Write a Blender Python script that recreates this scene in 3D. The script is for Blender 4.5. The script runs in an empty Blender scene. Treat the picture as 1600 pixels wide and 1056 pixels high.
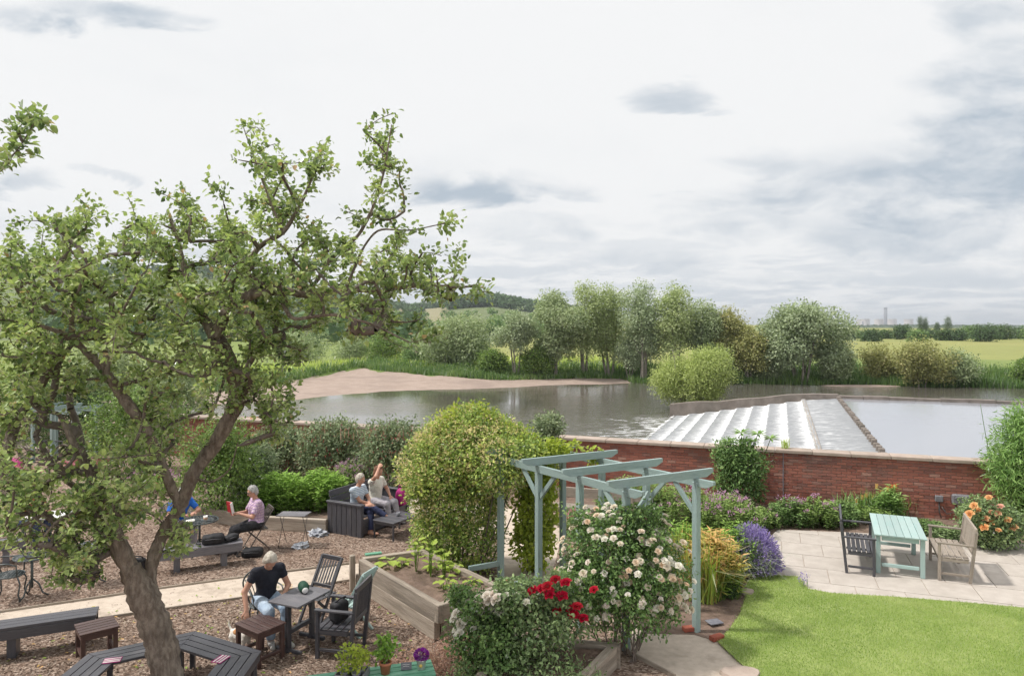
import bpy, bmesh, math, random
import numpy as np
from mathutils import Vector, Matrix, Euler

# ------------------------------------------------------------------ camera, sky, sun, exposure
SC = bpy.context.scene
COL = SC.collection
rng = np.random.default_rng(11)
random.seed(5)
R = math.radians
CAMZ, FPX, HOR = 4.6, 1100.0, 510.0        # eye height (m), focal length in pixels of a 1600 px wide frame, horizon row

cam = bpy.data.cameras.new('camera'); camo = bpy.data.objects.new('camera', cam); COL.objects.link(camo)
cam.sensor_width = 36; cam.lens = 36 * FPX / 1600
cam.shift_y = (HOR - 528) / 1600
cam.clip_start = 0.1; cam.clip_end = 40000
camo.location = (0, 0, CAMZ); camo.rotation_euler = (R(90), 0, 0)
SC.camera = camo
SC.render.engine = 'CYCLES'
SC.cycles.use_denoising = True
SC.cycles.use_adaptive_sampling = True; SC.cycles.adaptive_threshold = 0.03
SC.cycles.max_bounces = 8; SC.cycles.diffuse_bounces = 4; SC.cycles.glossy_bounces = 3
SC.cycles.transmission_bounces = 4; SC.cycles.volume_bounces = 0
SC.cycles.caustics_reflective = False; SC.cycles.caustics_refractive = False
SC.view_settings.view_transform = 'Standard'; SC.view_settings.look = 'None'
SC.view_settings.gamma = 1; SC.view_settings.use_curve_mapping = False
SC.view_settings.exposure = 0.45

SUN_EL, SUN_AZ = 57, -88                    # elevation; azimuth measured from +Y towards +X (sun stands on the left)
sund = Vector((math.sin(R(SUN_AZ)) * math.cos(R(SUN_EL)), math.cos(R(SUN_AZ)) * math.cos(R(SUN_EL)), math.sin(R(SUN_EL))))
sl = bpy.data.lights.new('sun', 'SUN'); sl.energy = 2.9; sl.angle = R(5); sl.color = (1.0, 0.95, 0.88)
so = bpy.data.objects.new('sun', sl); COL.objects.link(so)
so.rotation_euler = sund.to_track_quat('Z', 'Y').to_euler(); so.location = (-20, 0, 30)


class NT:
    """small node-graph helper"""
    def __init__(s, nt):
        s.nt = nt; nt.nodes.clear()

    def n(s, typ, *ins, out=0, **props):
        nd = s.nt.nodes.new(typ)
        for k, v in props.items():
            setattr(nd, k, v)
        for i, v in enumerate(ins):
            s.put(nd, i, v)
        return nd

    def put(s, nd, key, v):
        if v is None: return
        sock = nd.inputs[key]
        if isinstance(v, bpy.types.NodeSocket): s.nt.links.new(v, sock)
        elif isinstance(v, bpy.types.Node): s.nt.links.new(v.outputs[0], sock)
        else:
            if sock.type == 'RGBA' and len(v) == 3: v = (*v, 1)
            sock.default_value = v

    def m(s, op, a, b=0.0, c=None, clamp=False):
        nd = s.n('ShaderNodeMath', a, b, operation=op, use_clamp=clamp)
        if c is not None: s.put(nd, 2, c)
        return nd.outputs[0]

    def vm(s, op, a, b=(0, 0, 0)):
        return s.n('ShaderNodeVectorMath', a, b, operation=op).outputs[0]

    def mix(s, f, a, b, mode='MIX'):
        nd = s.n('ShaderNodeMix', data_type='RGBA', blend_type=mode)
        s.put(nd, 0, f); s.put(nd, 6, a); s.put(nd, 7, b)
        return nd.outputs[2]

    def noise(s, vec, scale, detail=3, rough=0.55, dist=0.0):
        nd = s.n('ShaderNodeTexNoise')
        s.put(nd, 'Vector', vec); s.put(nd, 'Scale', scale); s.put(nd, 'Detail', detail); s.put(nd, 'Roughness', rough); s.put(nd, 'Distortion', dist)
        return nd.outputs[0]

    def ramp(s, f, stops):
        nd = s.n('ShaderNodeValToRGB', f)
        e = nd.color_ramp.elements
        while len(e) > 1: e.remove(e[-1])
        for i, (p, c) in enumerate(stops):
            el = e[0] if i == 0 else e.new(p)
            el.position = p
            el.color = (*c, 1) if not isinstance(c, (int, float)) else (c, c, c, 1)
        return nd.outputs[0]

    def smooth(s, x, lo, hi):
        nd = s.n('ShaderNodeMapRange', interpolation_type='SMOOTHSTEP')
        s.put(nd, 0, x); s.put(nd, 1, lo); s.put(nd, 2, hi); s.put(nd, 3, 0.0); s.put(nd, 4, 1.0)
        return nd.outputs[0]


def build_world():
    w = bpy.data.worlds.new('World'); SC.world = w; w.use_nodes = True
    t = NT(w.node_tree)
    tc = t.n('ShaderNodeTexCoord').outputs['Generated']
    sky = t.n('ShaderNodeTexSky', sky_type='NISHITA', sun_disc=False)
    sky.sun_elevation = R(SUN_EL); sky.sun_rotation = R(SUN_AZ); sky.dust_density = 2.0
    sep = t.n('ShaderNodeSeparateXYZ', tc)
    x, y, z = sep.outputs
    # cloud layer: directions projected on a plane overhead, so that clouds flatten towards the horizon
    zz = t.m('ADD', t.m('MAXIMUM', z, 0.0), 0.10)
    cx = t.m('DIVIDE', x, zz); cy = t.m('DIVIDE', y, zz)
    p = t.n('ShaderNodeCombineXYZ', cx, cy, 0.0).outputs[0]
    n1 = t.noise(t.vm('ADD', p, (3.1, 1.7, 0)), 0.62, 5, 0.55, 0.4)
    n2 = t.noise(t.vm('ADD', p, (8.3, 4.2, 2)), 2.1, 4, 0.6, 0.3)
    # cloud banks at their bearings: u = x/y, v = z/y
    yy = t.m('MAXIMUM', y, 0.08)
    u = t.m('DIVIDE', x, yy); v = t.m('DIVIDE', z, yy)
    qv = t.n('ShaderNodeCombineXYZ', t.m('MULTIPLY', u, 2.6), t.m('MULTIPLY', v, 6.5), 0.0).outputs[0]
    n3 = t.noise(t.vm('ADD', qv, (1.3, 9.2, 5)), 1.3, 5, 0.55, 0.3)
    n4 = t.noise(t.vm('ADD', qv, (5.3, 2.2, 9)), 2.0, 6, 0.58, 0.4)
    u = t.m('ADD', u, t.m('MULTIPLY', t.m('SUBTRACT', n3, 0.5), 0.34)); v = t.m('ADD', v, t.m('MULTIPLY', t.m('SUBTRACT', n4, 0.5), 0.13))
    wob = t.m('MULTIPLY', t.m('SUBTRACT', n4, 0.5), 1.6)
    tot = None
    for (pu, pv, ru, rv, amp) in [(1500, 300, 330, 75, .75), (1560, 180, 140, 110, .7), (1215, 350, 110, 26, .5), (1400, 370, 230, 30, .5), (770, 300, 150, 26, .85),
                                  (855, 362, 110, 24, .55), (125, 28, 150, 32, 1.0), (1042, 146, 75, 26, .5), (1590, 40, 90, 70, .5), (45, 285, 70, 18, .6),
                                  (1160, 265, 110, 26, .45), (1000, 400, 130, 14, .45), (180, 278, 50, 8, .4), (840, 434, 90, 8, .5), (1480, 430, 260, 16, .4), (1100, 440, 200, 9, .35)]:
        du = t.m('MULTIPLY', t.m('SUBTRACT', u, (pu - 800) / 1100), 1100 / ru)
        dv = t.m('MULTIPLY', t.m('SUBTRACT', v, (510 - pv) / 1100), 1100 / rv)
        rr = t.m('ADD', t.m('MULTIPLY', du, du), t.m('MULTIPLY', dv, dv))
        rr = t.m('ADD', rr, t.m('MULTIPLY', wob, -2.2))
        e = t.m('MULTIPLY', t.m('SUBTRACT', 1.0, t.smooth(rr, -0.35, 1.75)), min(1.0, amp * 1.25))
        tot = e if tot is None else t.m('MAXIMUM', tot, e)
    tot = t.m('MULTIPLY', tot, t.m('ADD', 0.25, t.m('ADD', t.m('MULTIPLY', t.smooth(n4, 0.30, 0.62), 0.5), t.m('MULTIPLY', t.smooth(t.noise(t.vm('ADD', qv, (2, 7, 1)), 4.5, 5, 0.6, 0.3), 0.32, 0.62), 0.45))))
    base = t.m('MULTIPLY', t.smooth(n1, 0.52, 0.72), 0.12)
    low = t.m('MULTIPLY', t.m('SUBTRACT', 1.0, t.smooth(v, 0.0, 0.22)), t.m('MULTIPLY', t.smooth(n2, 0.40, 0.62), 0.62))
    dark = t.m('MINIMUM', t.m('MAXIMUM', t.m('MAXIMUM', tot, base), low), 1.0)
    white = (6.75, 6.8, 6.85); grey = (3.5, 4.05, 4.65)
    cloud = t.mix(dark, white, grey)
    cover = t.m('SUBTRACT', 1.0, t.m('MULTIPLY', t.smooth(n1, 0.66, 0.8), 0.25))
    colr = t.mix(cover, sky.outputs[0], cloud)
    bg = t.n('ShaderNodeBackground', colr, 0.10)
    out = t.n('ShaderNodeOutputWorld', bg)


build_world()

# ------------------------------------------------------------------ helpers: placing


def G(px, py, z=0.0):
    """ground point (at height z) seen along the sight line of the survey photo"""
    d = FPX * (CAMZ - z) / (py - HOR)
    return Vector(((px - 800) / FPX * d, d, z))


def AT(px, py, d):
    return Vector(((px - 800) / FPX * d, d, CAMZ - (py - HOR) * d / FPX))


# ------------------------------------------------------------------ helpers: materials
MATS = {}


def newmat(name):
    m = bpy.data.materials.new(name); m.use_nodes = True
    MATS[name] = m
    return m, NT(m.node_tree)


def finish(t, shader, disp=None):
    out = t.n('ShaderNodeOutputMaterial', shader)
    return out


def principled(t, col, rough=0.6, normal=None, spec=0.4, **kw):
    b = t.n('ShaderNodeBsdfPrincipled')
    t.put(b, 'Base Color', col); t.put(b, 'Roughness', rough); t.put(b, 'Specular IOR Level', spec)
    if normal is not None: t.put(b, 'Normal', normal)
    for k, v in kw.items(): t.put(b, k.replace('_', ' '), v)
    return b


def surf(name, c1, c2, scale=6, rough=0.7, bump=0.15, bscale=None, stretch=(1, 1, 1), world=False, vary=0.12, c3=None, spec=0.3, dist=0.01):
    """two- or three-tone material with noise, fine relief and a slight difference from object to object"""
    m, t = newmat(name)
    oi = t.n('ShaderNodeObjectInfo')
    if world: vec = t.n('ShaderNodeNewGeometry').outputs['Position']
    else:
        tc = t.n('ShaderNodeTexCoord').outputs['Object']
        vec = t.vm('ADD', tc, t.vm('SCALE', (1, 1, 1)))
        off = t.n('ShaderNodeCombineXYZ', t.m('MULTIPLY', oi.outputs['Random'], 37.0), t.m('MULTIPLY', oi.outputs['Random'], 91.0), 0.0)
        vec = t.vm('ADD', tc, off.outputs[0])
    vec = t.vm('MULTIPLY', vec, stretch)
    n1 = t.noise(vec, scale, 5, 0.6)
    col = t.mix(t.smooth(n1, 0.3, 0.7), c1, c2)
    if c3 is not None:
        n3 = t.noise(vec, scale * 0.23, 3, 0.6)
        col = t.mix(t.m('MULTIPLY', t.smooth(n3, 0.5, 0.72), 0.8), col, c3)
    if vary and not world:
        f = t.m('ADD', t.m('MULTIPLY', oi.outputs['Random'], 2 * vary), 1 - vary)
        col = t.mix(1.0, col, t.n('ShaderNodeCombineXYZ', f, f, f).outputs[0], 'MULTIPLY')
    nb = t.noise(vec, bscale or scale * 3, 4, 0.6)
    bp = t.n('ShaderNodeBump'); t.put(bp, 'Strength', bump); t.put(bp, 'Distance', dist); t.put(bp, 'Height', nb)
    rn = t.m('ADD', t.m('MULTIPLY', n1, 0.25), rough - 0.12)
    finish(t, principled(t, col, rn, bp.outputs[0], spec))
    return m


LEAF_GAIN = 2.2


def leafmat(name, cols, trans=0.3, rough=0.5, spec=0.25):
    """foliage: colour picked per leaf from the attribute rnd, part of the light passes through"""
    m, t = newmat(name)
    at = t.n('ShaderNodeAttribute', attribute_name='rnd')
    oi = t.n('ShaderNodeObjectInfo')
    f = t.m('FRACT', t.m('ADD', at.outputs['Fac'], t.m('MULTIPLY', oi.outputs['Random'], 0.9999)))
    f = t.m('ADD', at.outputs['Fac'], 0.0) if not name.endswith('_single') else oi.outputs['Random']
    k = len(cols)
    col = t.ramp(f, [(i / max(1, k - 1), c) for i, c in enumerate(cols)])
    pet = name.startswith(('petal', 'blossom', 'poker', 'grass', 'strand'))
    col = t.mix(1.0, col, ((1.1 if pet else LEAF_GAIN),) * 3, 'MULTIPLY')
    df = t.n('ShaderNodeBsdfDiffuse', col)
    gl = t.n('ShaderNodeBsdfGlossy'); t.put(gl, 'Color', (.8, .8, .8)); t.put(gl, 'Roughness', rough)
    fr = t.n('ShaderNodeFresnel'); t.put(fr, 'IOR', 1.33)
    b = t.n('ShaderNodeMixShader', t.m('MULTIPLY', fr.outputs[0], spec * 2.4), df.outputs[0], gl.outputs[0])
    tr = t.n('ShaderNodeBsdfTranslucent', t.mix(1.0, col, (1, 1, 1) if pet else (1.06, 1.1, 0.75), 'MULTIPLY'))
    ms = t.n('ShaderNodeMixShader', trans, b.outputs[0], tr.outputs[0])
    finish(t, ms)
    return m


WD = (3, 26, 26)   # wood grain runs along local x
surf('charcoal_paint', (.055, .055, .066), (.078, .077, .088), 3, 0.42, 0.12, 8, WD, c3=(.10, .095, .10), spec=0.5)
surf('brown_stain', (.060, .034, .030), (.095, .052, .045), 3, 0.4, 0.15, 8, WD, c3=(.13, .09, .08), spec=0.5)
surf('grey_paint', (.13, .125, .14), (.17, .165, .18), 3, 0.5, 0.12, 8, WD, c3=(.2, .19, .2), spec=0.4)
surf('weathered_wood', (.27, .23, .19), (.37, .32, .27), 3, 0.75, 0.3, 8, WD, c3=(.22, .2, .18))
surf('sleeper_wood', (.28, .235, .19), (.42, .36, .30), 2.2, 0.85, 0.5, 6, (1.2, 14, 14), c3=(.20, .17, .14), vary=.16, dist=.02)
surf('sage_paint', (.25, .335, .325), (.30, .385, .375), 3, 0.5, 0.15, 8, WD, c3=(.21, .275, .262))
surf('mint_paint', (.34, .455, .435), (.385, .50, .48), 3, 0.45, 0.1, 8, WD, c3=(.30, .46, .44))
surf('green_paint', (.10, .30, .19), (.16, .40, .27), 3, 0.5, 0.15, 8, WD, c3=(.22, .4, .3))
surf('bark', (.15, .115, .09), (.34, .285, .235), 16, 0.9, 1.0, 34, (1, 1, .4), world=True, c3=(.085, .068, .058), dist=.04)
surf('thin_bark', (.13, .105, .09), (.20, .165, .14), 14, 0.85, 0.4, 40, world=True)
surf('pale_bark', (.22, .2, .17), (.32, .29, .25), 3, 0.9, 0.4, 9, world=True)
surf('iron', (.04, .055, .058), (.07, .085, .088), 9, 0.45, 0.1, 40, spec=.6)
surf('wire', (.07, .06, .055), (.12, .1, .09), 9, 0.5, 0.1, 40, spec=.5)
surf('black_cloth', (.018, .018, .02), (.035, .035, .04), 16, 0.7, 0.3, 60)
surf('soil', (.15, .105, .08), (.24, .17, .135), 7, 0.95, 0.8, 22, world=True, c3=(.10, .07, .055), dist=.03)
surf('concrete', (.30, .27, .24), (.42, .385, .35), 1.2, 0.9, 0.4, 6, world=True, c3=(.2, .19, .165), dist=.03)
surf('weir_stone', (.17, .145, .125), (.26, .225, .20), 1.2, 0.9, 0.5, 6, world=True, c3=(.12, .11, .09), dist=.03)
surf('stone_coping', (.37, .295, .25), (.45, .37, .315), 5, 0.85, 0.3, 30, c3=(.30, .26, .215), vary=.1)
surf('mortar', (.26, .20, .175), (.36, .28, .245), 12, 0.95, 0.4, 40, world=True)
surf('gravel_path', (.49, .41, .335), (.58, .495, .415), 9, 0.95, 0.5, 55, world=True, c3=(.35, .285, .23))
surf('paving', (.43, .385, .345), (.50, .455, .41), 4, 0.85, 0.2, 40, c3=(.39, .35, .31), vary=.025)
surf('beach_sand', (.31, .24, .20), (.38, .30, .255), .7, 0.95, 0.6, 5, world=True, c3=(.27, .21, .18), dist=.05)
surf('terracotta', (.42, .16, .09), (.52, .22, .13), 12, 0.75, 0.1, 50)
surf('white_glaze', (.72, .71, .70), (.80, .79, .78), 12, 0.3, 0.03, 50, spec=.5)
surf('plastic_grey', (.19, .19, .21), (.24, .24, .26), 12, 0.45, 0.05, 50)
surf('brick_red', (.30, .075, .05), (.40, .13, .085), 9, 0.85, 0.3, 60, c3=(.2, .06, .05))
surf('paper_sleeve', (.55, .36, .24), (.6, .4, .28), 12, .8, .05, 60)
surf('red_cover', (.55, .03, .04), (.62, .05, .06), 12, .45, .03, 60)
surf('paper', (.75, .73, .68), (.8, .78, .74), 12, .8, .03, 60)
surf('slate', (.16, .16, .19), (.24, .24, .27), 9, .7, .2, 40)
surf('magenta_cloth', (.36, .02, .16), (.45, .04, .22), 12, .7, .2, 60)
surf('pink_cloth', (.6, .10, .28), (.7, .16, .36), 12, .7, .2, 60)
surf('dark_green_cloth', (.012, .05, .03), (.02, .08, .05), 12, .6, .2, 60)
surf('clear_plastic', (.35, .37, .42), (.5, .52, .56), 9, .3, .3, 30, spec=.6)
surf('tower_concrete', (.62, .55, .53), (.70, .62, .60), .02, .95, 0.0, 1, world=True)
surf('skin', (.50, .27, .19), (.56, .31, .22), 14, .55, .05, 80, vary=0, spec=.35)
surf('eye_white', (.7, .68, .66), (.75, .73, .7), 14, .3, 0, 80)
surf('shoe_dark', (.05, .045, .05), (.08, .07, .07), 14, .6, .1, 80)
surf('shoe_pale', (.55, .53, .5), (.62, .6, .57), 14, .6, .1, 80)
surf('hair_grey', (.36, .35, .34), (.55, .54, .53), 30, .6, .5, 120, (1, 1, .3), vary=0)
surf('hair_blonde', (.50, .45, .38), (.66, .61, .54), 30, .6, .5, 120, (1, 1, .3), vary=0)
surf('hair_brown', (.17, .085, .05), (.26, .14, .09), 30, .6, .5, 120, (1, 1, .3), vary=0)
surf('navy_cloth', (.028, .035, .085), (.04, .05, .11), 9, .8, .8, 13, vary=0, dist=.05)
surf('jeans_pale', (.30, .40, .54), (.40, .50, .63), 9, .85, .8, 13, vary=0, c3=(.48, .57, .68), dist=.05)
surf('jeans_dark', (.06, .08, .16), (.09, .12, .21), 9, .85, .8, 13, vary=0, dist=.05)
surf('trouser_black', (.022, .022, .026), (.035, .035, .04), 9, .85, .8, 13, vary=0, dist=.05)
surf('trouser_grey', (.34, .32, .36), (.42, .40, .43), 9, .85, .8, 13, vary=0, dist=.05)
surf('tee_black', (.016, .018, .028), (.028, .03, .042), 9, .85, .8, 13, vary=0, dist=.05)
surf('shirt_blue', (.02, .12, .50), (.03, .17, .60), 9, .8, .8, 13, vary=0, dist=.05)
surf('shirt_cream', (.66, .63, .55), (.72, .69, .61), 9, .8, .8, 13, vary=0, dist=.05)
surf('shirt_red', (.5, .04, .07), (.6, .07, .10), 9, .8, .8, 13, vary=0, dist=.05)
surf('dog_white', (.72, .68, .62), (.78, .74, .68), 9, .85, .5, 60, vary=0, c3=(.50, .25, .10))


def pattern_mats():
    # striped jersey
    m, t = newmat('jersey_stripe')
    tc = t.n('ShaderNodeTexCoord').outputs['Object']; z = t.n('ShaderNodeSeparateXYZ', tc).outputs[2]
    s = t.m('SINE', t.m('MULTIPLY', z, 2 * math.pi / 0.034))
    finish(t, principled(t, t.mix(t.smooth(s, -.1, .3), (.62, .66, .70), (.26, .36, .48)), .85, None, .2))
    # checked shirt
    m, t = newmat('shirt_check')
    tc = t.n('ShaderNodeTexCoord').outputs['Object']; q = t.n('ShaderNodeSeparateXYZ', tc)
    a = t.smooth(t.m('SINE', t.m('MULTIPLY', t.m('ADD', q.outputs[0], q.outputs[1]), 2 * math.pi / 0.05)), .35, .6)
    b = t.smooth(t.m('SINE', t.m('MULTIPLY', q.outputs[2], 2 * math.pi / 0.055)), .35, .6)
    c = t.mix(t.m('MULTIPLY', a, .8), (.62, .48, .56), (.34, .20, .36)); c = t.mix(t.m('MULTIPLY', b, .7), c, (.34, .22, .42))
    finish(t, principled(t, c, .85, None, .2))
    # brick: colour from attribute and from object
    m, t = newmat('brick')
    at = t.n('ShaderNodeAttribute', attribute_name='rnd').outputs['Fac']
    oi = t.n('ShaderNodeObjectInfo').outputs['Random']
    pos = t.n('ShaderNodeNewGeometry').outputs['Position']
    f = t.m('FRACT', t.m('ADD', at, t.m('MULTIPLY', oi, 7.31)))
    c = t.ramp(f, [(0, (.25, .10, .078)), (.25, (.33, .133, .098)), (.5, (.39, .162, .12)), (.75, (.31, .13, .10)), (.9, (.235, .118, .098)), (1, (.44, .245, .195))])
    st = t.noise(t.vm('MULTIPLY', pos, (1, 1, .6)), .9, 5, .6)
    c = t.mix(t.m('MULTIPLY', t.smooth(st, .52, .72), .65), c, (.17, .115, .10))
    ef = t.noise(t.vm('MULTIPLY', pos, (1, 1, 1.4)), 1.7, 5, .7)
    c = t.mix(t.m('MULTIPLY', t.smooth(ef, .62, .76), .45), c, (.48, .36, .32))
    nb = t.noise(pos, 60, 4, .6)
    bp = t.n('ShaderNodeBump'); t.put(bp, 'Strength', .3); t.put(bp, 'Distance', .01); t.put(bp, 'Height', nb)
    finish(t, principled(t, c, .88, bp.outputs[0], .2))
    # chipped bark mulch ground
    m, t = newmat('mulch')
    pos = t.n('ShaderNodeNewGeometry').outputs['Position']
    v = t.n('ShaderNodeTexVoronoi'); t.put(v, 'Vector', t.vm('MULTIPLY', pos, (1, 1.6, 1))); t.put(v, 'Scale', 26)
    c = t.ramp(t.n('ShaderNodeSeparateColor', v.outputs['Color']).outputs[0], [(0, (.115, .075, .055)), (.4, (.22, .155, .12)), (.75, (.33, .25, .20)), (1, (.47, .38, .315))])
    b1 = t.noise(pos, .8, 4, .6); c = t.mix(t.m('MULTIPLY', t.smooth(b1, .45, .75), .55), c, (.20, .13, .095))
    b2 = t.noise(pos, 2.3, 4, .6); c = t.mix(t.m('MULTIPLY', t.smooth(b2, .55, .8), .5), c, (.45, .33, .26))
    bp = t.n('ShaderNodeBump'); t.put(bp, 'Strength', .7); t.put(bp, 'Distance', .02); t.put(bp, 'Height', v.outputs['Distance'])
    finish(t, principled(t, c, .95, bp.outputs[0], .15))
    m, t = newmat('chip')
    at = t.n('ShaderNodeAttribute', attribute_name='rnd').outputs['Fac']
    c = t.ramp(at, [(0, (.115, .075, .055)), (.35, (.24, .17, .13)), (.75, (.35, .265, .21)), (1, (.48, .39, .325))])
    finish(t, principled(t, c, .9, None, .2))
    # lawn soil under blades
    m, t = newmat('turf')
    pos = t.n('ShaderNodeNewGeometry').outputs['Position']
    n = t.noise(pos, 1.3, 5, .6)
    c = t.mix(t.smooth(n, .35, .65), (.22, .29, .08), (.31, .37, .13))
    n = t.noise(pos, 60, 3, .6)
    bp = t.n('ShaderNodeBump'); t.put(bp, 'Strength', .6); t.put(bp, 'Distance', .02); t.put(bp, 'Height', n)
    finish(t, principled(t, c, .95, bp.outputs[0], .1))
    # terrain: zone colour in attribute col, broken by noise
    m, t = newmat('terrain')
    at = t.n('ShaderNodeAttribute', attribute_name='col').outputs['Color']
    pos = t.n('ShaderNodeNewGeometry').outputs['Position']
    n = t.noise(pos, .06, 6, .65); n2 = t.noise(t.vm('MULTIPLY', pos, (1, .25, 1)), .6, 5, .65)
    f = t.m('ADD', .62, t.m('ADD', t.m('MULTIPLY', n, .38), t.m('MULTIPLY', n2, .38)))
    c = t.mix(1.0, at, t.n('ShaderNodeCombineXYZ', f, f, f).outputs[0], 'MULTIPLY')
    finish(t, principled(t, c, .95, None, .1))
    # fruit-tree bark etc. done; water
    m, t = newmat('river_water')
    pos = t.n('ShaderNodeNewGeometry').outputs['Position']
    w1 = t.noise(t.vm('MULTIPLY', pos, (.45, 1.5, 1)), .55, 5, .6, .8)
    w2 = t.noise(t.vm('MULTIPLY', pos, (.7, 1.5, 1)), 3.0, 3, .6)
    calm = t.noise(pos, .035, 3, .5)
    hgt = t.m('ADD', t.m('MULTIPLY', w1, 1.0), t.m('MULTIPLY', w2, .25))
    q = t.n('ShaderNodeSeparateXYZ', pos)
    # distance below the foot of the weir
    s = t.m('ADD', t.m('MULTIPLY', t.m('SUBTRACT', q.outputs[0], 29.2), -.934), t.m('MULTIPLY', t.m('SUBTRACT', q.outputs[1], 62.9), .357))
    near = t.m('SUBTRACT', 1.0, t.smooth(s, 14.0, 34.0))
    bp = t.n('ShaderNodeBump'); t.put(bp, 'Strength', t.m('ADD', t.m('MULTIPLY', near, .35), t.m('MULTIPLY', t.smooth(calm, .36, .56), .22))); t.put(bp, 'Distance', .25); t.put(bp, 'Height', hgt)
    fo = t.noise(t.vm('MULTIPLY', pos, (.5, 1.1, 1)), 1.6, 6, .75, .6)
    foam = t.smooth(t.m('ADD', fo, t.m('MULTIPLY', t.m('SUBTRACT', 1.0, t.smooth(s, 13.0, 24.0)), .20)), .62, .80)
    foam = t.m('MULTIPLY', foam, t.m('SUBTRACT', 1.0, t.smooth(s, 22.0, 36.0)))
    al = t.m('ADD', t.m('MULTIPLY', t.m('SUBTRACT', q.outputs[0], 29.2), -.357), t.m('MULTIPLY', t.m('SUBTRACT', q.outputs[1], 62.9), -.934))
    foam = t.m('MULTIPLY', foam, t.smooth(al, -2.0, 6.0))
    c = t.mix(foam, (.11, .10, .085), (.66, .67, .68))
    b = principled(t, c, t.m('ADD', .05, t.m('MULTIPLY', foam, .6)), bp.outputs[0], .5, IOR=1.55)
    finish(t, b)
    m, t = newmat('pond_water')
    pos = t.n('ShaderNodeNewGeometry').outputs['Position']
    w1 = t.noise(t.vm('MULTIPLY', pos, (1, 1, 1)), 1.6, 4, .6)
    bp = t.n('ShaderNodeBump'); t.put(bp, 'Strength', .05); t.put(bp, 'Distance', .1); t.put(bp, 'Height', w1)
    finish(t, principled(t, (.34, .35, .385), .12, bp.outputs[0], .5, IOR=1.5))
    m, t = newmat('cascade')
    at = t.n('ShaderNodeAttribute', attribute_name='foam').outputs['Fac']
    pos = t.n('ShaderNodeNewGeometry').outputs['Position']
    q = t.n('ShaderNodeSeparateXYZ', pos)
    al = t.m('ADD', t.m('MULTIPLY', q.outputs[0], -.357), t.m('MULTIPLY', q.outputs[1], -.934))
    dn = t.m('ADD', t.m('MULTIPLY', q.outputs[0], -.934), t.m('MULTIPLY', q.outputs[1], .357))
    p2 = t.n('ShaderNodeCombineXYZ', t.m('MULTIPLY', al, 9.0), t.m('MULTIPLY', dn, .9), 0.0).outputs[0]
    n = t.noise(p2, 1.5, 5, .7, .3)
    f = t.m('MINIMUM', 1.0, t.smooth(t.m('ADD', t.m('MULTIPLY', n, 1.0), t.m('MULTIPLY', at, .7)), .66, 1.2))
    c = t.mix(f, (.26, .27, .285), (.78, .79, .80))
    bp = t.n('ShaderNodeBump'); t.put(bp, 'Strength', .3); t.put(bp, 'Distance', .03); t.put(bp, 'Height', n)
    finish(t, principled(t, c, t.m('ADD', .42, t.m('MULTIPLY', f, .4)), bp.outputs[0], .25))


pattern_mats()
# foliage palettes
leafmat('leaf_apple', [(.042, .066, .03), (.075, .11, .043), (.115, .158, .058), (.165, .215, .078), (.24, .29, .11), (.17, .19, .09), (.26, .17, .10)], .38, .42, .35)
leafmat('leaf_apple_single', [(.065, .10, .04), (.10, .145, .052), (.145, .195, .072), (.195, .255, .095)], .38, .42, .35)
leafmat('leaf_honeysuckle', [(.06, .095, .028), (.10, .15, .04), (.16, .21, .055), (.24, .285, .075), (.33, .36, .10)], .3, .45, .3)
leafmat('blossom_honey', [(.74, .62, .28), (.80, .70, .38), (.64, .58, .22), (.80, .64, .44)], .3, .6, .2)
leafmat('leaf_hop', [(.12, .16, .025), (.18, .22, .035), (.24, .275, .05), (.155, .19, .035)], .4, .5, .2)
leafmat('leaf_rose', [(.035, .065, .02), (.06, .105, .035), (.095, .15, .05), (.13, .19, .065)], .28, .45, .3)
leafmat('leaf_rose_dark', [(.06, .095, .045), (.095, .135, .06), (.135, .185, .082), (.19, .245, .11)], .25, .4, .35)
leafmat('leaf_fuchsia', [(.065, .09, .05), (.10, .13, .072), (.145, .175, .10), (.20, .23, .14)], .25, .55, .2)
leafmat('blossom_fuchsia', [(.50, .09, .10), (.42, .06, .09), (.58, .18, .16)], .25, .55, .2)
leafmat('leaf_phlox', [(.06, .11, .02), (.095, .165, .03), (.14, .225, .045), (.19, .29, .065)], .35, .5, .25)
leafmat('leaf_mid', [(.045, .075, .022), (.08, .125, .035), (.12, .175, .05), (.17, .22, .07)], .3, .5, .25)
leafmat('leaf_dark', [(.02, .035, .015), (.035, .06, .022), (.055, .09, .032), (.085, .125, .045)], .25, .45, .3)
leafmat('leaf_willow', [(.10, .13, .072), (.15, .185, .10), (.205, .24, .14), (.26, .29, .185)], .3, .6, .2)
leafmat('leaf_silver', [(.11, .14, .085), (.16, .195, .12), (.22, .255, .165), (.29, .32, .22)], .3, .6, .2)
leafmat('leaf_poplar', [(.12, .15, .07), (.175, .21, .10), (.23, .265, .135), (.29, .32, .18)], .32, .6, .2)
leafmat('leaf_yellowgreen', [(.13, .16, .055), (.18, .215, .075), (.235, .27, .105), (.29, .32, .14)], .35, .55, .2)
leafmat('leaf_olive', [(.11, .12, .05), (.165, .17, .07), (.215, .215, .095), (.26, .22, .12)], .3, .6, .2)
leafmat('leaf_far', [(.05, .085, .035), (.075, .12, .045), (.105, .155, .06), (.14, .19, .075)], .25, .6, .15)
leafmat('leaf_wood', [(.035, .06, .03), (.05, .08, .038), (.065, .10, .045)], .2, .7, .1)
leafmat('leaf_bamboo', [(.06, .115, .03), (.10, .17, .05), (.15, .23, .075), (.21, .29, .11)], .35, .45, .3)
leafmat('leaf_strap', [(.09, .15, .03), (.15, .22, .045), (.24, .24, .07), (.34, .22, .09), (.38, .24, .12)], .35, .5, .25)
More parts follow.
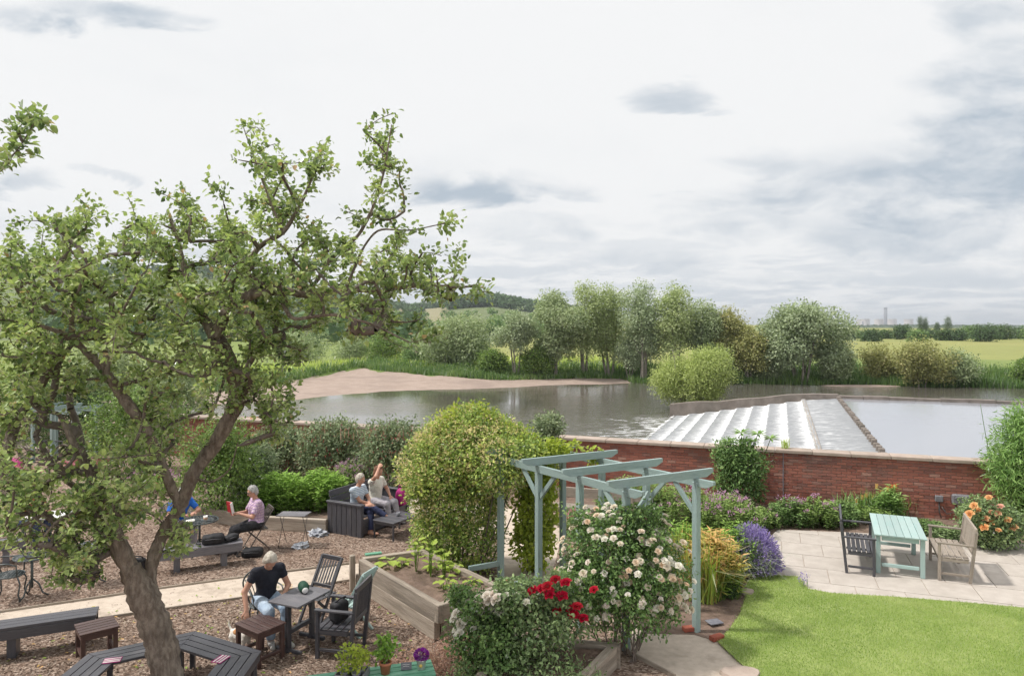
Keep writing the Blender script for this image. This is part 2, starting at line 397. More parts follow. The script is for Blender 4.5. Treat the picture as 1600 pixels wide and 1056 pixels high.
leafmat('leaf_reed', [(.04, .07, .025), (.06, .105, .035), (.095, .145, .05), (.15, .19, .075)], .35, .55, .2)
leafmat('leaf_meadow', [(.15, .20, .05), (.22, .26, .075), (.28, .32, .10), (.20, .28, .06)], .35, .55, .2)
leafmat('grass_blade', [(.23, .34, .07), (.30, .42, .10), (.37, .48, .135), (.48, .52, .22)], .4, .5, .2)
leafmat('leaf_lavender', [(.12, .15, .10), (.17, .20, .14), (.22, .25, .18)], .25, .6, .2)
leafmat('blossom_lavender', [(.22, .17, .42), (.30, .23, .52), (.38, .30, .58), (.46, .38, .62)], .3, .6, .2)
leafmat('blossom_pink', [(.52, .25, .42), (.60, .35, .50), (.45, .22, .45), (.68, .45, .55)], .3, .6, .2)
leafmat('blossom_mixed', [(.60, .06, .08), (.62, .20, .28), (.68, .42, .46), (.55, .08, .2)], .3, .6, .2)
leafmat('leaf_courgette', [(.10, .17, .03), (.15, .22, .04), (.22, .27, .06)], .4, .5, .25)
leafmat('heather', [(.16, .09, .075), (.22, .13, .105), (.28, .18, .14), (.15, .13, .07)], .2, .8, .1)
leafmat('petal_red_single', [(.55, .012, .045), (.66, .02, .075), (.60, .03, .05)], .45, .45, .3)
leafmat('petal_cream_single', [(.80, .72, .58), (.80, .75, .65), (.78, .62, .45), (.82, .78, .70)], .45, .5, .25)
leafmat('petal_white_single', [(.84, .82, .73), (.86, .83, .76), (.84, .75, .68)], .45, .5, .25)
leafmat('petal_peach_single', [(.78, .42, .18), (.80, .52, .26), (.80, .50, .42)], .45, .5, .25)
leafmat('petal_purple', [(.25, .03, .30), (.36, .05, .42), (.45, .10, .5)], .45, .5, .25)
leafmat('poker', [(.72, .55, .16), (.72, .36, .09), (.72, .16, .05)], .2, .5, .25)
leafmat('strand_grey', [(.22, .21, .20), (.42, .41, .40), (.62, .61, .60)], .1, .5, .3)
leafmat('strand_blonde', [(.34, .30, .25), (.52, .47, .40), (.70, .66, .60)], .1, .5, .3)
leafmat('strand_brown', [(.10, .05, .03), (.20, .11, .07), (.32, .19, .12)], .1, .5, .3)
M = MATS

# ------------------------------------------------------------------ helpers: meshes and objects


def link(o, parent=None):
    COL.objects.link(o)
    if parent is not None: o.parent = parent
    return o


def tag(o, label=None, cat=None, group=None, kind=None):
    if label: o['label'] = label
    if cat: o['category'] = cat
    if group: o['group'] = group
    if kind: o['kind'] = kind
    return o


def thing(name, label, cat, loc=(0, 0, 0), rz=0.0, group=None):
    o = bpy.data.objects.new(name, None); o.empty_display_size = .2
    link(o); o.location = loc; o.rotation_euler = (0, 0, rz)
    return tag(o, label, cat, group)


def npmesh(name, V, F, mat, rnd=None, smooth=False, attrs=None):
    V = np.asarray(V, np.float32); F = np.asarray(F, np.int32)
    me = bpy.data.meshes.new(name)
    n, k = F.shape
    me.vertices.add(len(V)); me.vertices.foreach_set('co', V.ravel())
    me.loops.add(n * k); me.loops.foreach_set('vertex_index', F.ravel())
    me.polygons.add(n); me.polygons.foreach_set('loop_start', np.arange(0, n * k, k, dtype=np.int32))
    if rnd is not None:
        a = me.attributes.new('rnd', 'FLOAT', 'FACE'); a.data.foreach_set('value', np.asarray(rnd, np.float32))
    for nm, (typ, arr) in (attrs or {}).items():
        a = me.attributes.new(nm, typ, 'POINT'); a.data.foreach_set('color' if 'COLOR' in typ else 'value', np.asarray(arr, np.float32).ravel())
    me.update(calc_edges=True)
    me.polygons.foreach_set('use_smooth', np.full(n, bool(smooth)))
    if mat: me.materials.append(M[mat] if isinstance(mat, str) else mat)
    return me


def npobj(name, V, F, mat, parent=None, rnd=None, smooth=False, kind=None, attrs=None):
    o = bpy.data.objects.new(name, npmesh(name, V, F, mat, rnd, smooth, attrs))
    link(o, parent)
    if kind: o['kind'] = kind
    return o


class Acc:
    """collects pieces of mixed polygons into one mesh"""
    def __init__(s): s.v = []; s.f = []; s.c = 0

    def add(s, v, f):
        s.v.extend([tuple(p) for p in v]); s.f.extend([tuple(i + s.c for i in q) for q in f]); s.c = len(s.v)

    def mesh(s, name, mat, smooth=False):
        me = bpy.data.meshes.new(name); me.from_pydata(s.v, [], s.f); me.update()
        if smooth: me.polygons.foreach_set('use_smooth', np.ones(len(s.f), bool))
        if mat: me.materials.append(M[mat])
        return me

    def obj(s, name, mat, parent=None, smooth=False):
        o = bpy.data.objects.new(name, s.mesh(name, mat, smooth))
        return link(o, parent)


BOXC = {}


def boxmesh(sx, sy, sz, mat, bev=.004):
    key = (round(sx, 4), round(sy, 4), round(sz, 4), mat, bev)
    if key not in BOXC:
        bm = bmesh.new(); bmesh.ops.create_cube(bm, size=1)
        bmesh.ops.scale(bm, vec=(sx, sy, sz), verts=bm.verts)
        if bev: bmesh.ops.bevel(bm, geom=bm.edges[:], offset=min(bev, .3 * min(sx, sy, sz)), segments=1, affect='EDGES')
        me = bpy.data.meshes.new('box'); bm.to_mesh(me); bm.free(); me.materials.append(M[mat])
        BOXC[key] = me
    return BOXC[key]


def box(name, size, loc, mat, parent=None, rot=(0, 0, 0), bev=.004):
    o = bpy.data.objects.new(name, boxmesh(*size, mat, bev)); link(o, parent)
    o.location = loc; o.rotation_euler = rot
    return o


def bar(name, p0, p1, w, h, mat, parent=None, bev=.004, up=(0, 0, 1)):
    """board from p0 to p1: w across, h along 'up'; the grain runs along it"""
    p0, p1 = Vector(p0), Vector(p1); d = p1 - p0; L = d.length; x = d.normalized()
    u = Vector(up); y = u.cross(x)
    if y.length < 1e-4: y = Vector((0, 1, 0)).cross(x)
    y.normalize(); z = x.cross(y)
    o = bpy.data.objects.new(name, boxmesh(L, w, h, mat, bev)); link(o, parent)
    m = Matrix((x, y, z)).transposed().to_4x4(); m.translation = (p0 + p1) / 2
    o.matrix_local = m
    return o


def tube_geo(pts, rad, sides=8, cap=True):
    P = [Vector(p) for p in pts]; n = len(P)
    if not hasattr(rad, '__len__'): rad = [rad] * n
    V = []; F = []
    t = (P[1] - P[0]).normalized(); a = t.orthogonal().normalized()
    for i in range(n):
        t = (P[min(i + 1, n - 1)] - P[max(i - 1, 0)])
        t = t.normalized() if t.length > 1e-9 else Vector((0, 0, 1))
        a = (a - t * a.dot(t)); a = a.normalized() if a.length > 1e-6 else t.orthogonal().normalized()
        b = t.cross(a)
        for j in range(sides):
            an = 2 * math.pi * j / sides
            V.append(P[i] + (a * math.cos(an) + b * math.sin(an)) * rad[i])
    for i in range(n - 1):
        for j in range(sides):
            F.append((i * sides + j, i * sides + (j + 1) % sides, (i + 1) * sides + (j + 1) % sides, (i + 1) * sides + j))
    if cap:
        F.append(tuple(range(sides - 1, -1, -1))); F.append(tuple((n - 1) * sides + j for j in range(sides)))
    return V, F


def tube(name, pts, rad, mat, parent=None, sides=8):
    a = Acc(); a.add(*tube_geo(pts, rad, sides)); return a.obj(name, mat, parent, True)


def lathe_geo(prof, sides=24, closed=True):
    """prof: list of (r, z)"""
    V = []; F = []
    for r, z in prof:
        for j in range(sides):
            an = 2 * math.pi * j / sides; V.append((r * math.cos(an), r * math.sin(an), z))
    for i in range(len(prof) - 1):
        for j in range(sides):
            F.append((i * sides + j, i * sides + (j + 1) % sides, (i + 1) * sides + (j + 1) % sides, (i + 1) * sides + j))
    if closed:
        F.append(tuple(range(sides - 1, -1, -1))); F.append(tuple((len(prof) - 1) * sides + j for j in range(sides)))
    return V, F


def lathe(name, prof, mat, parent=None, loc=(0, 0, 0), sides=24, smooth=True):
    a = Acc(); a.add(*lathe_geo(prof, sides)); o = a.obj(name, mat, parent, smooth); o.location = loc; return o


def poly_sheet(name, pts, z, mat, parent=None, kind='structure', thick=0.0):
    V = [(p[0], p[1], z) for p in pts]; F = [tuple(range(len(pts)))]
    me = bpy.data.meshes.new(name)
    bm = bmesh.new(); vs = [bm.verts.new(v) for v in V]; f = bm.faces.new(vs)
    if f.normal.z < 0: f.normal_flip()
    bm.normal_update()
    if f.normal.z < 0: bmesh.ops.reverse_faces(bm, faces=[f])
    bmesh.ops.triangulate(bm, faces=bm.faces[:]); bm.to_mesh(me); bm.free()
    me.materials.append(M[mat]); o = bpy.data.objects.new(name, me); link(o, parent)
    if kind: o['kind'] = kind
    return o


def unit(a):
    return a / np.maximum(np.linalg.norm(a, axis=-1, keepdims=True), 1e-9)


def leaf_geo(P, D, N, L, W, fold=.25, oval=False):
    """leaf-shaped blades: base P, direction D, upper side N"""
    P = np.asarray(P, float); n = len(P); D = unit(np.asarray(D, float)); N = np.asarray(N, float)
    S = unit(np.cross(D, N)); U = np.cross(S, D)
    L = np.broadcast_to(np.asarray(L, float), (n,))[:, None]; W = np.broadcast_to(np.asarray(W, float), (n,))[:, None]
    if oval:
        V = np.stack([P, P + D * L * .3 + S * W * .48 + U * W * fold, P + D * L * .72 + S * W * .36 + U * W * fold * .5, P + D * L - U * L * .10,
                      P + D * L * .72 - S * W * .36 + U * W * fold * .5, P + D * L * .3 - S * W * .48 + U * W * fold], 1).reshape(-1, 3)
        b = np.arange(n)[:, None] * 6
        F = np.stack([b + [0, 1, 2, 3], b + [0, 3, 4, 5]], 1).reshape(-1, 4)
    else:
        V = np.stack([P, P + D * L * .45 + S * W * .5 + U * W * fold, P + D * L, P + D * L * .45 - S * W * .5 + U * W * fold], 1).reshape(-1, 3)
        b = np.arange(n)[:, None] * 4
        F = np.stack([b + [0, 1, 2], b + [0, 2, 3]], 1).reshape(-1, 3)
    return V, F


def leaves(name, P, D, N, L, W, mat, parent=None, rnd=None, oval=False, fold=.25, kind='stuff'):
    V, F = leaf_geo(P, D, N, L, W, fold, oval)
    if rnd is None: rnd = rng.random(len(P))
    return npobj(name, V, F, mat, parent, np.repeat(np.clip(rnd, 0, 1), 2), True, kind)


def rdir(n):
    return unit(rng.normal(size=(n, 3)))


def clumps(blobs, nc, nl, cr, shell=.6, flat=1.0, zmin=None):
    """leaf positions in clumps spread through the outer volume of ellipsoids; gives P, outward direction, tone"""
    B = np.array(blobs, float); w = (B[:, 3] * B[:, 4] + B[:, 4] * B[:, 5] + B[:, 3] * B[:, 5]) + .02 * (B[:, 3].max() < 2); w /= w.sum()
    bi = rng.choice(len(B), nc, p=w)
    d = rdir(nc); rr = shell + (1.02 - shell) * rng.random(nc) ** .6
    q_ = rng.random(nc) < .05; rr[q_] = rng.uniform(1.02, 1.13, q_.sum()) if shell < .9 else rr[q_]
    c = B[bi, :3] + d * rr[:, None] * B[bi, 3:6]
    if zmin is not None: c[:, 2] = np.maximum(c[:, 2], zmin + rng.random(nc) * .1)
    tone = rng.normal(0, .16, nc)
    ci = np.repeat(np.arange(nc), nl)
    off = np.clip(rng.normal(size=(len(ci), 3)), -1.5, 1.5) * cr * np.array([1, 1, flat])
    P = c[ci] + off
    out = unit(d[ci] + .8 * unit(off) + rng.normal(size=(len(ci), 3)) * .45)
    t = .45 + tone[ci] + rng.normal(0, .17, len(ci))
    if zmin is not None:
        k = P[:, 2] > zmin; P, out, t = P[k], out[k], t[k]
    return P, out, t


def foliage(name, blobs, nc, nl, cr, size, mat, parent, shell=.6, aspect=.6, droop=.2, oval=False, zmin=None, flat=1.0, fold=.2):
    P, O, t = clumps(blobs, nc, nl, cr, shell, flat, zmin)
    n = len(P)
    D = unit(O * .7 + rng.normal(size=(n, 3)) * .7 + np.array([0, 0, -droop]))
    N = unit(O + np.array([0, 0, .6]) + rng.normal(size=(n, 3)) * .5)
    L = size * rng.uniform(.65, 1.3, n)
    return leaves(name, P, D, N, L, L * aspect, mat, parent, t, oval, fold)


def blades(name, P, H, W, mat, parent=None, lean=.25, rnd=None, curve=.5, kind='stuff', seg=2):
    """strap leaves: bowed, tapering"""
    P = np.asarray(P, float); n = len(P); H = np.broadcast_to(H, (n,))[:, None]; W = np.broadcast_to(W, (n,))[:, None]
    a = rng.random(n) * 2 * math.pi; h = np.stack([np.cos(a), np.sin(a), 0 * a], 1); s = np.stack([-np.sin(a), np.cos(a), 0 * a], 1)
    ln = (np.abs(rng.normal(0, lean, n)) + .02)[:, None]
    up = np.array([0, 0, 1.0])
    if seg == 1:
        V = np.stack([P - s * W / 2, P + s * W / 2, P + up * H + h * H * ln], 1).reshape(-1, 3)
        F = np.arange(n * 3).reshape(-1, 3); rep = 1
    else:
        m = P + up * H * .62 + h * H * ln * .45; tip = P + up * H * (1 - curve * ln) + h * H * ln * 1.3
        V = np.stack([P - s * W * .4, P + s * W * .4, m + s * W * .5, m - s * W * .5, tip], 1).reshape(-1, 3)
        b = np.arange(n)[:, None] * 5
        F = np.concatenate([np.stack([b[:, 0], b[:, 0] + 1, b[:, 0] + 2], 1), np.stack([b[:, 0], b[:, 0] + 2, b[:, 0] + 3], 1), np.stack([b[:, 0] + 3, b[:, 0] + 2, b[:, 0] + 4], 1)])
        rep = 3
    if rnd is None: rnd = rng.random(n)
    return npobj(name, V, F, mat, parent, np.tile(rnd, rep), True, kind)


def flower_mesh(name, mat, r, rings=3, petals=5, cup=.5):
    """rose-like head: rings of cupped petals"""
    P = []; D = []; N = []; L = []; W = []
    for k in range(rings):
        q = 1 - k / rings * .75
        for j in range(petals):
            a = 2 * math.pi * (j + .5 * k) / petals + .2 * k
            el = .15 + k * .45
            o = np.array([math.cos(a), math.sin(a), 0])
            d = o * math.cos(el) + np.array([0, 0, math.sin(el)])
            P.append(o * r * .06 * (rings - k)); D.append(d); N.append(-o * math.sin(el) + np.array([0, 0, math.cos(el)])); L.append(r * (1.0 - .18 * k)); W.append(r * 1.25 * (1 - .16 * k))
    V, F = leaf_geo(np.array(P), np.array(D), np.array(N), np.array(L), np.array(W), .28, True)
    return npmesh(name, V, F, mat, None, True)


def set_flowers(meshes, pts, normals, parent, name='flower', smin=.8, smax=1.25):
    for i, (p, n) in enumerate(zip(pts, normals)):
        o = bpy.data.objects.new(name, meshes[i % len(meshes)]); link(o, parent)
        q = Vector(n).to_track_quat('Z', 'Y').to_matrix().to_4x4() @ Matrix.Rotation(random.random() * 6.28, 4, 'Z')
        s = random.uniform(smin, smax)
        o.matrix_local = Matrix.Translation(Vector(p)) @ q @ Matrix.Scale(s, 4)


def in_poly(x, y, poly):
    x = np.asarray(x); y = np.asarray(y); c = np.zeros(x.shape, bool); n = len(poly)
    for i in range(n):
        x1, y1 = poly[i][0], poly[i][1]; x2, y2 = poly[(i + 1) % n][0], poly[(i + 1) % n][1]
        k = ((y1 > y) != (y2 > y)) & (x < (x2 - x1) * (y - y1) / (y2 - y1 + 1e-12) + x1)
        c ^= k
    return c

# ------------------------------------------------------------------ the setting: land, river, weir
WT = np.array([.938, -.347]); WN = np.array([-.347, -.938])        # brick wall: along, and towards the garden


def wall_y(x): return 20.0 - .37 * (x - 1.64)


BX = [-400, -120, -60, -36, -31, -25, -17, -3.5, 18.6, 30, 44, 65, 70, 120, 400]
BY = [40, 62, 72, 77, 79, 82, 92.7, 97.5, 107.5, 107, 105, 100, 97.5, 84, 60]
BWX = [-400, -60, -40, -34, -31, -28, -24, -20, -14, -3.5, 10, 17, 19.5, 400]
BWY = [2, 3, 6, 12, 26, 52, 42, 30, 18, 10, 8, 6, 1.0, 1.0]


def bank_y(x): return np.interp(x, BX, BY)


def snoise(x, y, s):
    return (np.sin(x * s * 1.3 + 1.7 * np.sin(y * s * .9)) + np.sin(y * s * 1.1 + 2.1 * np.sin(x * s * .7 + 1)) + .5 * np.sin((x + y) * s * 2.3)) / 2.5


def hill_px(x, y):
    px = 800 + FPX * x / np.maximum(y, 1)
    return np.interp(px, [-600, 0, 300, 400, 500, 640, 690, 730, 770, 830, 900, 1000, 1150, 1300, 1700, 2400], [60, 80, 80, 73, 52, 29, 33, 39, 41, 31, 22, 15, 8, 3, 2, 2])


def ss(x, a, b):
    t = np.clip((x - a) / (b - a), 0, 1); return t * t * (3 - 2 * t)


def land_z(x, y):
    x = np.asarray(x, float); y = np.asarray(y, float)
    g = np.where(x < -12.5, 36.0, wall_y(x) - .2)
    s = y - bank_y(x); bw = np.interp(x, BWX, BWY)
    zb = -4.06 + np.minimum(.95, .06 * bw) * np.clip(s / bw, 0, 1) + (1.80 - np.minimum(.95, .06 * bw)) * ss(s - bw, 0, 9) + .12 * snoise(x, y, .12)
    r = np.hypot(x, y)
    hill = ss(r, 420, 1500) * hill_px(x, y) / FPX * 1500 * (1 - .55 * ss(r, 1700, 3000))
    px = 800 + FPX * x / np.maximum(y, 1)
    h2 = ss(r, 2300, 4200) * (5 + 4 * np.exp(-((px - 1420) / 120) ** 2)) * (1 - 2.6 * ss(r, 4500, 5600))
    zb = zb + np.where(s > 20, hill + h2 * (px > 900), 0) + ss(s, 30, 300) * .3 * snoise(x, y, .02)
    zb = np.where(s < 0, np.maximum(-5.6, -4.12 + s * .16), zb)
    z = np.where(y < g, -.3, zb)
    z = np.where((y >= g) & (y < g + 1.2), -.3 + (zb + .3) * (y - g) / 1.2, z)
    return z


def build_land():
    xs = np.concatenate([-np.geomspace(9500, 96, 42), np.arange(-94, 95, 1.35), np.geomspace(96, 9500, 42)])
    ys = np.concatenate([np.arange(-40, 12, 6.5), np.arange(12, 160, 1.3), np.geomspace(161.5, 12000, 75)])
    X, Y = np.meshgrid(xs, ys); Z = land_z(X, Y)
    s = Y - bank_y(X); bw = np.interp(X, BWX, BWY); r = np.hypot(X, Y); px = 800 + FPX * X / np.maximum(Y, 1)
    green = np.array([.13, .19, .05]); field = np.array([.29, .29, .11]); lush = np.array([.17, .235, .075]); buff = np.array([.27, .25, .15]); dk = np.array([.07, .10, .045])
    C = np.broadcast_to(green, X.shape + (3,)).copy()
    f = ss(s - bw, 12, 26)[..., None]
    tone = .5 + .5 * snoise(X * .3, Y, .03)
    fld = field * (1 - .35 * tone[..., None]) + lush * .35 * tone[..., None]
    C = C * (1 - f) + fld * f
    k = (px > 1150) & (s > 8) & (s < 55); C[k] = lush * .8 + field * .2
    k = (px < 760) & (s - bw > 10) & (r < 420); C[k] = np.array([.20, .25, .08])
    k = (r >= 420) & (px < 900); C[k] = np.array([.15, .18, .085])
    k = (r >= 700) & (px > 560) & (px < 700); C[k] = buff
    k = (r >= 1100) & (px >= 700) & (px < 900); C[k] = dk
    k = (r > 1500); C[k] = dk
    k = Y < 60; C[k] = np.array([.12, .09, .07])
    ny, nx = X.shape
    idx = np.arange(nx * ny).reshape(ny, nx)
    F = np.stack([idx[:-1, :-1], idx[:-1, 1:], idx[1:, 1:], idx[1:, :-1]], -1).reshape(-1, 4)
    A = np.concatenate([C, np.ones(X.shape + (1,))], -1)
    npobj('terrain', np.stack([X, Y, Z], -1).reshape(-1, 3), F, 'terrain', None, None, True, 'structure', {'col': ('FLOAT_COLOR', A.reshape(-1, 4))})
    # pale gravel beach as its own sheet on the land
    xs = np.arange(-62, 19.5, .8); q = np.linspace(-.02, 1, 26)
    X = np.repeat(xs[:, None], len(q), 1); bw = np.interp(X, BWX, BWY) * (1 + .10 * snoise(X, X * 0, .9))
    Y = bank_y(X) + q[None, :] * bw - 1.2 * (q[None, :] < 0)
    Y = Y + .25 * snoise(X, Y, .8) * (q[None, :] <= .02)
    Z = land_z(X, Y) + .03 + .03 * snoise(X, Y, .5); Z[:, 0] = -4.2; Z[:, -1] -= .12
    idx = np.arange(X.size).reshape(X.shape)
    F = np.stack([idx[:-1, :-1], idx[1:, :-1], idx[1:, 1:], idx[:-1, 1:]], -1).reshape(-1, 4)
    npobj('beach', np.stack([X, Y, Z], -1).reshape(-1, 3), F, 'beach_sand', None, None, True, 'structure')
    # low bar of shingle in the river
    a = np.linspace(0, 2 * math.pi, 40, endpoint=False); V = [(0, 0, .14)]; F = []
    for k, (rr, zz) in enumerate([(.45, .12), (.8, .06), (1.0, -.06)]):
        for t in a: V.append((6.2 * rr * math.cos(t), 1.7 * rr * math.sin(t) * (1 + .2 * math.sin(3 * t)), zz))
    V = np.array(V); F = [(0, 1 + j, 1 + (j + 1) % 40) for j in range(40)]
    for k in range(2):
        for j in range(40):
            b = 1 + k * 40; c = b + 40; F += [(b + j, c + j, c + (j + 1) % 40), (b + j, c + (j + 1) % 40, b + (j + 1) % 40)]
    o = npobj('shingle_bar', V, np.array(F), 'beach_sand', None, None, True, 'structure'); o.location = (50.5, 102, -4.0); o.rotation_euler = (0, 0, -.06)
    # river sheet
    V = [(-600, 15, -4), (600, 8, -4), (600, 118, -4), (-600, 118, -4)]
    npobj('river', V, [[0, 1, 2, 3]], 'river_water', None, None, False, 'structure')


build_land()

WO = np.array([29.2, 62.9]); WA = np.array([-.357, -.934]); WB = np.array([-.934, .357])   # weir: far end of crest, along crest, down the steps


def wp(a, b, z): p = WO + WA * a + WB * b; return (p[0], p[1], z)


def build_weir():
    AP, NS, TW, DR, ZC = 2.95, 8, 1.43, .245, -1.84
    LA = 46.0
    z0 = ZC - .26
    w = thing('weir', 'long stepped concrete weir with white water beyond the brick wall', 'weir', (0, 0, 0))
    acc = Acc()

    def prism(name, b0, b1, ztop0, ztop1, zbot):
        c = [wp(0, b0, ztop0), wp(LA, b0, ztop0), wp(LA, b1, ztop1), wp(0, b1, ztop1)]
        d = [(x, y, zbot) for x, y, z in c]
        npobj(name, c + d, [[0, 3, 2, 1], [4, 5, 6, 7], [0, 1, 5, 4], [1, 2, 6, 5], [2, 3, 7, 6], [3, 0, 4, 7]], 'concrete', w)
    prism('apron', 0, AP, ZC - .05, z0 - .05, -5.5)
    for i in range(NS):
        prism('step', AP + i * TW + .004, AP + (i + 1) * TW, z0 - .05 - (i + 1) * DR + .09, z0 - .05 - (i + 1) * DR + .03, -5.5)
    # row of blocks along the crest
    for k in range(44):
        a = .6 + k * 1.02
        box('crest_block', (.34, .30, .34), wp(a, .06, ZC + .09 + .03 * math.sin(k * 2.1)), 'weir_stone', w, (0, 0, math.atan2(WA[1], WA[0]) + .1 * math.sin(k * 3.7)), .04)
    # rail ridges on the apron
    for k in range(1):
        bar('sill_rail', wp(0, AP - .05, z0 + .02), wp(LA, AP - .05, z0 + .02), .28, .2, 'concrete', w, .03)
    # side wall: slopes down beside the steps with two humps, runs on as the far edge of the mill pond
    prof = [(14.9, -2.95), (12.5, -2.62), (10.5, -2.55), (8.6, -2.25), (6.4, -2.02), (4.2, -1.66), (2.0, -1.52), (0, -1.5)]
    V = []; F = []
    for b, z in prof:
        for (aa, zz) in ((-.02, z), (-1.0, z), (-1.0, -5.5), (-.02, -5.5)): V.append(wp(aa, b, zz))
    n = len(prof)
    for i in range(n - 1):
        for j in range(4):
            F.append((i * 4 + j, i * 4 + (j + 1) % 4, i * 4 + 4 + (j + 1) % 4, i * 4 + 4 + j))
    F += [(0, 1, 2, 3), tuple(4 * (n - 1) + j for j in (3, 2, 1, 0))]
    a = Acc(); a.add(V, F); a.obj('side_wall', 'weir_stone', w)
    # pond edge in separate coping blocks
    for k in range(60):
        b0 = -k * 2.0 - .01; b1 = b0 - 1.97; z = -1.60 + .035 * math.sin(k * 1.7)
        c = [wp(-.05, b0, z), wp(-.05, b1, z), wp(-.95, b1, z), wp(-.95, b0, z)]
        d = [(x, y, -5.5) for x, y, q in c]
        npobj('coping_block', c + d, [[0, 1, 2, 3], [7, 6, 5, 4], [0, 4, 5, 1], [1, 5, 6, 2], [2, 6, 7, 3], [3, 7, 4, 0]], 'weir_stone', w)
    # the water running down: one sheet that follows the steps
    b = []; z = []; fo = []
    for q in np.linspace(.0, AP - .25, 8): b.append(q); z.append(ZC + .0 - .26 * q / AP); fo.append(.22 + .25 * q / AP)
    b += [AP - .05, AP + .16]; z += [z0 + .14, z0 + .06]; fo += [.35, .6]
    for i in range(NS):
        zt = z0 - i * DR
        e = AP + i * TW
        b += [e + .10, e + .24, e + .5, e + .85, e + 1.15, e + TW - .06]
        zz = zt - DR
        z += [zz + .23, zz + .12, zz + .10, zz + .09, zz + .08, zz + .06]
        fo += [1.0, .98, .62, .42, .32, .2]
    b += [AP + NS * TW + .15, AP + NS * TW + .7]; z += [-4.0, -4.06]; fo += [1.0, .9]
    b = np.array(b); z = np.array(z); fo = np.array(fo)
    aa = np.linspace(0, LA, 420)
    A2, B2 = np.meshgrid(aa, b, indexing='ij')
    jit = .025 * np.sin(A2 * 3.1 + B2) + .02 * np.sin(A2 * 7.7 + 2 * B2) + .02 * rng.normal(size=A2.shape)
    jit[:, :8] = 0
    P = WO + A2[..., None] * WA + (B2 + jit)[..., None] * WB
    Z = z[None, :] + .012 * rng.normal(size=A2.shape)
    V = np.concatenate([P, Z[..., None]], -1).reshape(-1, 3)
    nb = len(b); idx = np.arange(V.shape[0]).reshape(len(aa), nb)
    F = np.stack([idx[:-1, :-1], idx[:-1, 1:], idx[1:, 1:], idx[1:, :-1]], -1).reshape(-1, 4)
    FO = np.clip(fo[None, :] + .13 * rng.normal(size=A2.shape), 0, 1.2)
    npobj('weir_water', V, F, 'cascade', None, None, True, 'structure', {'foam': ('FLOAT', FO)})
    # mill pond
    c = [wp(-.03, 0, ZC), wp(60, 0, ZC), wp(60, -150, ZC), wp(-.03, -150, ZC)]
    npobj('pond_water', c, [[0, 1, 2, 3]], 'pond_water', None, None, False, 'structure')


build_weir()

# ------------------------------------------------------------------ garden ground
PATH_A = [G(-250, 1000), G(0, 957), G(130, 938), G(250, 920), G(375, 903), G(560, 880), G(640, 872), G(640, 892), G(560, 905), G(470, 919), G(385, 934), G(260, 952), G(150, 968), G(0, 993), G(-250, 1045)]
PATH_B = [G(590, 770), G(650, 773), G(830, 800), G(880, 820), G(870, 870), G(850, 930), G(775, 930), G(783, 860), G(780, 835), G(690, 812), G(590, 796)]
PATH_C = [G(968, 985), G(1060, 965), G(1098, 985), G(1128, 1008), G(1150, 1030), G(1180, 1056), G(1230, 1130), G(1050, 1130), G(1052, 1056), G(985, 1022)]
LAWN = [G(1122, 1006), G(1140, 985), G(1156, 962), G(1166, 935), G(1168, 912), G(1182, 898), G(1215, 901), G(1248, 903), G(1262, 922), G(1300, 929), G(1400, 935), G(1500, 943), G(1600, 952), G(1850, 975), G(1900, 1250), G(1290, 1250), G(1200, 1085), G(1160, 1042)]
PATIO = [G(1165, 915), G(1195, 848), G(1215, 829), G(1330, 833), G(1480, 843), G(1600, 850), G(1850, 868), G(1850, 980), G(1600, 960), G(1260, 930)]


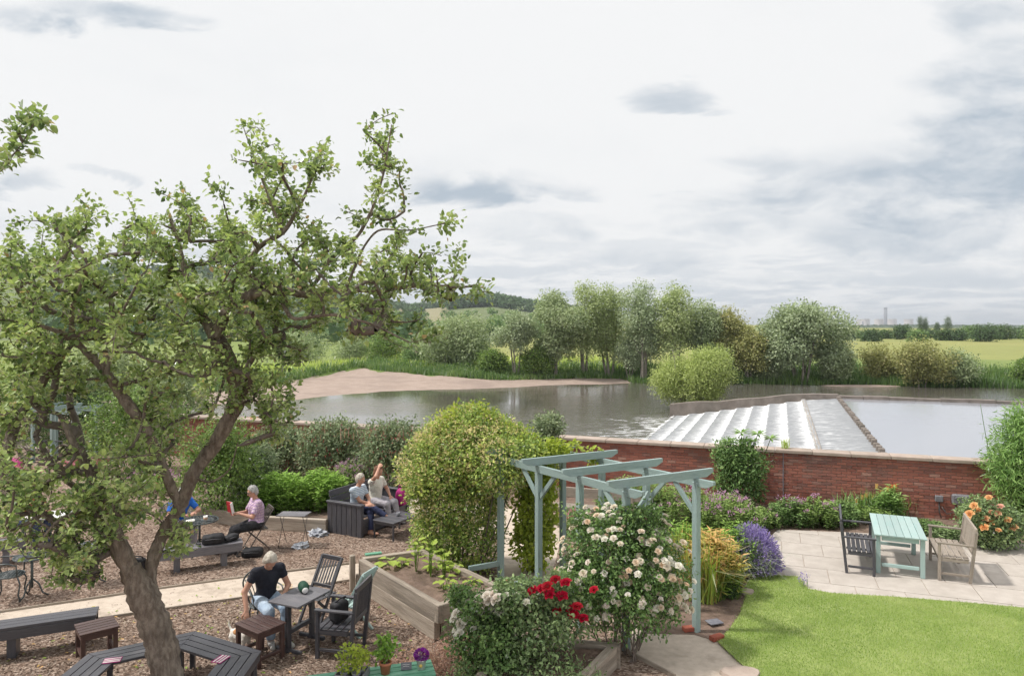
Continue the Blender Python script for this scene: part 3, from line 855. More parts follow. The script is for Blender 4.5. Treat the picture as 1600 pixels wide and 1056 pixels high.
def build_ground():
    # mulched garden ground
    xs = [-45, -12.6, -12.6]
    pts = [(-60, -6), (16, -6), (16, wall_y(16) + .1), (-12.4, wall_y(-12.4) + .1), (-12.4, 36), (-60, 36)]
    poly_sheet('garden_ground', pts, 0, 'mulch')
    poly_sheet('path', PATH_A, .004, 'gravel_path')
    poly_sheet('path', PATH_B, .004, 'gravel_path')
    poly_sheet('path', PATH_C, .006, 'gravel_path')
    poly_sheet('path', [G(-100, 715), G(20, 700), G(140, 702), G(160, 690), G(60, 682), G(-100, 690)], .004, 'gravel_path')
    # timber edging along the path
    e = thing('path_edging', 'thin timber edging boards along the far side of the pale diagonal path', 'edging')
    up = [G(-100, 975), G(0, 957), G(130, 938), G(250, 920), G(375, 903), G(470, 891), G(556, 880)]
    for a, b in zip(up[:-1], up[1:]): bar('board', a + Vector((0, 0, .01)), b + Vector((0, 0, .01)), .025, .06, 'sleeper_wood', e)
    e = thing('path_edging', 'thin timber edging boards along the near side of the pale diagonal path', 'edging')
    up = [G(0, 993), G(150, 968), G(260, 952), G(385, 934), G(470, 919), G(556, 906)]
    for a, b in zip(up[:-1], up[1:]): bar('board', a + Vector((0, 0, .01)), b + Vector((0, 0, .01)), .025, .06, 'sleeper_wood', e)
    e = thing('path_edging', 'thin timber edging board beside the gravel path below the cream rose', 'edging')
    bar('board', G(980, 1020) + Vector((0, 0, .02)), G(1056, 1060) + Vector((0, 0, .02)), .025, .08, 'sleeper_wood', e)
    # dark soil of the flower beds
    poly_sheet('bed_soil', [G(1010, 990), G(1085, 992), G(1128, 1005), G(1165, 940), G(1170, 905), G(1200, 840), G(1214, 828), G(1330, 832), G(1600, 849), (14, wall_y(14)), (1.6, wall_y(1.6)), G(880, 790), G(930, 900)], .008, 'soil')
    poly_sheet('bed_soil', [G(405, 805), G(520, 812), G(560, 770), G(650, 768), (.5, wall_y(.5)), (-9, wall_y(-9)), (-9, 19)], .03, 'soil')
    poly_sheet('lawn', LAWN, .035, 'turf')
    # grass blades
    n = 190000
    c = np.stack([rng.uniform(2.6, 9.6, n), rng.uniform(8.6, 13.0, n)], 1)
    px = 800 + FPX * c[:, 0] / c[:, 1]; py = HOR + FPX * CAMZ / c[:, 1]
    k = in_poly(c[:, 0], c[:, 1], LAWN) & (px < 1640) & (py < 1085); c = c[k]
    P = np.concatenate([c, np.full((len(c), 1), .03)], 1)
    c = c + rng.normal(size=c.shape) * .022; P[:, :2] = c
    tone = .42 + .26 * snoise(c[:, 0], c[:, 1], 1.1) + .18 * snoise(c[:, 0] + 5, c[:, 1], 3.7) + rng.normal(0, .2, len(c))
    blades('lawn_grass', P, rng.uniform(.016, .038, len(c)), .007, 'grass_blade', None, .5, np.clip(tone, 0, 1), seg=1)
    # paving slabs, each its own stone
    pat = poly_sheet('patio', PATIO, .012, 'gravel_path')
    hull = [Vector((p[0], p[1], 0)) for p in PATIO]
    ang = R(-20); ca, sa = math.cos(ang), math.sin(ang)
    sz = .78; org = Vector((4.3, 12.2, 0))

    def clip(poly, a, b):
        out = []
        for i in range(len(poly)):
            p, q = poly[i], poly[(i + 1) % len(poly)]
            dp = (b[0] - a[0]) * (p[1] - a[1]) - (b[1] - a[1]) * (p[0] - a[0]); dq = (b[0] - a[0]) * (q[1] - a[1]) - (b[1] - a[1]) * (q[0] - a[0])
            if dp >= 0: out.append(p)
            if (dp >= 0) != (dq >= 0):
                t = dp / (dp - dq); out.append((p[0] + (q[0] - p[0]) * t, p[1] + (q[1] - p[1]) * t))
        return out
    area = sum(hull[i][0] * hull[(i + 1) % len(hull)][1] - hull[(i + 1) % len(hull)][0] * hull[i][1] for i in range(len(hull)))
    H = [(p[0], p[1]) for p in (hull if area > 0 else hull[::-1])]
    # convex outline for clipping
    pts = sorted(set(H)); lo = []; hi = []
    cr = lambda o, a, b: (a[0] - o[0]) * (b[1] - o[1]) - (a[1] - o[1]) * (b[0] - o[0])
    for p in pts:
        while len(lo) > 1 and cr(lo[-2], lo[-1], p) <= 0: lo.pop()
        lo.append(p)
    for p in reversed(pts):
        while len(hi) > 1 and cr(hi[-2], hi[-1], p) <= 0: hi.pop()
        hi.append(p)
    H = lo[:-1] + hi[:-1]
    for i in range(-4, 18):
        for j in range(-8, 10):
            sh = .5 * sz * (j % 2)
            g = .006
            q = [(i * sz + sh + g, j * sz + g), ((i + 1) * sz + sh - g, j * sz + g), ((i + 1) * sz + sh - g, (j + 1) * sz - g), (i * sz + sh + g, (j + 1) * sz - g)]
            q = [(org.x + x * ca - y * sa, org.y + x * sa + y * ca) for x, y in q]
            for a, b in zip(H, H[1:] + H[:1]):
                q = clip(q, a, b)
                if len(q) < 3: break
            if len(q) < 3: continue
            cx = sum(p[0] for p in q) / len(q); cy = sum(p[1] for p in q) / len(q)
            if 800 + FPX * cx / cy > 1690: continue
            zt = .024 + random.uniform(0, .004)
            n = len(q); a = Acc()
            a.add([(x - cx, y - cy, 0) for x, y in q] + [(x - cx, y - cy, -.02) for x, y in q], [tuple(range(n))] + [(k, n + k, n + (k + 1) % n, (k + 1) % n) for k in range(n)])
            o = a.obj('paving_slab', 'paving', pat); o.location = (cx, cy, zt)
    # loose wood chips on the mulch
    n = 90000
    dd = rng.uniform(8.9, 20, n) ** 1.0
    P = np.stack([rng.uniform(-.76, .05, n) * dd, dd, np.full(n, .012)], 1)
    k = ~in_poly(P[:, 0], P[:, 1], PATH_A) & ~in_poly(P[:, 0], P[:, 1], PATH_B) & (rng.random(n) < 1.25 - dd / 20)
    P = P[k]; n = len(P); a = rng.random(n) * 6.28
    D = np.stack([np.cos(a), np.sin(a), rng.normal(0, .25, n)], 1)
    leaves('bark_chips', P, D, np.array([0, 0, 1.0]) + rng.normal(size=(n, 3)) * .35, rng.uniform(.025, .07, n), rng.uniform(.012, .03, n), 'chip', None, rng.random(n))
    # dropped chips on the path
    n = 700
    dd = rng.uniform(10, 14, n); P = np.stack([rng.uniform(-.75, -.2, n) * dd, dd, np.full(n, .012)], 1)
    P = P[in_poly(P[:, 0], P[:, 1], PATH_A)]; n = len(P)
    leaves('litter', P, rdir(n) * [1, 1, .1], np.array([0, 0, 1.0]) + rng.normal(size=(n, 3)) * .2, .03, .015, 'chip', None, rng.random(n) * .5)


    n = 420
    a = rng.random(n) * 6.28; q = 3.4 * np.sqrt(rng.random(n)); P = np.stack([-4.2 + q * np.cos(a), 9.6 + q * .9 * np.sin(a), np.full(n, .02)], 1)
    leaves('fallen_leaves', P, rdir(n) * [1, 1, .15], np.array([0, 0, 1.0]) + rng.normal(size=(n, 3)) * .3, rng.uniform(.04, .07, n), .03, 'leaf_strap', None, rng.random(n), True)


build_ground()


def build_wall():
    L, H = 27.4, 1.36
    o0 = np.array([-12.3, wall_y(-12.3)])
    w = thing('brick_wall', 'long red brick wall with pale stone coping between garden and river', 'wall', (o0[0], o0[1], 0), math.atan2(WT[1], WT[0]))
    # local x along the wall, local -y faces the garden
    box('mortar_core', (L, .30, H + 5.5), (L / 2, .165, (H - 5.5) / 2), 'mortar', w, bev=0)
    bl, bh, pl, ph = .215, .065, .2255, .0755
    ncol = int(H / ph); items = []
    for r in range(ncol):
        for c in range(int(L / pl)):
            x = c * pl + (pl / 2 if r % 2 else 0) + .12; z = r * ph + .045
            X = o0[0] + WT[0] * x
            items.append((x, z, X))
    near = [it for it in items if 5.0 < it[2] < 10.6 and it[1] > .42]
    near.sort(key=lambda it: abs(it[2] - 8.0) - it[1] * .3)
    chosen = set((i[0], i[1]) for i in near[:300])
    bm = boxmesh(bl, .03, bh, 'brick', .004)
    rest = []
    for x, z, X in items:
        if (x, z) in chosen:
            o = bpy.data.objects.new('brick', bm); link(o, w); o.location = (x, .012 + random.uniform(-.003, .003), z); o.rotation_euler = (0, random.uniform(-.006, .006), random.uniform(-.01, .01))
        else: rest.append((x, z))
    b = np.array([[-1, -1, -1], [1, -1, -1], [1, 1, -1], [-1, 1, -1], [-1, -1, 1], [1, -1, 1], [1, 1, 1], [-1, 1, 1]]) * np.array([bl, .03, bh]) / 2
    f = np.array([[0, 1, 5, 4], [1, 2, 6, 5], [3, 0, 4, 7], [4, 5, 6, 7], [0, 3, 2, 1]])
    rest = np.array(rest); n = len(rest)
    c = np.stack([rest[:, 0], .012 + rng.uniform(-.003, .003, n), rest[:, 1]], 1)
    V = (c[:, None, :] + b[None]).reshape(-1, 3); F = (np.arange(n)[:, None, None] * 8 + f[None]).reshape(-1, 4)
    npobj('bricks', V, F, 'brick', w, np.repeat(rng.random(n), 5), False, 'stuff')
    nc = 31; cl = L / nc
    for k in range(nc):
        box('coping_stone', (cl - .008, .47, .085), ((k + .5) * cl, .165, H + .048 + random.uniform(-.002, .002)), 'stone_coping', w, (0, 0, random.uniform(-.003, .003)), .012)
    # downpipe-like movement joint and clip
    x = (6.95 - o0[0]) / WT[0]
    bar('movement_joint', (x, -.012, .02), (x, -.012, H), .02, .02, 'slate', w)
    return w, o0


WALL, W0 = build_wall()


def wall_pt(X, z, off=0.0):
    """point on the garden face of the wall"""
    return Vector((X + WN[0] * off, wall_y(X) + WN[1] * off, z))

# ------------------------------------------------------------------ trees beyond the river


def limb(acc, p0, p1, r0, r1, bend=.1, n=6, sides=6):
    p0, p1 = np.array(p0, float), np.array(p1, float); L = np.linalg.norm(p1 - p0)
    m = (p0 + p1) / 2 + rng.normal(size=3) * bend * L
    t = np.linspace(0, 1, n)[:, None]
    pts = (1 - t) ** 2 * p0 + 2 * t * (1 - t) * m + t ** 2 * p1
    acc.add(*tube_geo(pts, list(np.linspace(r0, r1, n)), sides, False))
    return pts


def tree(name, label, px, top, base, width, mat, zb=None, style='round', nc=260, nl=22, size=.34, stems=3, group=None, cat='tree', bark='pale_bark', aspect=.62, d=None, yd=.8):
    if zb is None:
        dd = 110
        for _ in range(6):
            X = (px - 800) / FPX * dd; zb = float(land_z(X, dd)); dd = .5 * dd + .5 * FPX * (CAMZ - zb) / (base - HOR)
        d = dd
    if d is None: d = FPX * (CAMZ - zb) / (base - HOR)
    X = (px - 800) / FPX * d; H = (base - top) * d / FPX; W = width * d / FPX
    t = thing(name, label, cat, (X, d, zb), 0, group)
    tr = Acc(); blobs = []
    k = H / 12
    if style == 'poplar':
        # open, upright crown of several tufted masses carried on bare stems
        for i in range(9):
            f = i / 8; z = H * (.30 + .66 * f); r = W * (.30 + .22 * math.sin(f * 3.0)) * (1.05 - .35 * f)
            blobs.append((rng.normal(0, W * .13), rng.normal(0, W * .13), z, r, r, H * .10))
    elif style == 'column':
        for i in range(8):
            f = i / 7; blobs.append((rng.normal(0, W * .05), rng.normal(0, W * .05), H * (.12 + .8 * f), W * .45 * (1 - .55 * f * f), W * .45 * (1 - .55 * f * f), H * .11))
    elif style == 'bush':
        for i in range(11):
            a = rng.random() * 6.28; q = math.sqrt(rng.random()) * .33; z = H * (.22 + .58 * rng.random() * (1 - q))
            r = W * rng.uniform(.17, .27); blobs.append((W * q * math.cos(a), W * q * yd * math.sin(a), z, r, r, min(r, H * .26)))
        blobs.append((0, 0, H * .42, W * .38, W * .35, H * .36))
    else:
        for i in range(13):
            a = rng.random() * 6.28; q = math.sqrt(rng.random()) * .36; z = H * (.30 + .56 * rng.random() * (1 - .5 * q))
            r = W * rng.uniform(.14, .24); blobs.append((W * q * math.cos(a), W * q * yd * math.sin(a), z, r, r, r * .9))
        blobs.append((0, 0, H * .78, W * .22, W * .22, H * .2))
    for s in range(stems):
        a = 6.28 * s / stems + rng.random(); bx, by = .06 * W * math.cos(a), .06 * W * math.sin(a)
        b = blobs[s % len(blobs)]; e = (W * .22 * math.cos(a) * (stems > 1), W * .2 * math.sin(a) * (stems > 1), H * rng.uniform(.62, .85))
        pts = limb(tr, (bx, by, -.3), e, .20 * k, .04 * k, .05, 8)
        for q in range(4):
            i = rng.integers(2, 7); b = blobs[rng.integers(len(blobs))]
            if b[2] > pts[i][2] - .5: limb(tr, pts[i], b[:3], .07 * k, .02 * k, .12, 6, 5)
    o = tr.obj('trunk', bark, t, True)
    foliage('crown', blobs, int(nc * 2.2), int(nl * 1.35), size * 1.75, size * .98, mat, t, .35, aspect, .25, zmin=.15)
    return t


GT = 'trees along the far river bank'
tree('willow_tree', 'broad round willow left of the far bank row, behind the beach', 706, 482, 572, 150, 'leaf_willow', stems=4, nc=420, group=GT, style='bush', size=.4)
tree('willow_tree', 'small airy willow at the left end of the tall row on the far bank', 806, 487, 582, 66, 'leaf_silver', stems=3, nc=210, group=GT, size=.3)
tree('willow_tree', 'dark dense upright willow, second in the tall far bank row', 866, 463, 588, 74, 'leaf_willow', stems=3, nc=340, group=GT, style='poplar', size=.36)
tree('poplar_tree', 'tall pale poplar just right of the dark dense willow', 914, 452, 588, 66, 'leaf_poplar', style='poplar', stems=3, nc=200, nl=20, group=GT)
tree('poplar_tree', 'tall slim poplar with bare lower stems, middle of the far row', 953, 455, 589, 56, 'leaf_poplar', style='poplar', stems=3, nc=170, nl=20, group=GT)
tree('poplar_tree', 'tall pale grey-green poplar right of the silvery low willow', 1006, 452, 590, 62, 'leaf_silver', style='poplar', stems=3, nc=190, nl=20, group=GT)
tree('poplar_tree', 'tall thin see-through poplar behind the yellow-green river bush', 1054, 454, 586, 58, 'leaf_poplar', style='poplar', stems=2, nc=160, nl=20, group=GT)
tree('poplar_tree', 'shorter spreading tree at the right end of the poplar row', 1094, 474, 584, 72, 'leaf_willow', style='round', stems=3, nc=230, nl=20, group=GT)
tree('willow_tree', 'low silvery willow standing in front of the poplar row', 984, 514, 590, 50, 'leaf_silver', stems=3, nc=150, group=GT, size=.28)
tree('willow_tree', 'olive-tinted tree between poplar row and large silver willow', 1136, 488, 584, 66, 'leaf_olive', stems=3, nc=210, group=GT)
tree('willow_tree', 'small yellowish tree just left of the large silver willow', 1170, 516, 590, 62, 'leaf_olive', stems=3, nc=190, group=GT)
tree('willow_tree', 'large rounded silver-green willow at the water edge on the far bank', 1252, 473, 600, 142, 'leaf_silver', stems=5, nc=620, nl=24, group=GT, style='round', size=.38)
tree('willow_tree', 'dark rounded bush against the right side of the large silver willow', 1302, 528, 600, 52, 'leaf_willow', stems=3, nc=170, group=GT, style='bush', size=.3)
tree('willow_tree', 'gnarled olive shrub with open stems right of the large willow', 1376, 533, 598, 74, 'leaf_olive', stems=4, nc=170, nl=18, group=GT, size=.3)
tree('willow_tree', 'widest olive brown shrub on the right part of the far bank', 1438, 527, 606, 92, 'leaf_olive', stems=5, nc=260, nl=18, group=GT, size=.3)
tree('willow_tree', 'loose shrub at the right end of the far bank thicket', 1496, 545, 603, 62, 'leaf_willow', stems=4, nc=140, nl=18, group=GT, size=.28)
tree('willow_tree', 'dark bush cut by the right edge of the picture on the far bank', 1606, 552, 602, 44, 'leaf_mid', stems=3, nc=120, group=GT, style='bush', size=.3)
tree('river_bush', 'bright yellow-green rounded willow bush growing in the river by the weir', 1078, 524, 641, 132, 'leaf_yellowgreen', zb=-4.1, stems=6, nc=560, nl=24, size=.24, cat='bush', style='bush', aspect=.4)
for px, tp, bs, wd, mt, lb in [(600, 515, 563, 90, 'leaf_mid', 'dark green bush beyond the beach under the apple branch tips'),
                               (540, 520, 562, 80, 'leaf_willow', 'grey-green bush beyond the beach, left of the dark one'),
                               (470, 505, 566, 110, 'leaf_willow', 'large grey-green bush behind the grassy bank seen past the apple trunk'),
                               (655, 530, 566, 60, 'leaf_far', 'low bush against the left side of the broad round willow'),
                               (770, 545, 580, 40, 'leaf_mid', 'small dark bush between broad willow and tall row'),
                               (835, 540, 585, 50, 'leaf_mid', 'low thicket bush below the airy willow'),
                               (1115, 535, 588, 60, 'leaf_mid', 'low dark thicket bush behind the yellow-green river bush'),
                               (1195, 560, 596, 60, 'leaf_willow', 'low bush at the left foot of the large silver willow')]:
    tree('bank_bush', lb, px, tp, bs, wd, mt, stems=3, nc=130, nl=18, size=.34, cat='bush', style='bush', group='bushes on the far bank')

# hedgerow trees across the field, poplars, woods on the hill
GH = 'hedgerow trees beyond the yellow field'
hl = ['leaf_wood', 'leaf_far', 'leaf_wood', 'leaf_dark']
hp = [(1322, 516, 20), (1340, 519, 20), (1360, 517, 24), (1384, 518, 22), (1410, 509, 26), (1432, 518, 22), (1452, 517, 24), (1472, 518, 22), (1494, 516, 26), (1518, 509, 34), (1540, 508, 38), (1566, 508, 40), (1592, 511, 34), (1622, 509, 40), (1298, 514, 24), (700, 505, 40), (760, 503, 40), (785, 512, 30), (640, 508, 40), (590, 503, 46), (1120, 508, 30), (1160, 510, 30), (1196, 508, 26)]
nth = ['first', 'second', 'third', 'fourth', 'fifth', 'sixth', 'seventh', 'eighth', 'ninth', 'tenth', 'eleventh', 'twelfth', 'thirteenth', 'fourteenth', 'fifteenth', 'sixteenth', 'seventeenth', 'eighteenth', 'nineteenth', 'twentieth']
order = sorted(range(len(hp)), key=lambda i: hp[i][0])
for r, i in enumerate(order):
    px, tp, wd = hp[i]
    where = ('behind the far bank row, %s from the left' % nth[r]) if px < 1290 else 'across the yellow field, %s from the large willow' % nth[sum(1 for j in order[:r] if hp[j][0] >= 1290)]
    d = 360 + 40 * math.sin(i * 2.3); zb = float(land_z((px - 800) / FPX * d, d))
    tree('hedgerow_tree', 'dark green round tree ' + where, px, tp, HOR + (CAMZ - zb) * FPX / d, wd, hl[i % 4], zb=zb, stems=1, nc=90, nl=14, size=.75, style='bush', group=GH, aspect=.7, d=d)
for px, tp, wd, lb in [(1438, 494, 9, 'tall dark poplar, first of the near pair by the cooling towers'), (1446, 497, 8, 'slim dark poplar, second of the near pair by the cooling towers'), (1464, 505, 7, 'shortest dark poplar between the pair and the single tall one'), (1481, 494, 13, 'single tall dark poplar standing apart right of the pair')]:
    d = 640; zb = float(land_z((px - 800) / FPX * d, d))
    tree('poplar_column', lb, px, tp, HOR + (CAMZ - zb) * FPX / d, wd, 'leaf_dark', zb=zb, stems=1, nc=110, nl=12, size=.5, style='column', group='dark poplars on the horizon', aspect=.6, d=d)


def scatter_wood(name, label, n, pxr, dr, size, mat, cond=None):
    """a far wood: crowns of clumped leaves over the slope, read as one mass"""
    P = []; Nn = []; T = []
    px = rng.uniform(*pxr, n); d = rng.uniform(*dr, n); X = (px - 800) / FPX * d; Z = land_z(X, d)
    if cond is not None:
        k = cond(px, d); X, d, Z = X[k], d[k], Z[k]
    n = len(X); nl = 34
    r = size * rng.uniform(.7, 1.3, n)
    dirs = rdir(n * nl); dirs[:, 2] = np.abs(dirs[:, 2])
    c = np.repeat(np.stack([X, d, Z + r * .4], 1), nl, 0)
    P = c + dirs * np.repeat(r, nl)[:, None] * rng.uniform(.75, 1.05, (n * nl, 1))
    t = np.repeat(rng.random(n), nl) * .7 + rng.random(n * nl) * .3
    L = np.repeat(r, nl) * rng.uniform(.5, .9, n * nl)
    o = leaves(name, P, unit(rdir(n * nl) + np.array([0, 0, .1])), dirs, L, L * .9, mat, None, t)
    tag(o, label, 'wood', None, 'stuff')


scatter_wood('wood', 'dark green wood covering the distant hill', 1250, (670, 905), (1080, 1600), 8.5, 'leaf_wood', lambda px, d: (px > 690 + (1600 - d) * .03))
scatter_wood('wood', 'tree belt along the ridge behind the apple tree', 500, (300, 700), (1430, 1600), 8, 'leaf_wood')
scatter_wood('wood', 'scrub across the lower slope of the hill', 300, (560, 860), (420, 900), 4.5, 'leaf_far', lambda px, d: np.sin(px * .09) + np.sin(d * .03) > .2)
scatter_wood('wood', 'blue-grey tree belt along the far horizon', 900, (1250, 1700), (2600, 4000), 3.5, 'leaf_wood')
scatter_wood('wood', 'hedges and copses over the hillside behind the apple tree', 620, (60, 660), (260, 1350), 6.5, 'leaf_wood', lambda px, d: np.sin(px * .021 + d * .011) + np.sin(d * .017 + 2) > -.2)


def build_bank():
    # rank grass, nettles and reeds along the far bank
    n = 30000
    X = rng.uniform(-46, 92, n); bw = np.interp(X, BWX, BWY)
    s = bw + np.abs(rng.normal(0, 5.5, n)) - .8
    k = X > 18; s[k] = rng.random(k.sum()) ** 1.3 * 11 - .6
    Y = bank_y(X) + s; Z = land_z(X, Y) - .1
    H = rng.uniform(.6, 1.5, n) * (1 + .35 * snoise(X, Y, .5)); H[k] *= 1.15
    mat = rng.random(n)
    g = (X > 16)
    tone = .45 + .25 * snoise(X, Y, .35) + rng.normal(0, .18, n)
    P = np.stack([X, Y, Z], 1)
    blades('reeds', P[g], H[g], .22, 'leaf_reed', None, .22, tone[g], seg=1)
    blades('bank_grass', P[~g], H[~g] * .85, .24, 'leaf_reed', None, .28, np.clip(tone[~g] + .12, 0, 1), seg=1)
    n = 9000
    X = rng.uniform(-55, 20, n); s = np.interp(X, BWX, BWY) + rng.uniform(4, 40, n); Y = bank_y(X) + s
    P = np.stack([X, Y, land_z(X, Y) - .05], 1)
    blades('meadow_grass', P, rng.uniform(.5, 1.1, n), .25, 'leaf_meadow', None, .3, .5 + .3 * snoise(X, Y, .25) + rng.normal(0, .15, n), seg=1)
    # clumps of leafy weeds on the bank
    X = rng.uniform(-45, 88, 330); bw = np.interp(X, BWX, BWY); Y = bank_y(X) + bw + rng.uniform(0, 9, 330); Z = land_z(X, Y)
    B = [(x, y, z + .35, rng.uniform(.6, 1.5), rng.uniform(.5, 1.2), rng.uniform(.35, .9)) for x, y, z in zip(X, Y, Z)]
    P, O, t = clumps(B, 1500, 16, .35, .5)
    L = .22 * rng.uniform(.7, 1.3, len(P))
    leaves('undergrowth', P, unit(O + rng.normal(size=P.shape) * .6), unit(O + [0, 0, .6]), L, L * .6, 'leaf_reed', None, t * .8)
    # tuft on the pond edge
    c = wp(-.5, -17.5, -1.5)
    P = np.array(c) + rng.normal(size=(90, 3)) * [.35, .3, 0]
    blades('grass_tuft', P, rng.uniform(.4, .9, 90), .05, 'leaf_meadow', None, .35, kind=None)
    tag(bpy.data.objects['grass_tuft'], 'tuft of yellow grass growing on the pond edge coping', 'grass')


build_bank()


def power_station():
    D = 6000.0; s = D / FPX
    prof = [(1.0, 0), (.80, .35), (.70, .6), (.66, .78), (.68, .92), (.71, 1.0)]
    me = None
    for px, dy, lb in [(1352, 0, 'leftmost pale cooling tower on the horizon'), (1364, 200, 'second pale cooling tower, just left of the tall chimney'), (1379, 60, 'pale cooling tower just right of the tall chimney'), (1394, 0, 'pale cooling tower at the left of the right-hand cluster'), (1405, 240, 'pale cooling tower set back within the right-hand cluster'), (1424, 40, 'rightmost pale cooling tower on the horizon')]:
        t = thing('cooling_tower', lb, 'cooling tower', ((px - 800) * s, D + dy, -48), 0, 'cooling towers of the distant power station')
        if me is None:
            a = Acc(); a.add(*lathe_geo([(53 * r, 116 * z) for r, z in prof], 32, False)); me = a.mesh('shell', 'tower_concrete', True)
        o = bpy.data.objects.new('shell', me); link(o, t)
    t = thing('chimney', 'tall slender grey chimney of the distant power station', 'chimney', ((1369 - 800) * s, D - 150, -62))
    lathe('shaft', [(17, 0), (14, 100), (12.5, 212)], 'slate', t); lathe('rim', [(13.5, 212.1), (13.5, 224)], 'slate', t)
    t = thing('chimney', 'small short chimney left of the cooling towers on the horizon', 'chimney', ((1339 - 800) * s, D - 100, -62))
    lathe('shaft', [(9, 0), (7, 108)], 'slate', t)


power_station()

# ------------------------------------------------------------------ apple trees


class Grower:
    """branching skeleton: traced main limbs, then shoots grown from the nearest wood to each shoot tip"""
    def __init__(s): s.p = []; s.par = []; s.r = []; s.chains = []

    def limb(s, pts, rad, start=None, step=.055):
        pts = [np.array(p, float) for p in pts]
        seg = [np.linalg.norm(b - a) for a, b in zip(pts[:-1], pts[1:])]; tot = sum(seg); n = max(3, int(tot / step))
        cum = np.concatenate([[0], np.cumsum(seg)]); P = np.array(pts)
        # smooth the trace
        tt = np.linspace(0, tot, n); Q = np.stack([np.interp(tt, cum, P[:, k]) for k in range(3)], 1)
        for _ in range(3): Q[1:-1] = (Q[:-2] + 2 * Q[1:-1] + Q[2:]) / 4
        rr = np.interp(tt, np.linspace(0, tot, len(rad)), rad)
        ch = [] if start is None else [start]
        for q, r in zip(Q, rr):
            s.p.append(q); s.r.append(r); s.par.append(ch[-1] if ch else -1); ch.append(len(s.p) - 1)
        s.chains.append(ch); return ch

    def near(s, q):
        A = np.array(s.p); d = np.linalg.norm(A - q, axis=1)
        d = d + .55 * np.maximum(0, A[:, 2] - q[2] + .15)          # shoots rise
        return int(np.argmin(d))

    def shoot(s, tip):
        tip = np.array(tip, float); i = s.near(tip); a = s.p[i]; v = tip - a; L = np.linalg.norm(v)
        n = max(3, int(L / .10))
        back = a - s.p[s.par[i]] if s.par[i] >= 0 else np.array([0, 0, 1.0])
        m = a + v * .45 + unit(back) * L * .18 + rng.normal(size=3) * L * .09
        t = np.linspace(0, 1, n + 1)[1:, None]
        Q = (1 - t) ** 2 * a + 2 * t * (1 - t) * m + t ** 2 * tip
        ch = [i]
        for k, q in enumerate(Q):
            s.p.append(q); s.r.append(-1); s.par.append(ch[-1]); ch.append(len(s.p) - 1)
        s.chains.append(ch); return ch


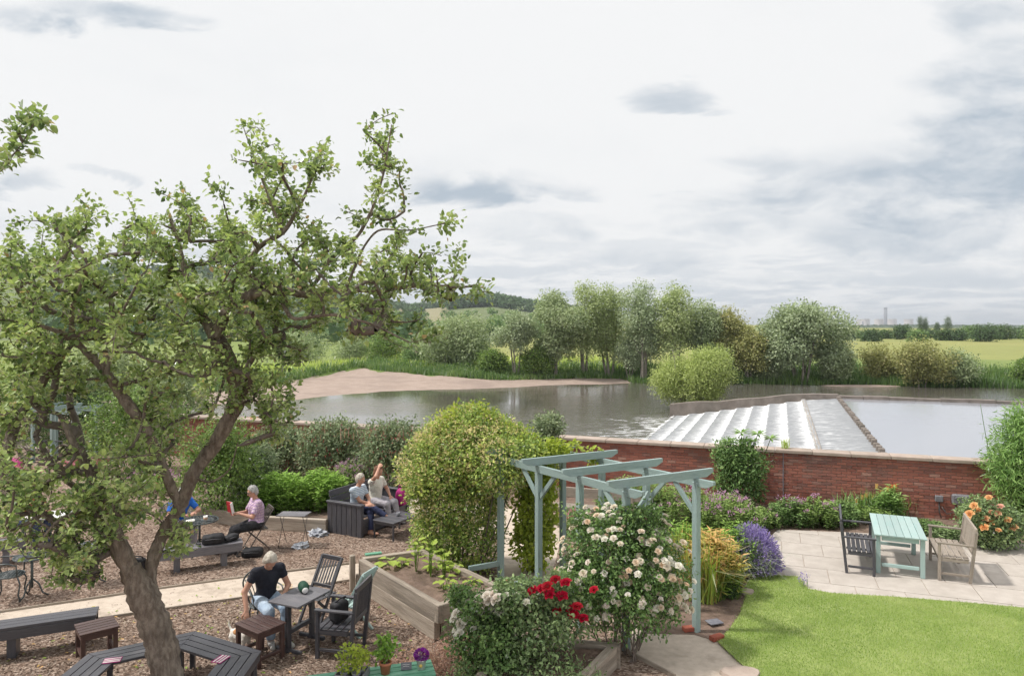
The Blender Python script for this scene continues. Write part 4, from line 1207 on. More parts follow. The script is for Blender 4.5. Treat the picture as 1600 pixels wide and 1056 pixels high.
def grow(tree_obj, limbs, tips, bark_r=.006):
    g = Grower(); ids = []
    for pts, rad, st in limbs:
        start = None
        if st is not None: start = g.near(np.array(pts[0], float))
        g.limb(pts, rad, start)
    nl = len(g.chains)
    T = np.array(tips); A = np.array(g.p)
    order = np.argsort([np.min(np.linalg.norm(A - t, axis=1)) for t in T])
    sh = [g.shoot(T[i]) for i in order]
    cnt = np.zeros(len(g.p))
    for ch in sh: cnt[ch[-1]] += 1
    for i in range(len(g.p) - 1, -1, -1):
        if g.par[i] >= 0: cnt[g.par[i]] += cnt[i]
    rad = np.array(g.r); k = rad < 0
    rad[k] = .0045 + .0055 * np.maximum(cnt[k] - 1, 0) ** .55
    rad[~k] *= np.where(np.arange(len(rad))[~k] < len(g.chains[0]), 1.0, .82)
    wood = Acc(); twig = Acc()
    for ci, ch in enumerate(g.chains):
        pts = [g.p[i] for i in ch]; rr = [rad[i] for i in ch]
        if len(ch) > 1: rr[0] = min(rr[0], rr[1] * 1.25) if ci > 0 else rr[0]
        if len(pts) < 2: continue
        if ci < nl:
            rr = [r * (1 + .07 * math.sin(3.1 * i + ci) + .05 * math.sin(7.3 * i)) for i, r in enumerate(rr)]
            NS_ = 22
            V, F = tube_geo(pts, rr, NS_)
            W_ = []
            for i, v in enumerate(V):
                j, k_ = divmod(i, NS_); th = 6.283 * k_ / NS_; c_ = Vector(pts[j]); z_ = j * .055 + ci
                f_ = 1 + .07 * math.sin(3 * th + 1.3 * math.sin(z_ * 2.1)) + .055 * math.sin(7 * th + 2 * math.sin(z_ * 3.3 + th)) + .04 * math.sin(11 * th + z_ * 4) + .05 * math.sin(z_ * 9 + 2 * th) + .022 * rng.normal()
                W_.append(c_ + (v - c_) * f_)
            wood.add(W_, F)
        else: twig.add(*tube_geo(pts, rr, 5, False))
    wood.obj('trunk', 'bark', tree_obj, True); twig.obj('twigs', 'thin_bark', tree_obj, True)['kind'] = 'stuff'
    P = []; D = []; N = []; L = []; T = []
    for ch in sh:
        pts = np.array([g.p[i] for i in ch]); n = len(pts); tone = rng.normal(0, .12)
        idx = [i for i in range(1, n) if n - i <= 8 or rng.random() < .5]
        for i in idx:
            ax = unit(pts[i] - pts[i - 1])
            m = rng.integers(9, 15)
            for q in range(m):
                r = rdir(1)[0]; r = unit(r - ax * r.dot(ax) * .6 + np.array([0, 0, .25]))
                P.append(pts[i] + rng.normal(size=3) * .04 + r * .02); d = unit(r + ax * .35 + np.array([0, 0, -.22])); D.append(d)
                N.append(unit(np.array([0, 0, 1.0]) + rng.normal(size=3) * .45 + r * .2)); L.append(rng.uniform(.042, .082)); T.append(.40 + tone + rng.normal(0, .17) + .10 * (n - i < 3))
    P, D, N, L, T = map(np.array, (P, D, N, L, T))
    T = np.where(rng.random(len(T)) < .015, .97, np.clip(T, 0, .82))
    px = 800 + FPX * P[:, 0] / P[:, 1]; py = HOR - FPX * (P[:, 2] - CAMZ) / P[:, 1]
    u_ = rng.random(len(P))
    gone = ((px > 22) & (px < 132) & (py > 636) & (py < 738) & (u_ < .8)) | ((px > 325) & (px < 425) & (py > 735) & (py < 880)) | ((px > 258) & (px < 330) & (py > 775) & (py < 850) & (u_ < .6)) | ((px > 20) & (px < 90) & (py > 800) & (py < 900) & (u_ < .5))
    P, D, N, L, T = P[~gone], D[~gone], N[~gone], L[~gone], T[~gone]
    # the leaves that show largest are objects of their own
    px = 800 + FPX * P[:, 0] / P[:, 1]; py = HOR - FPX * (P[:, 2] - CAMZ) / P[:, 1]
    face = np.abs((N * unit(P - np.array([0, 0, CAMZ]))).sum(1)) + .25
    big = L / P[:, 1] * face; big[(px < 8) | (px > 1592) | (py < 8)] = 0
    sel = np.argsort(-big)[:300]; rest = np.ones(len(P), bool); rest[sel] = False
    leaves('crown', P[rest], D[rest], N[rest], L[rest], L[rest] * .68, 'leaf_apple', tree_obj, T[rest], True, .16)
    V, F = leaf_geo([[0, 0, 0]], [[1, 0, 0]], [[0, 0, 1]], 1.0, .68, .16, True)
    me = npmesh('leaf', V, F, 'leaf_apple_single', None, True)
    for i in sel:
        x = Vector(D[i]).normalized(); z = Vector(N[i]); y = z.cross(x).normalized(); z = x.cross(y)
        o = bpy.data.objects.new('leaf', me); link(o, tree_obj)
        m = Matrix((x, y, z)).transposed().to_4x4() @ Matrix.Scale(float(L[i]), 4); m.translation = Vector(P[i]); o.matrix_local = m
    return g


def apple():
    D0 = 8.25
    t = thing('apple_tree', 'old apple tree with leaning forked trunk inside the hexagonal tree seat', 'tree', (0, 0, 0))
    A = lambda l: [tuple(AT(x, y, d)) for x, y, d in l]
    limbs = [
        (A([(264, 1125, 8.25), (260, 1056, 8.25), (250, 1000, 8.25), (234, 952, 8.25), (217, 915, 8.22), (204, 885, 8.22)]), [.215, .178, .168, .165, .165, .10], None),
        (A([(232, 950, 8.24), (217, 915, 8.22), (196, 872, 8.2), (176, 828, 8.15), (160, 780, 8.1), (145, 735, 8.0), (118, 700, 7.9), (95, 650, 7.9)]), [.11, .115, .12, .115, .10, .075, .05, .03], 1),
        (A([(240, 965, 8.28), (232, 930, 8.33), (236, 880, 8.4), (255, 830, 8.5), (282, 790, 8.5), (303, 738, 8.5), (335, 695, 8.5), (368, 635, 8.45), (371, 598, 8.4), (356, 562, 8.3), (337, 528, 8.2)]), [.07, .085, .085, .085, .085, .095, .10, .11, .12, .115, .10], 1),
        (A([(284, 800, 8.5), (266, 757, 8.4), (248, 715, 8.3), (226, 665, 8.2), (190, 618, 8.1), (165, 580, 8.0), (130, 545, 7.9), (105, 522, 7.8), (80, 515, 7.7), (50, 503, 7.6)]), [.06, .065, .07, .072, .075, .07, .055, .045, .035, .025], 1),
        (A([(165, 580, 8.0), (170, 520, 8.1), (178, 480, 8.2), (160, 450, 8.3)]), [.05, .045, .04, .02], 1),
        (A([(112, 528, 7.8), (112, 480, 7.7), (125, 450, 7.6), (137, 415, 7.5)]), [.035, .028, .022, .012], 1),
        (A([(337, 528, 8.2), (352, 490, 8.1), (388, 462, 8.0), (428, 450, 7.9), (480, 462, 7.9), (540, 452, 7.9), (590, 455, 7.9), (640, 448, 7.9), (700, 446, 7.9)]), [.085, .08, .072, .055, .04, .032, .026, .02, .012], 1),
        (A([(337, 528, 8.2), (310, 480, 8.4), (290, 430, 8.6), (280, 380, 8.7), (262, 330, 8.7)]), [.08, .06, .045, .03, .015], 1),
        (A([(352, 490, 8.1), (360, 440, 8.2), (410, 380, 8.1), (443, 365, 8.0), (470, 320, 7.9), (500, 250, 7.9)]), [.055, .045, .035, .028, .02, .01], 1),
        (A([(443, 366, 8.0), (420, 310, 8.0), (402, 260, 8.0), (384, 210, 8.0)]), [.02, .016, .012, .007], 1),
        (A([(480, 462, 7.9), (520, 400, 7.9), (560, 370, 7.9), (585, 320, 7.9), (600, 270, 7.9), (612, 195, 7.9)]), [.03, .026, .022, .018, .013, .007], 1),
        (A([(540, 452, 7.9), (568, 385, 7.9), (590, 357, 7.9), (640, 361, 7.8), (690, 350, 7.8)]), [.02, .017, .013, .01, .006], 1),
        (A([(430, 450, 7.9), (455, 500, 7.6), (520, 490, 7.5), (580, 505, 7.5), (640, 535, 7.5)]), [.035, .026, .02, .014, .008], 1),
        (A([(371, 598, 8.4), (395, 560, 8.2), (410, 530, 8.1), (455, 510, 8.0)]), [.045, .035, .025, .012], 1),
        (A([(160, 790, 8.1), (120, 800, 7.8), (85, 815, 7.6), (60, 850, 7.5)]), [.04, .03, .02, .01], 1),
        (A([(300, 745, 8.5), (330, 755, 8.3), (360, 735, 8.2), (372, 690, 8.1)]), [.018, .014, .01, .006], 1),
    ]
    tips = []
    for x, y in [(380, 195), (395, 222), (408, 205), (440, 245), (505, 225), (480, 262), (520, 262), (612, 178), (618, 205), (570, 207), (600, 250), (628, 262), (632, 330), (585, 300), (712, 342), (695, 348), (718, 388), (725, 420), (650, 362), (660, 395), (690, 400),
                 (764, 456), (738, 462), (748, 446), (705, 470), (668, 455), (125, 312), (150, 318), (200, 308), (245, 300), (285, 300), (330, 288), (350, 320), (60, 345), (20, 350), (90, 335), (640, 545), (655, 522), (690, 520), (600, 525), (560, 520), (660, 495),
                 (415, 260), (455, 300), (500, 246), (492, 270), (508, 240), (484, 292), (498, 258), (474, 312), (512, 268), (540, 330), (560, 345), (372, 250), (430, 225), (610, 300), (600, 225)]:
        tips.append(AT(x, y, 7.9 + rng.normal(0, .35)))
    for cx, cy, rx, ry, n in [(130, 420, 150, 85, 74), (50, 470, 80, 110, 46), (300, 410, 120, 95, 66), (420, 400, 90, 85, 44), (420, 300, 45, 65, 12), (590, 290, 36, 70, 9), (560, 425, 110, 60, 48), (660, 430, 70, 36, 14), (540, 490, 80, 36, 18),
                              (300, 600, 85, 62, 26), (200, 545, 90, 60, 26), (60, 600, 75, 70, 30), (70, 700, 70, 50, 18), (100, 745, 85, 50, 24), (175, 785, 70, 52, 30), (125, 850, 55, 42, 22), (110, 885, 45, 32, 12), (25, 840, 40, 45, 8), (15, 700, 40, 60, 10), (235, 690, 55, 55, 16), (425, 560, 45, 90, 26), (430, 640, 36, 50, 12), (40, 770, 40, 50, 12), (290, 835, 18, 25, 5), (350, 500, 90, 60, 26), (280, 840, 22, 26, 5), (30, 540, 50, 60, 14)]:
        for _ in range(int(n * 1.6)):
            a = rng.random() * 6.28; q = math.sqrt(rng.random()); dz = math.sqrt(max(0, 1 - q * q))
            tips.append(AT(cx + rx * q * math.cos(a), cy + ry * q * math.sin(a), 8.2 + rng.normal(0, .2) + rng.uniform(-1.5, 1.5) * dz * min(1, rx / 90)))
    grow(t, limbs, tips)
    # a rough board nailed behind the leaning stem
    box('nailed_board', (.12, .10, .20), AT(336, 573, 8.48), 'weathered_wood', t, (0, 0, .2))
    t = thing('apple_tree', 'second apple tree mostly outside the left edge of the picture', 'tree', (0, 0, 0))
    limbs = [(A([(-165, 1230, 7.2), (-120, 980, 7.3), (-60, 850, 7.5), (0, 752, 7.8), (12, 700, 8.0), (25, 655, 8.2), (60, 610, 8.3), (82, 570, 8.3), (60, 520, 8.2), (48, 490, 8.2)]), [.2, .15, .12, .10, .085, .075, .06, .05, .04, .02], None),
             (A([(-8, 765, 7.75), (25, 780, 7.7), (60, 800, 7.7), (98, 828, 7.8), (120, 832, 7.9)]), [.05, .04, .02, .014, .008], 1),
             (A([(-60, 850, 7.5), (-110, 640, 7.0), (-110, 480, 6.4), (-70, 340, 6.0), (-20, 275, 5.8), (25, 240, 5.7), (55, 190, 5.6)]), [.08, .06, .045, .03, .016, .01, .005], 1)]
    tips = [AT(x, y, 5.65 + rng.normal(0, .12)) for x, y in [(62, 183), (45, 182), (25, 200), (12, 258), (40, 228), (30, 212), (2, 240), (72, 188), (-10, 262)]]
    for cx, cy, rx, ry, n, d in [(15, 660, 40, 50, 10, 8.0), (20, 720, 35, 40, 8, 7.7), (40, 800, 40, 40, 10, 7.7), (-40, 500, 40, 120, 14, 7.0)]:
        for _ in range(n):
            a = rng.random() * 6.28; q = math.sqrt(rng.random()); tips.append(AT(cx + rx * q * math.cos(a), cy + ry * q * math.sin(a), d + rng.normal(0, .4)))
    grow(t, limbs, tips)


apple()

# ------------------------------------------------------------------ pergola and climbers
POST_L = [(-.20, 12.45), (.44, 11.62), (1.04, 10.80), (1.62, 10.00)]
POST_R = [(.94, 13.02), (1.56, 12.22), (2.18, 11.42), (2.78, 10.62)]


def pergola(name, label, L, Rr, H, mat, over=.32, loc=(0, 0, 0), w=.095):
    t = thing(name, label, 'pergola', loc)
    L = [Vector((x, y, 0)) for x, y in L]; Rr = [Vector((x, y, 0)) for x, y in Rr]
    up = Vector((0, 0, 1))
    dirl = (L[-1] - L[0]).normalized(); ang = math.atan2(dirl.y, dirl.x)
    for p in L + Rr:
        box('post', (H, w, w), p + up * (H / 2), mat, t, (0, -math.pi / 2, 0), .006).rotation_euler = (Matrix.Rotation(ang, 3, 'Z') @ Matrix.Rotation(-math.pi / 2, 3, 'Y')).to_euler()

    def shaped(nm, a, b, th, h, z):
        """rafter with slanted ends"""
        d = (b - a); Ln = d.length; x = d.normalized(); y = Vector((0, 0, 1)).cross(x)
        pr = [(0, h), (Ln, h), (Ln, h * .55), (Ln - .13, 0), (.13, 0), (0, h * .55)]
        V = [(q, -th / 2, zz) for q, zz in pr] + [(q, th / 2, zz) for q, zz in pr]; n = len(pr)
        F = [tuple(range(n)), tuple(range(2 * n - 1, n - 1, -1))] + [(k, n + k, n + (k + 1) % n, (k + 1) % n) for k in range(n)]
        ac = Acc(); ac.add(V, F); o = ac.obj(nm, mat, t)
        m = Matrix((x, y, Vector((0, 0, 1)))).transposed().to_4x4(); m.translation = a + up * z; o.matrix_local = m
    for row in (L, Rr): shaped('rail', row[0] - dirl * .25, row[-1] + dirl * .33, .06, .115, H - .06)
    for a, b in zip(L, Rr):
        d = (b - a).normalized(); shaped('rafter', a - d * over, b + d * over, .055, .12, H + .058)
    return t, L, Rr, dirl


PG, PL_, PR_, PD = pergola('pergola', 'sage green timber pergola over the path in the middle of the garden', POST_L, POST_R, 2.26, 'sage_paint')
_x = (PR_[1] - PL_[1]).normalized(); _u = Vector((0, 0, 1))
for row, k, d in ((PL_, 1, PD), (PL_, 1, -PD), (PR_, 3, -PD), (PL_, 3, -PD), (PL_, 3, _x), (PR_, 2, PD)):
    bar('brace', row[k] + _u * 1.80 + d * .05, row[k] + _u * 2.2 + d * .42, .045, .07, 'sage_paint', PG)
bar('knee_rail', PL_[0] + _u * .42, PL_[0] + _u * .42 - _x * .62, .05, .09, 'sage_paint', PG)
bar('knee_rail', PL_[1] + _u * .42, PL_[1] + _u * .42 - _x * .58, .05, .09, 'sage_paint', PG)


def stems(acc, base, tops, r0=.012, r1=.004, bend=.1, sides=5):
    for tp in tops:
        b = np.array(base) + rng.normal(size=3) * [.05, .05, 0]; limb(acc, b, tp, r0, r1, bend, 6, sides)


def shrub(name, label, loc, blobs, mat, size, nc, nl, cr, cat='shrub', group=None, shell=.5, aspect=.55, oval=False, nst=9, droop=.2, stem_mat='thin_bark', zmin=.03, sr=.01):
    t = thing(name, label, cat, loc, 0, group)
    a = Acc(); B = np.array(blobs)
    tops = [B[i % len(B), :3] + rng.normal(size=3) * B[i % len(B), 3:6] * .4 for i in range(nst)]
    for tp in tops:
        b0 = np.array([rng.normal(0, .06) + tp[0] * .35, rng.normal(0, .06) + tp[1] * .35, -.02]); limb(a, b0, tp, sr, sr * .4, .06, 6, 5)
    if cat == 'rose bush':
        blobs = list(blobs); B3 = np.array(blobs)
        for q in range(16):
            b = B3[q % len(B3)]; d_ = rdir(1)[0]; d_[2] = abs(d_[2]) * .8 + .35; d_ = unit(d_); e = b[:3] + d_ * b[3:6] * rng.uniform(1.05, 1.45); c_ = b[:3] + d_ * b[3:6] * .6
            limb(a, c_, e, .005, .003, .08, 6, 5)
            for f_ in (.35, .7, 1.0): x_ = c_ + (e - c_) * f_; blobs.append((x_[0], x_[1], x_[2], .055, .055, .06))
    a.obj('stems', stem_mat, t, True)['kind'] = 'stuff'
    foliage('foliage', blobs, nc, nl, cr, size, mat, t, shell, aspect, droop, oval, zmin)
    return t


hs = shrub('honeysuckle', 'big honeysuckle mass with cream blossom climbing over the pergola end', (-1.0, 13.25, 0),
           [(0, 0, .75, .80, .62, .85), (-.02, 0, 1.6, .88, .7, .8), (.0, 0, 2.25, .86, .68, .62), (.2, 0, 2.62, .62, .55, .42), (.55, -.05, 2.38, .75, .6, .48), (.95, -.15, 2.25, .62, .52, .36), (1.3, -.3, 2.15, .38, .38, .24), (-.35, 0, .5, .45, .5, .5), (-.1, 0, 1.9, 1.0, .75, .6), (.78, -.85, 2.15, .46, .42, .40), (.35, -.5, 2.3, .6, .5, .45), (1.15, -.6, 2.25, .45, .45, .28)],
           'leaf_honeysuckle', .068, 1700, 28, .10, cat='climber', nst=14, sr=.018, oval=False, shell=.78)
P, O, tt = clumps([(-.02, 0, 1.6, .93, .74, .8), (.0, 0, 2.25, .9, .7, .64), (.2, 0, 2.62, .66, .58, .45), (.6, -.08, 2.38, .78, .62, .5), (.95, -.15, 2.25, .64, .54, .38), (-.1, 0, 1.9, 1.04, .79, .62), (.78, -.85, 2.15, .5, .46, .43), (.35, -.5, 2.3, .64, .54, .48), (0, 0, .9, .84, .64, .85)], 1500, 12, .045, .97)
kk = rng.random(len(P)) < np.clip(P[:, 2] / 1.6, .25, 1); P, O, tt = P[kk], O[kk], tt[kk]
leaves('blossom', P, unit(O + rng.normal(size=P.shape) * .6), O, .058, .022, 'blossom_honey', hs, rng.random(len(P)))
foliage('young_leaves', [(.2, 0, 2.72, .58, .5, .40), (.95, -.15, 2.45, .5, .42, .28), (1.35, -.3, 2.3, .34, .34, .2)], 170, 16, .07, .075, 'leaf_hop', hs, .8, .6)
hp_ = shrub('golden_hop', 'yellow-green golden hop column climbing a pergola post beside the honeysuckle', (.40, 13.25, 0),
            [(0, 0, .55, .30, .3, .5), (.05, 0, 1.2, .33, .3, .5), (.05, 0, 1.8, .34, .32, .45)], 'leaf_hop', .085, 330, 16, .08, cat='climber', nst=5, shell=.7, oval=True, aspect=.7)
vine = thing('vine', 'pale green vine tendrils trailing over the pergola rafters', 'climber', (1.15, 12.5, 2.3))
a_ = Acc(); limb(a_, (-.9, .35, 0), (.25, -.2, .16), .008, .004, .1); limb(a_, (-.6, .2, .05), (.1, .45, .12), .007, .003, .1); a_.obj('stems', 'thin_bark', vine, True)
foliage('foliage', [(-.35, .25, .08, .4, .3, .12), (.2, -.2, .05, .16, .12, .22)], 34, 14, .07, .085, 'leaf_hop', vine, .3, .75, oval=True)

# ------------------------------------------------------------------ roses


def rose(name, label, loc, blobs, lmat, nc, nl, petals, nfl, fr, fblobs=None, size=.055, shell=.55, top=.2, rings=3):
    t = shrub(name, label, loc, blobs, lmat, size, nc, nl, .085, 'rose bush', None, shell, .6, True, 14, .2, 'thin_bark', sr=.009)
    ms = [flower_mesh('flower', petals, fr, rings), flower_mesh('flower', petals, fr * .82, rings, 6)]
    P, O, _ = clumps(fblobs or blobs, nfl * 3, 1, .03, .97)
    n = P - np.array([B[:3] for B in (fblobs or blobs)]).mean(0); n = unit(n)
    O = unit(n * .8 + np.array([0, -.25, .5]) + rng.normal(size=P.shape) * .25)
    w = np.nonzero((P[:, 2] > top) & (O[:, 1] < .35))[0][:nfl]
    set_flowers(ms, P[w] + O[w] * .03, O[w], t)
    return t


def cluster_rose():
    loc = (1.52, 10.0, 0)
    bl = [(0, 0, 1.15, .72, .65, .62), (-.15, .1, 1.5, .55, .5, .42), (.28, .05, 1.65, .36, .36, .36), (-.45, -.1, .95, .5, .5, .42), (.5, 0, 1.05, .46, .5, .55), (.15, -.2, .75, .6, .5, .38)]
    t = shrub('rambling_rose', 'large rambling rose covered in cream and peach flower clusters', loc, bl, 'leaf_rose', .05, 1150, 20, .085, 'rose bush', None, .5, .58, True, 18, .2, sr=.011)
    ms = [flower_mesh('flower', 'petal_cream_single', .052), flower_mesh('flower', 'petal_cream_single', .046, 3, 6), flower_mesh('flower', 'petal_white_single', .047)]
    P, O, _ = clumps([(0, 0, 1.15, .78, .7, .66), (-.15, .1, 1.5, .6, .55, .45), (.28, .05, 1.65, .4, .4, .38), (-.45, -.1, .95, .54, .54, .46), (.5, 0, 1.05, .5, .54, .58)], 230, 5, .06, .98)
    ctr = np.array([0, .1, 1.1]); n = unit(P - ctr)
    k = np.nonzero((n[:, 1] < .3) & (P[:, 2] > .55) & (rng.random(len(P)) < np.clip(.15 + (P[:, 2] - .4) / 1.0, .1, 1)))[0]
    k = rng.permutation(k)[:295]
    O = unit(n * .7 + np.array([-.2, -.25, .75]) + rng.normal(size=P.shape) * .2)
    set_flowers(ms, P[k] + n[k] * .03, O[k], t, 'flower', .75, 1.2)
    # bare lower stems
    a = Acc(); stems(a, (.12, -.32, 0), [(.3, -.3, .5), (.02, -.25, .6), (.45, -.1, .55), (.2, -.2, .7), (-.1, -.2, .6)], .013, .008, .06); a.obj('canes', 'thin_bark', t, True)['kind'] = 'stuff'


cluster_rose()


def front_roses():
    t = shrub('red_rose', 'dark leaved rose bush with bright crimson double flowers', (.30, 9.22, 0), [(-.05, 0, .6, .5, .42, .45), (.12, .1, .95, .4, .35, .26), (-.2, 0, 1.0, .34, .3, .22), (.4, .15, .7, .3, .3, .35), (-.4, -.1, .45, .35, .35, .35)], 'leaf_rose_dark', .058, 400, 18, .075, 'rose bush', None, .5, .6, True, 12)
    ms = [flower_mesh('flower', 'petal_red_single', .068, 4), flower_mesh('flower', 'petal_red_single', .06, 4, 6)]
    pts = [(846, 919), (858, 924), (855, 916), (868, 905), (884, 910), (832, 922), (878, 931), (870, 954), (893, 952), (896, 960), (911, 966), (928, 921), (859, 930), (902, 947)]
    P = [AT(x, y, 8.92 + random.uniform(-.05, .25)) - Vector((.30, 9.22, 0)) for x, y in pts]
    set_flowers(ms, P, [(p[0] * .4 - .5 + random.uniform(-.3, .3), -.4, .95 + random.uniform(-.2, .3)) for p in P], t, 'flower', .9, 1.15)
    a = Acc()
    for p in P: limb(a, (p[0] * .7, p[1] * .5 + .05, p[2] - .35), (p[0], p[1] + .015, p[2] - .01), .005, .004, .05, 5, 5)
    a.obj('flower_stems', 'leaf_rose_dark', t, True)['kind'] = 'stuff'
    t = shrub('white_rose', 'white and blush rose bush in front of the raised planter', (-.42, 9.25, 0), [(0, 0, .55, .42, .4, .45), (-.1, 0, .85, .28, .28, .25), (.3, 0, .65, .35, .35, .35), (.1, -.2, .35, .45, .4, .32)], 'leaf_rose', .056, 330, 18, .07, 'rose bush', None, .5, .6, True, 10)
    ms = [flower_mesh('flower', 'petal_white_single', .072, 4), flower_mesh('flower', 'petal_white_single', .06, 3, 6)]
    pts = [(712, 958), (719, 972), (715, 983), (726, 960), (748, 936), (756, 944), (764, 938), (771, 948), (775, 936), (740, 982), (730, 968), (752, 955), (765, 958), (812, 936), (817, 946), (808, 930), (855, 983), (733, 941), (742, 948), (790, 930), (722, 976), (709, 966), (718, 990), (735, 958), (760, 930), (770, 928), (782, 940), (745, 965), (728, 950), (780, 955), (797, 940), (822, 940), (806, 942)]
    P = [AT(x, y, 9.02 + random.uniform(-.08, .2)) - Vector((-.42, 9.25, 0)) for x, y in pts]
    set_flowers(ms, P, [(p[0] * .4 - .5 + random.uniform(-.3, .3), -.4, .95 + random.uniform(-.2, .3)) for p in P], t, 'flower', .8, 1.15)
    a = Acc()
    for p in P: limb(a, (p[0] * .6, p[1] * .5 + .05, max(.1, p[2] - .4)), (p[0], p[1] + .015, p[2] - .01), .005, .004, .05, 5, 5)
    a.obj('flower_stems', 'leaf_rose_dark', t, True)['kind'] = 'stuff'
    p0 = AT(787, 908, 9.7)
    t = thing('crimson_rose', 'single crimson rose on a tall stem at the planter corner', 'rose', (p0.x, p0.y, 0))
    set_flowers([flower_mesh('flower', 'petal_red_single', .055, 4)], [(0, 0, p0.z), (.03, .0, p0.z - .07)], [(0, -.6, .8), (.4, -.6, .5)], t)
    a = Acc(); limb(a, (.05, .1, 0), (0, .01, p0.z), .006, .004, .03); a.obj('stem', 'leaf_rose_dark', t, True)
    foliage('foliage', [(.02, .03, p0.z * .55, .1, .1, p0.z * .35)], 14, 10, .05, .05, 'leaf_rose_dark', t, .2, .6, oval=True)
    t = thing('peach_rose', 'rose bush with peach and apricot flowers beside the bamboo', 'rose bush', tuple(G(1545, 857)))
    bl = [(0, 0, .5, .55, .4, .42), (.3, .1, .45, .4, .35, .4), (-.2, 0, .7, .35, .3, .3)]
    a = Acc(); stems(a, (0, 0, 0), [(b[0], b[1], b[2]) for b in bl] * 3, .01, .005); a.obj('stems', 'thin_bark', t, True)['kind'] = 'stuff'
    foliage('foliage', bl, 330, 18, .09, .065, 'leaf_rose_dark', t, .5, .6, oval=True, zmin=.02)
    ms = [flower_mesh('flower', 'petal_peach_single', .075, 4), flower_mesh('flower', 'petal_peach_single', .062, 3, 6)]
    L0 = G(1545, 857)
    pts = [(1522, 790), (1528, 797), (1515, 803), (1530, 808), (1540, 810), (1548, 800), (1555, 806), (1563, 791), (1558, 802), (1535, 818), (1548, 816), (1512, 810), (1584, 824), (1560, 828), (1538, 824), (1545, 777), (1575, 812)]
    P = [AT(x, y, L0.y - .35 + random.uniform(-.1, .2)) - L0 for x, y in pts]
    set_flowers(ms, P, [(p[0] * .4 - .5 + random.uniform(-.3, .3), -.4, .95 + random.uniform(-.2, .3)) for p in P], t, 'flower', .8, 1.2)


front_roses()

# ------------------------------------------------------------------ shrubs and borders
fu = []
for px, base, wpx, top, lb in [(440, 745, 90, 668, 'fuchsia hedge bush furthest along the wall, behind the bright green phlox'), (520, 752, 100, 655, 'tall fuchsia bush with red flowers in the middle of the wall hedge'), (612, 765, 100, 655, 'rounded grey-green fuchsia bush beside the honeysuckle')]:
    p = G(px, base + 6); s = p.y / FPX; W = wpx * s / 2; H = (base + 6 - top) * s
    t = shrub('fuchsia', lb, tuple(p), [(0, 0, H * .35, W, .6, H * .36), (W * .3, 0, H * .62, W * .7, .55, H * .34), (-W * .4, 0, H * .58, W * .62, .55, H * .34), (0, .1, H * .72, W * .7, .5, H * .27)], 'leaf_fuchsia', .085, 520, 22, .12, group='fuchsia hedge along the wall', shell=.6, nst=12)
    P, O, tt = clumps([(W * .2, 0, H * .62, W * .8, .6, H * .36), (-W * .3, 0, H * .55, W * .75, .6, H * .36)], 110, 4, .06, .97)
    leaves('blossom', P, np.tile([0, 0, -1.0], (len(P), 1)) + rng.normal(size=P.shape) * .3, O, .06, .025, 'blossom_fuchsia', t)
    n = 40; Q = np.stack([rng.normal(0, W * .5, n), rng.normal(0, .3, n), np.full(n, H * .75)], 1)
    blades('sprays', Q, rng.uniform(.2, .5, n), .02, 'heather', t, .3)
for px, base, wpx, top, mt, sz, lb, cat in [
    (345, 808, 110, 655, 'leaf_mid', .08, 'loose mid green shrub behind the reading man', 'shrub'),
    (390, 790, 70, 690, 'leaf_fuchsia', .08, 'grey-green shrub between reading man and fuchsia hedge', 'shrub'),
    (215, 740, 150, 600, 'leaf_mid', .10, 'broad green shrub seen between the apple stems', 'shrub'),
    (110, 705, 120, 590, 'leaf_dark', .10, 'dark rounded shrub behind the small far pergola', 'shrub'),
    (20, 690, 110, 585, 'leaf_mid', .10, 'green shrub at the left picture edge behind the far pergola', 'shrub'),
    (-90, 700, 140, 560, 'leaf_dark', .10, 'dark tall shrub just outside the left picture edge', 'shrub'),
    (270, 700, 110, 560, 'leaf_willow', .11, 'grey-green tall shrub behind the leaning apple stem', 'shrub'),
    (160, 690, 120, 520, 'leaf_willow', .13, 'tall grey-green willow shrub behind the far pergola and path', 'shrub'),
    (1560, 0, 0, 0, None, 0, None, None)]:
    if mt is None: continue
    p = G(px, base); s = p.y / FPX; W = wpx * s / 2; H = (base - top) * s
    shrub('shrub', lb, tuple(p), [(0, 0, H * .4, W, W * .8, H * .4), (W * .35, 0, H * .68, W * .6, W * .5, H * .3), (-W * .4, 0, H * .6, W * .6, W * .5, H * .32), (.1 * W, -.2, H * .78, W * .45, W * .4, H * .22)], mt, sz, 480, 20, .14, cat, 'shrubs at the back of the garden', .55, nst=9, sr=.02)


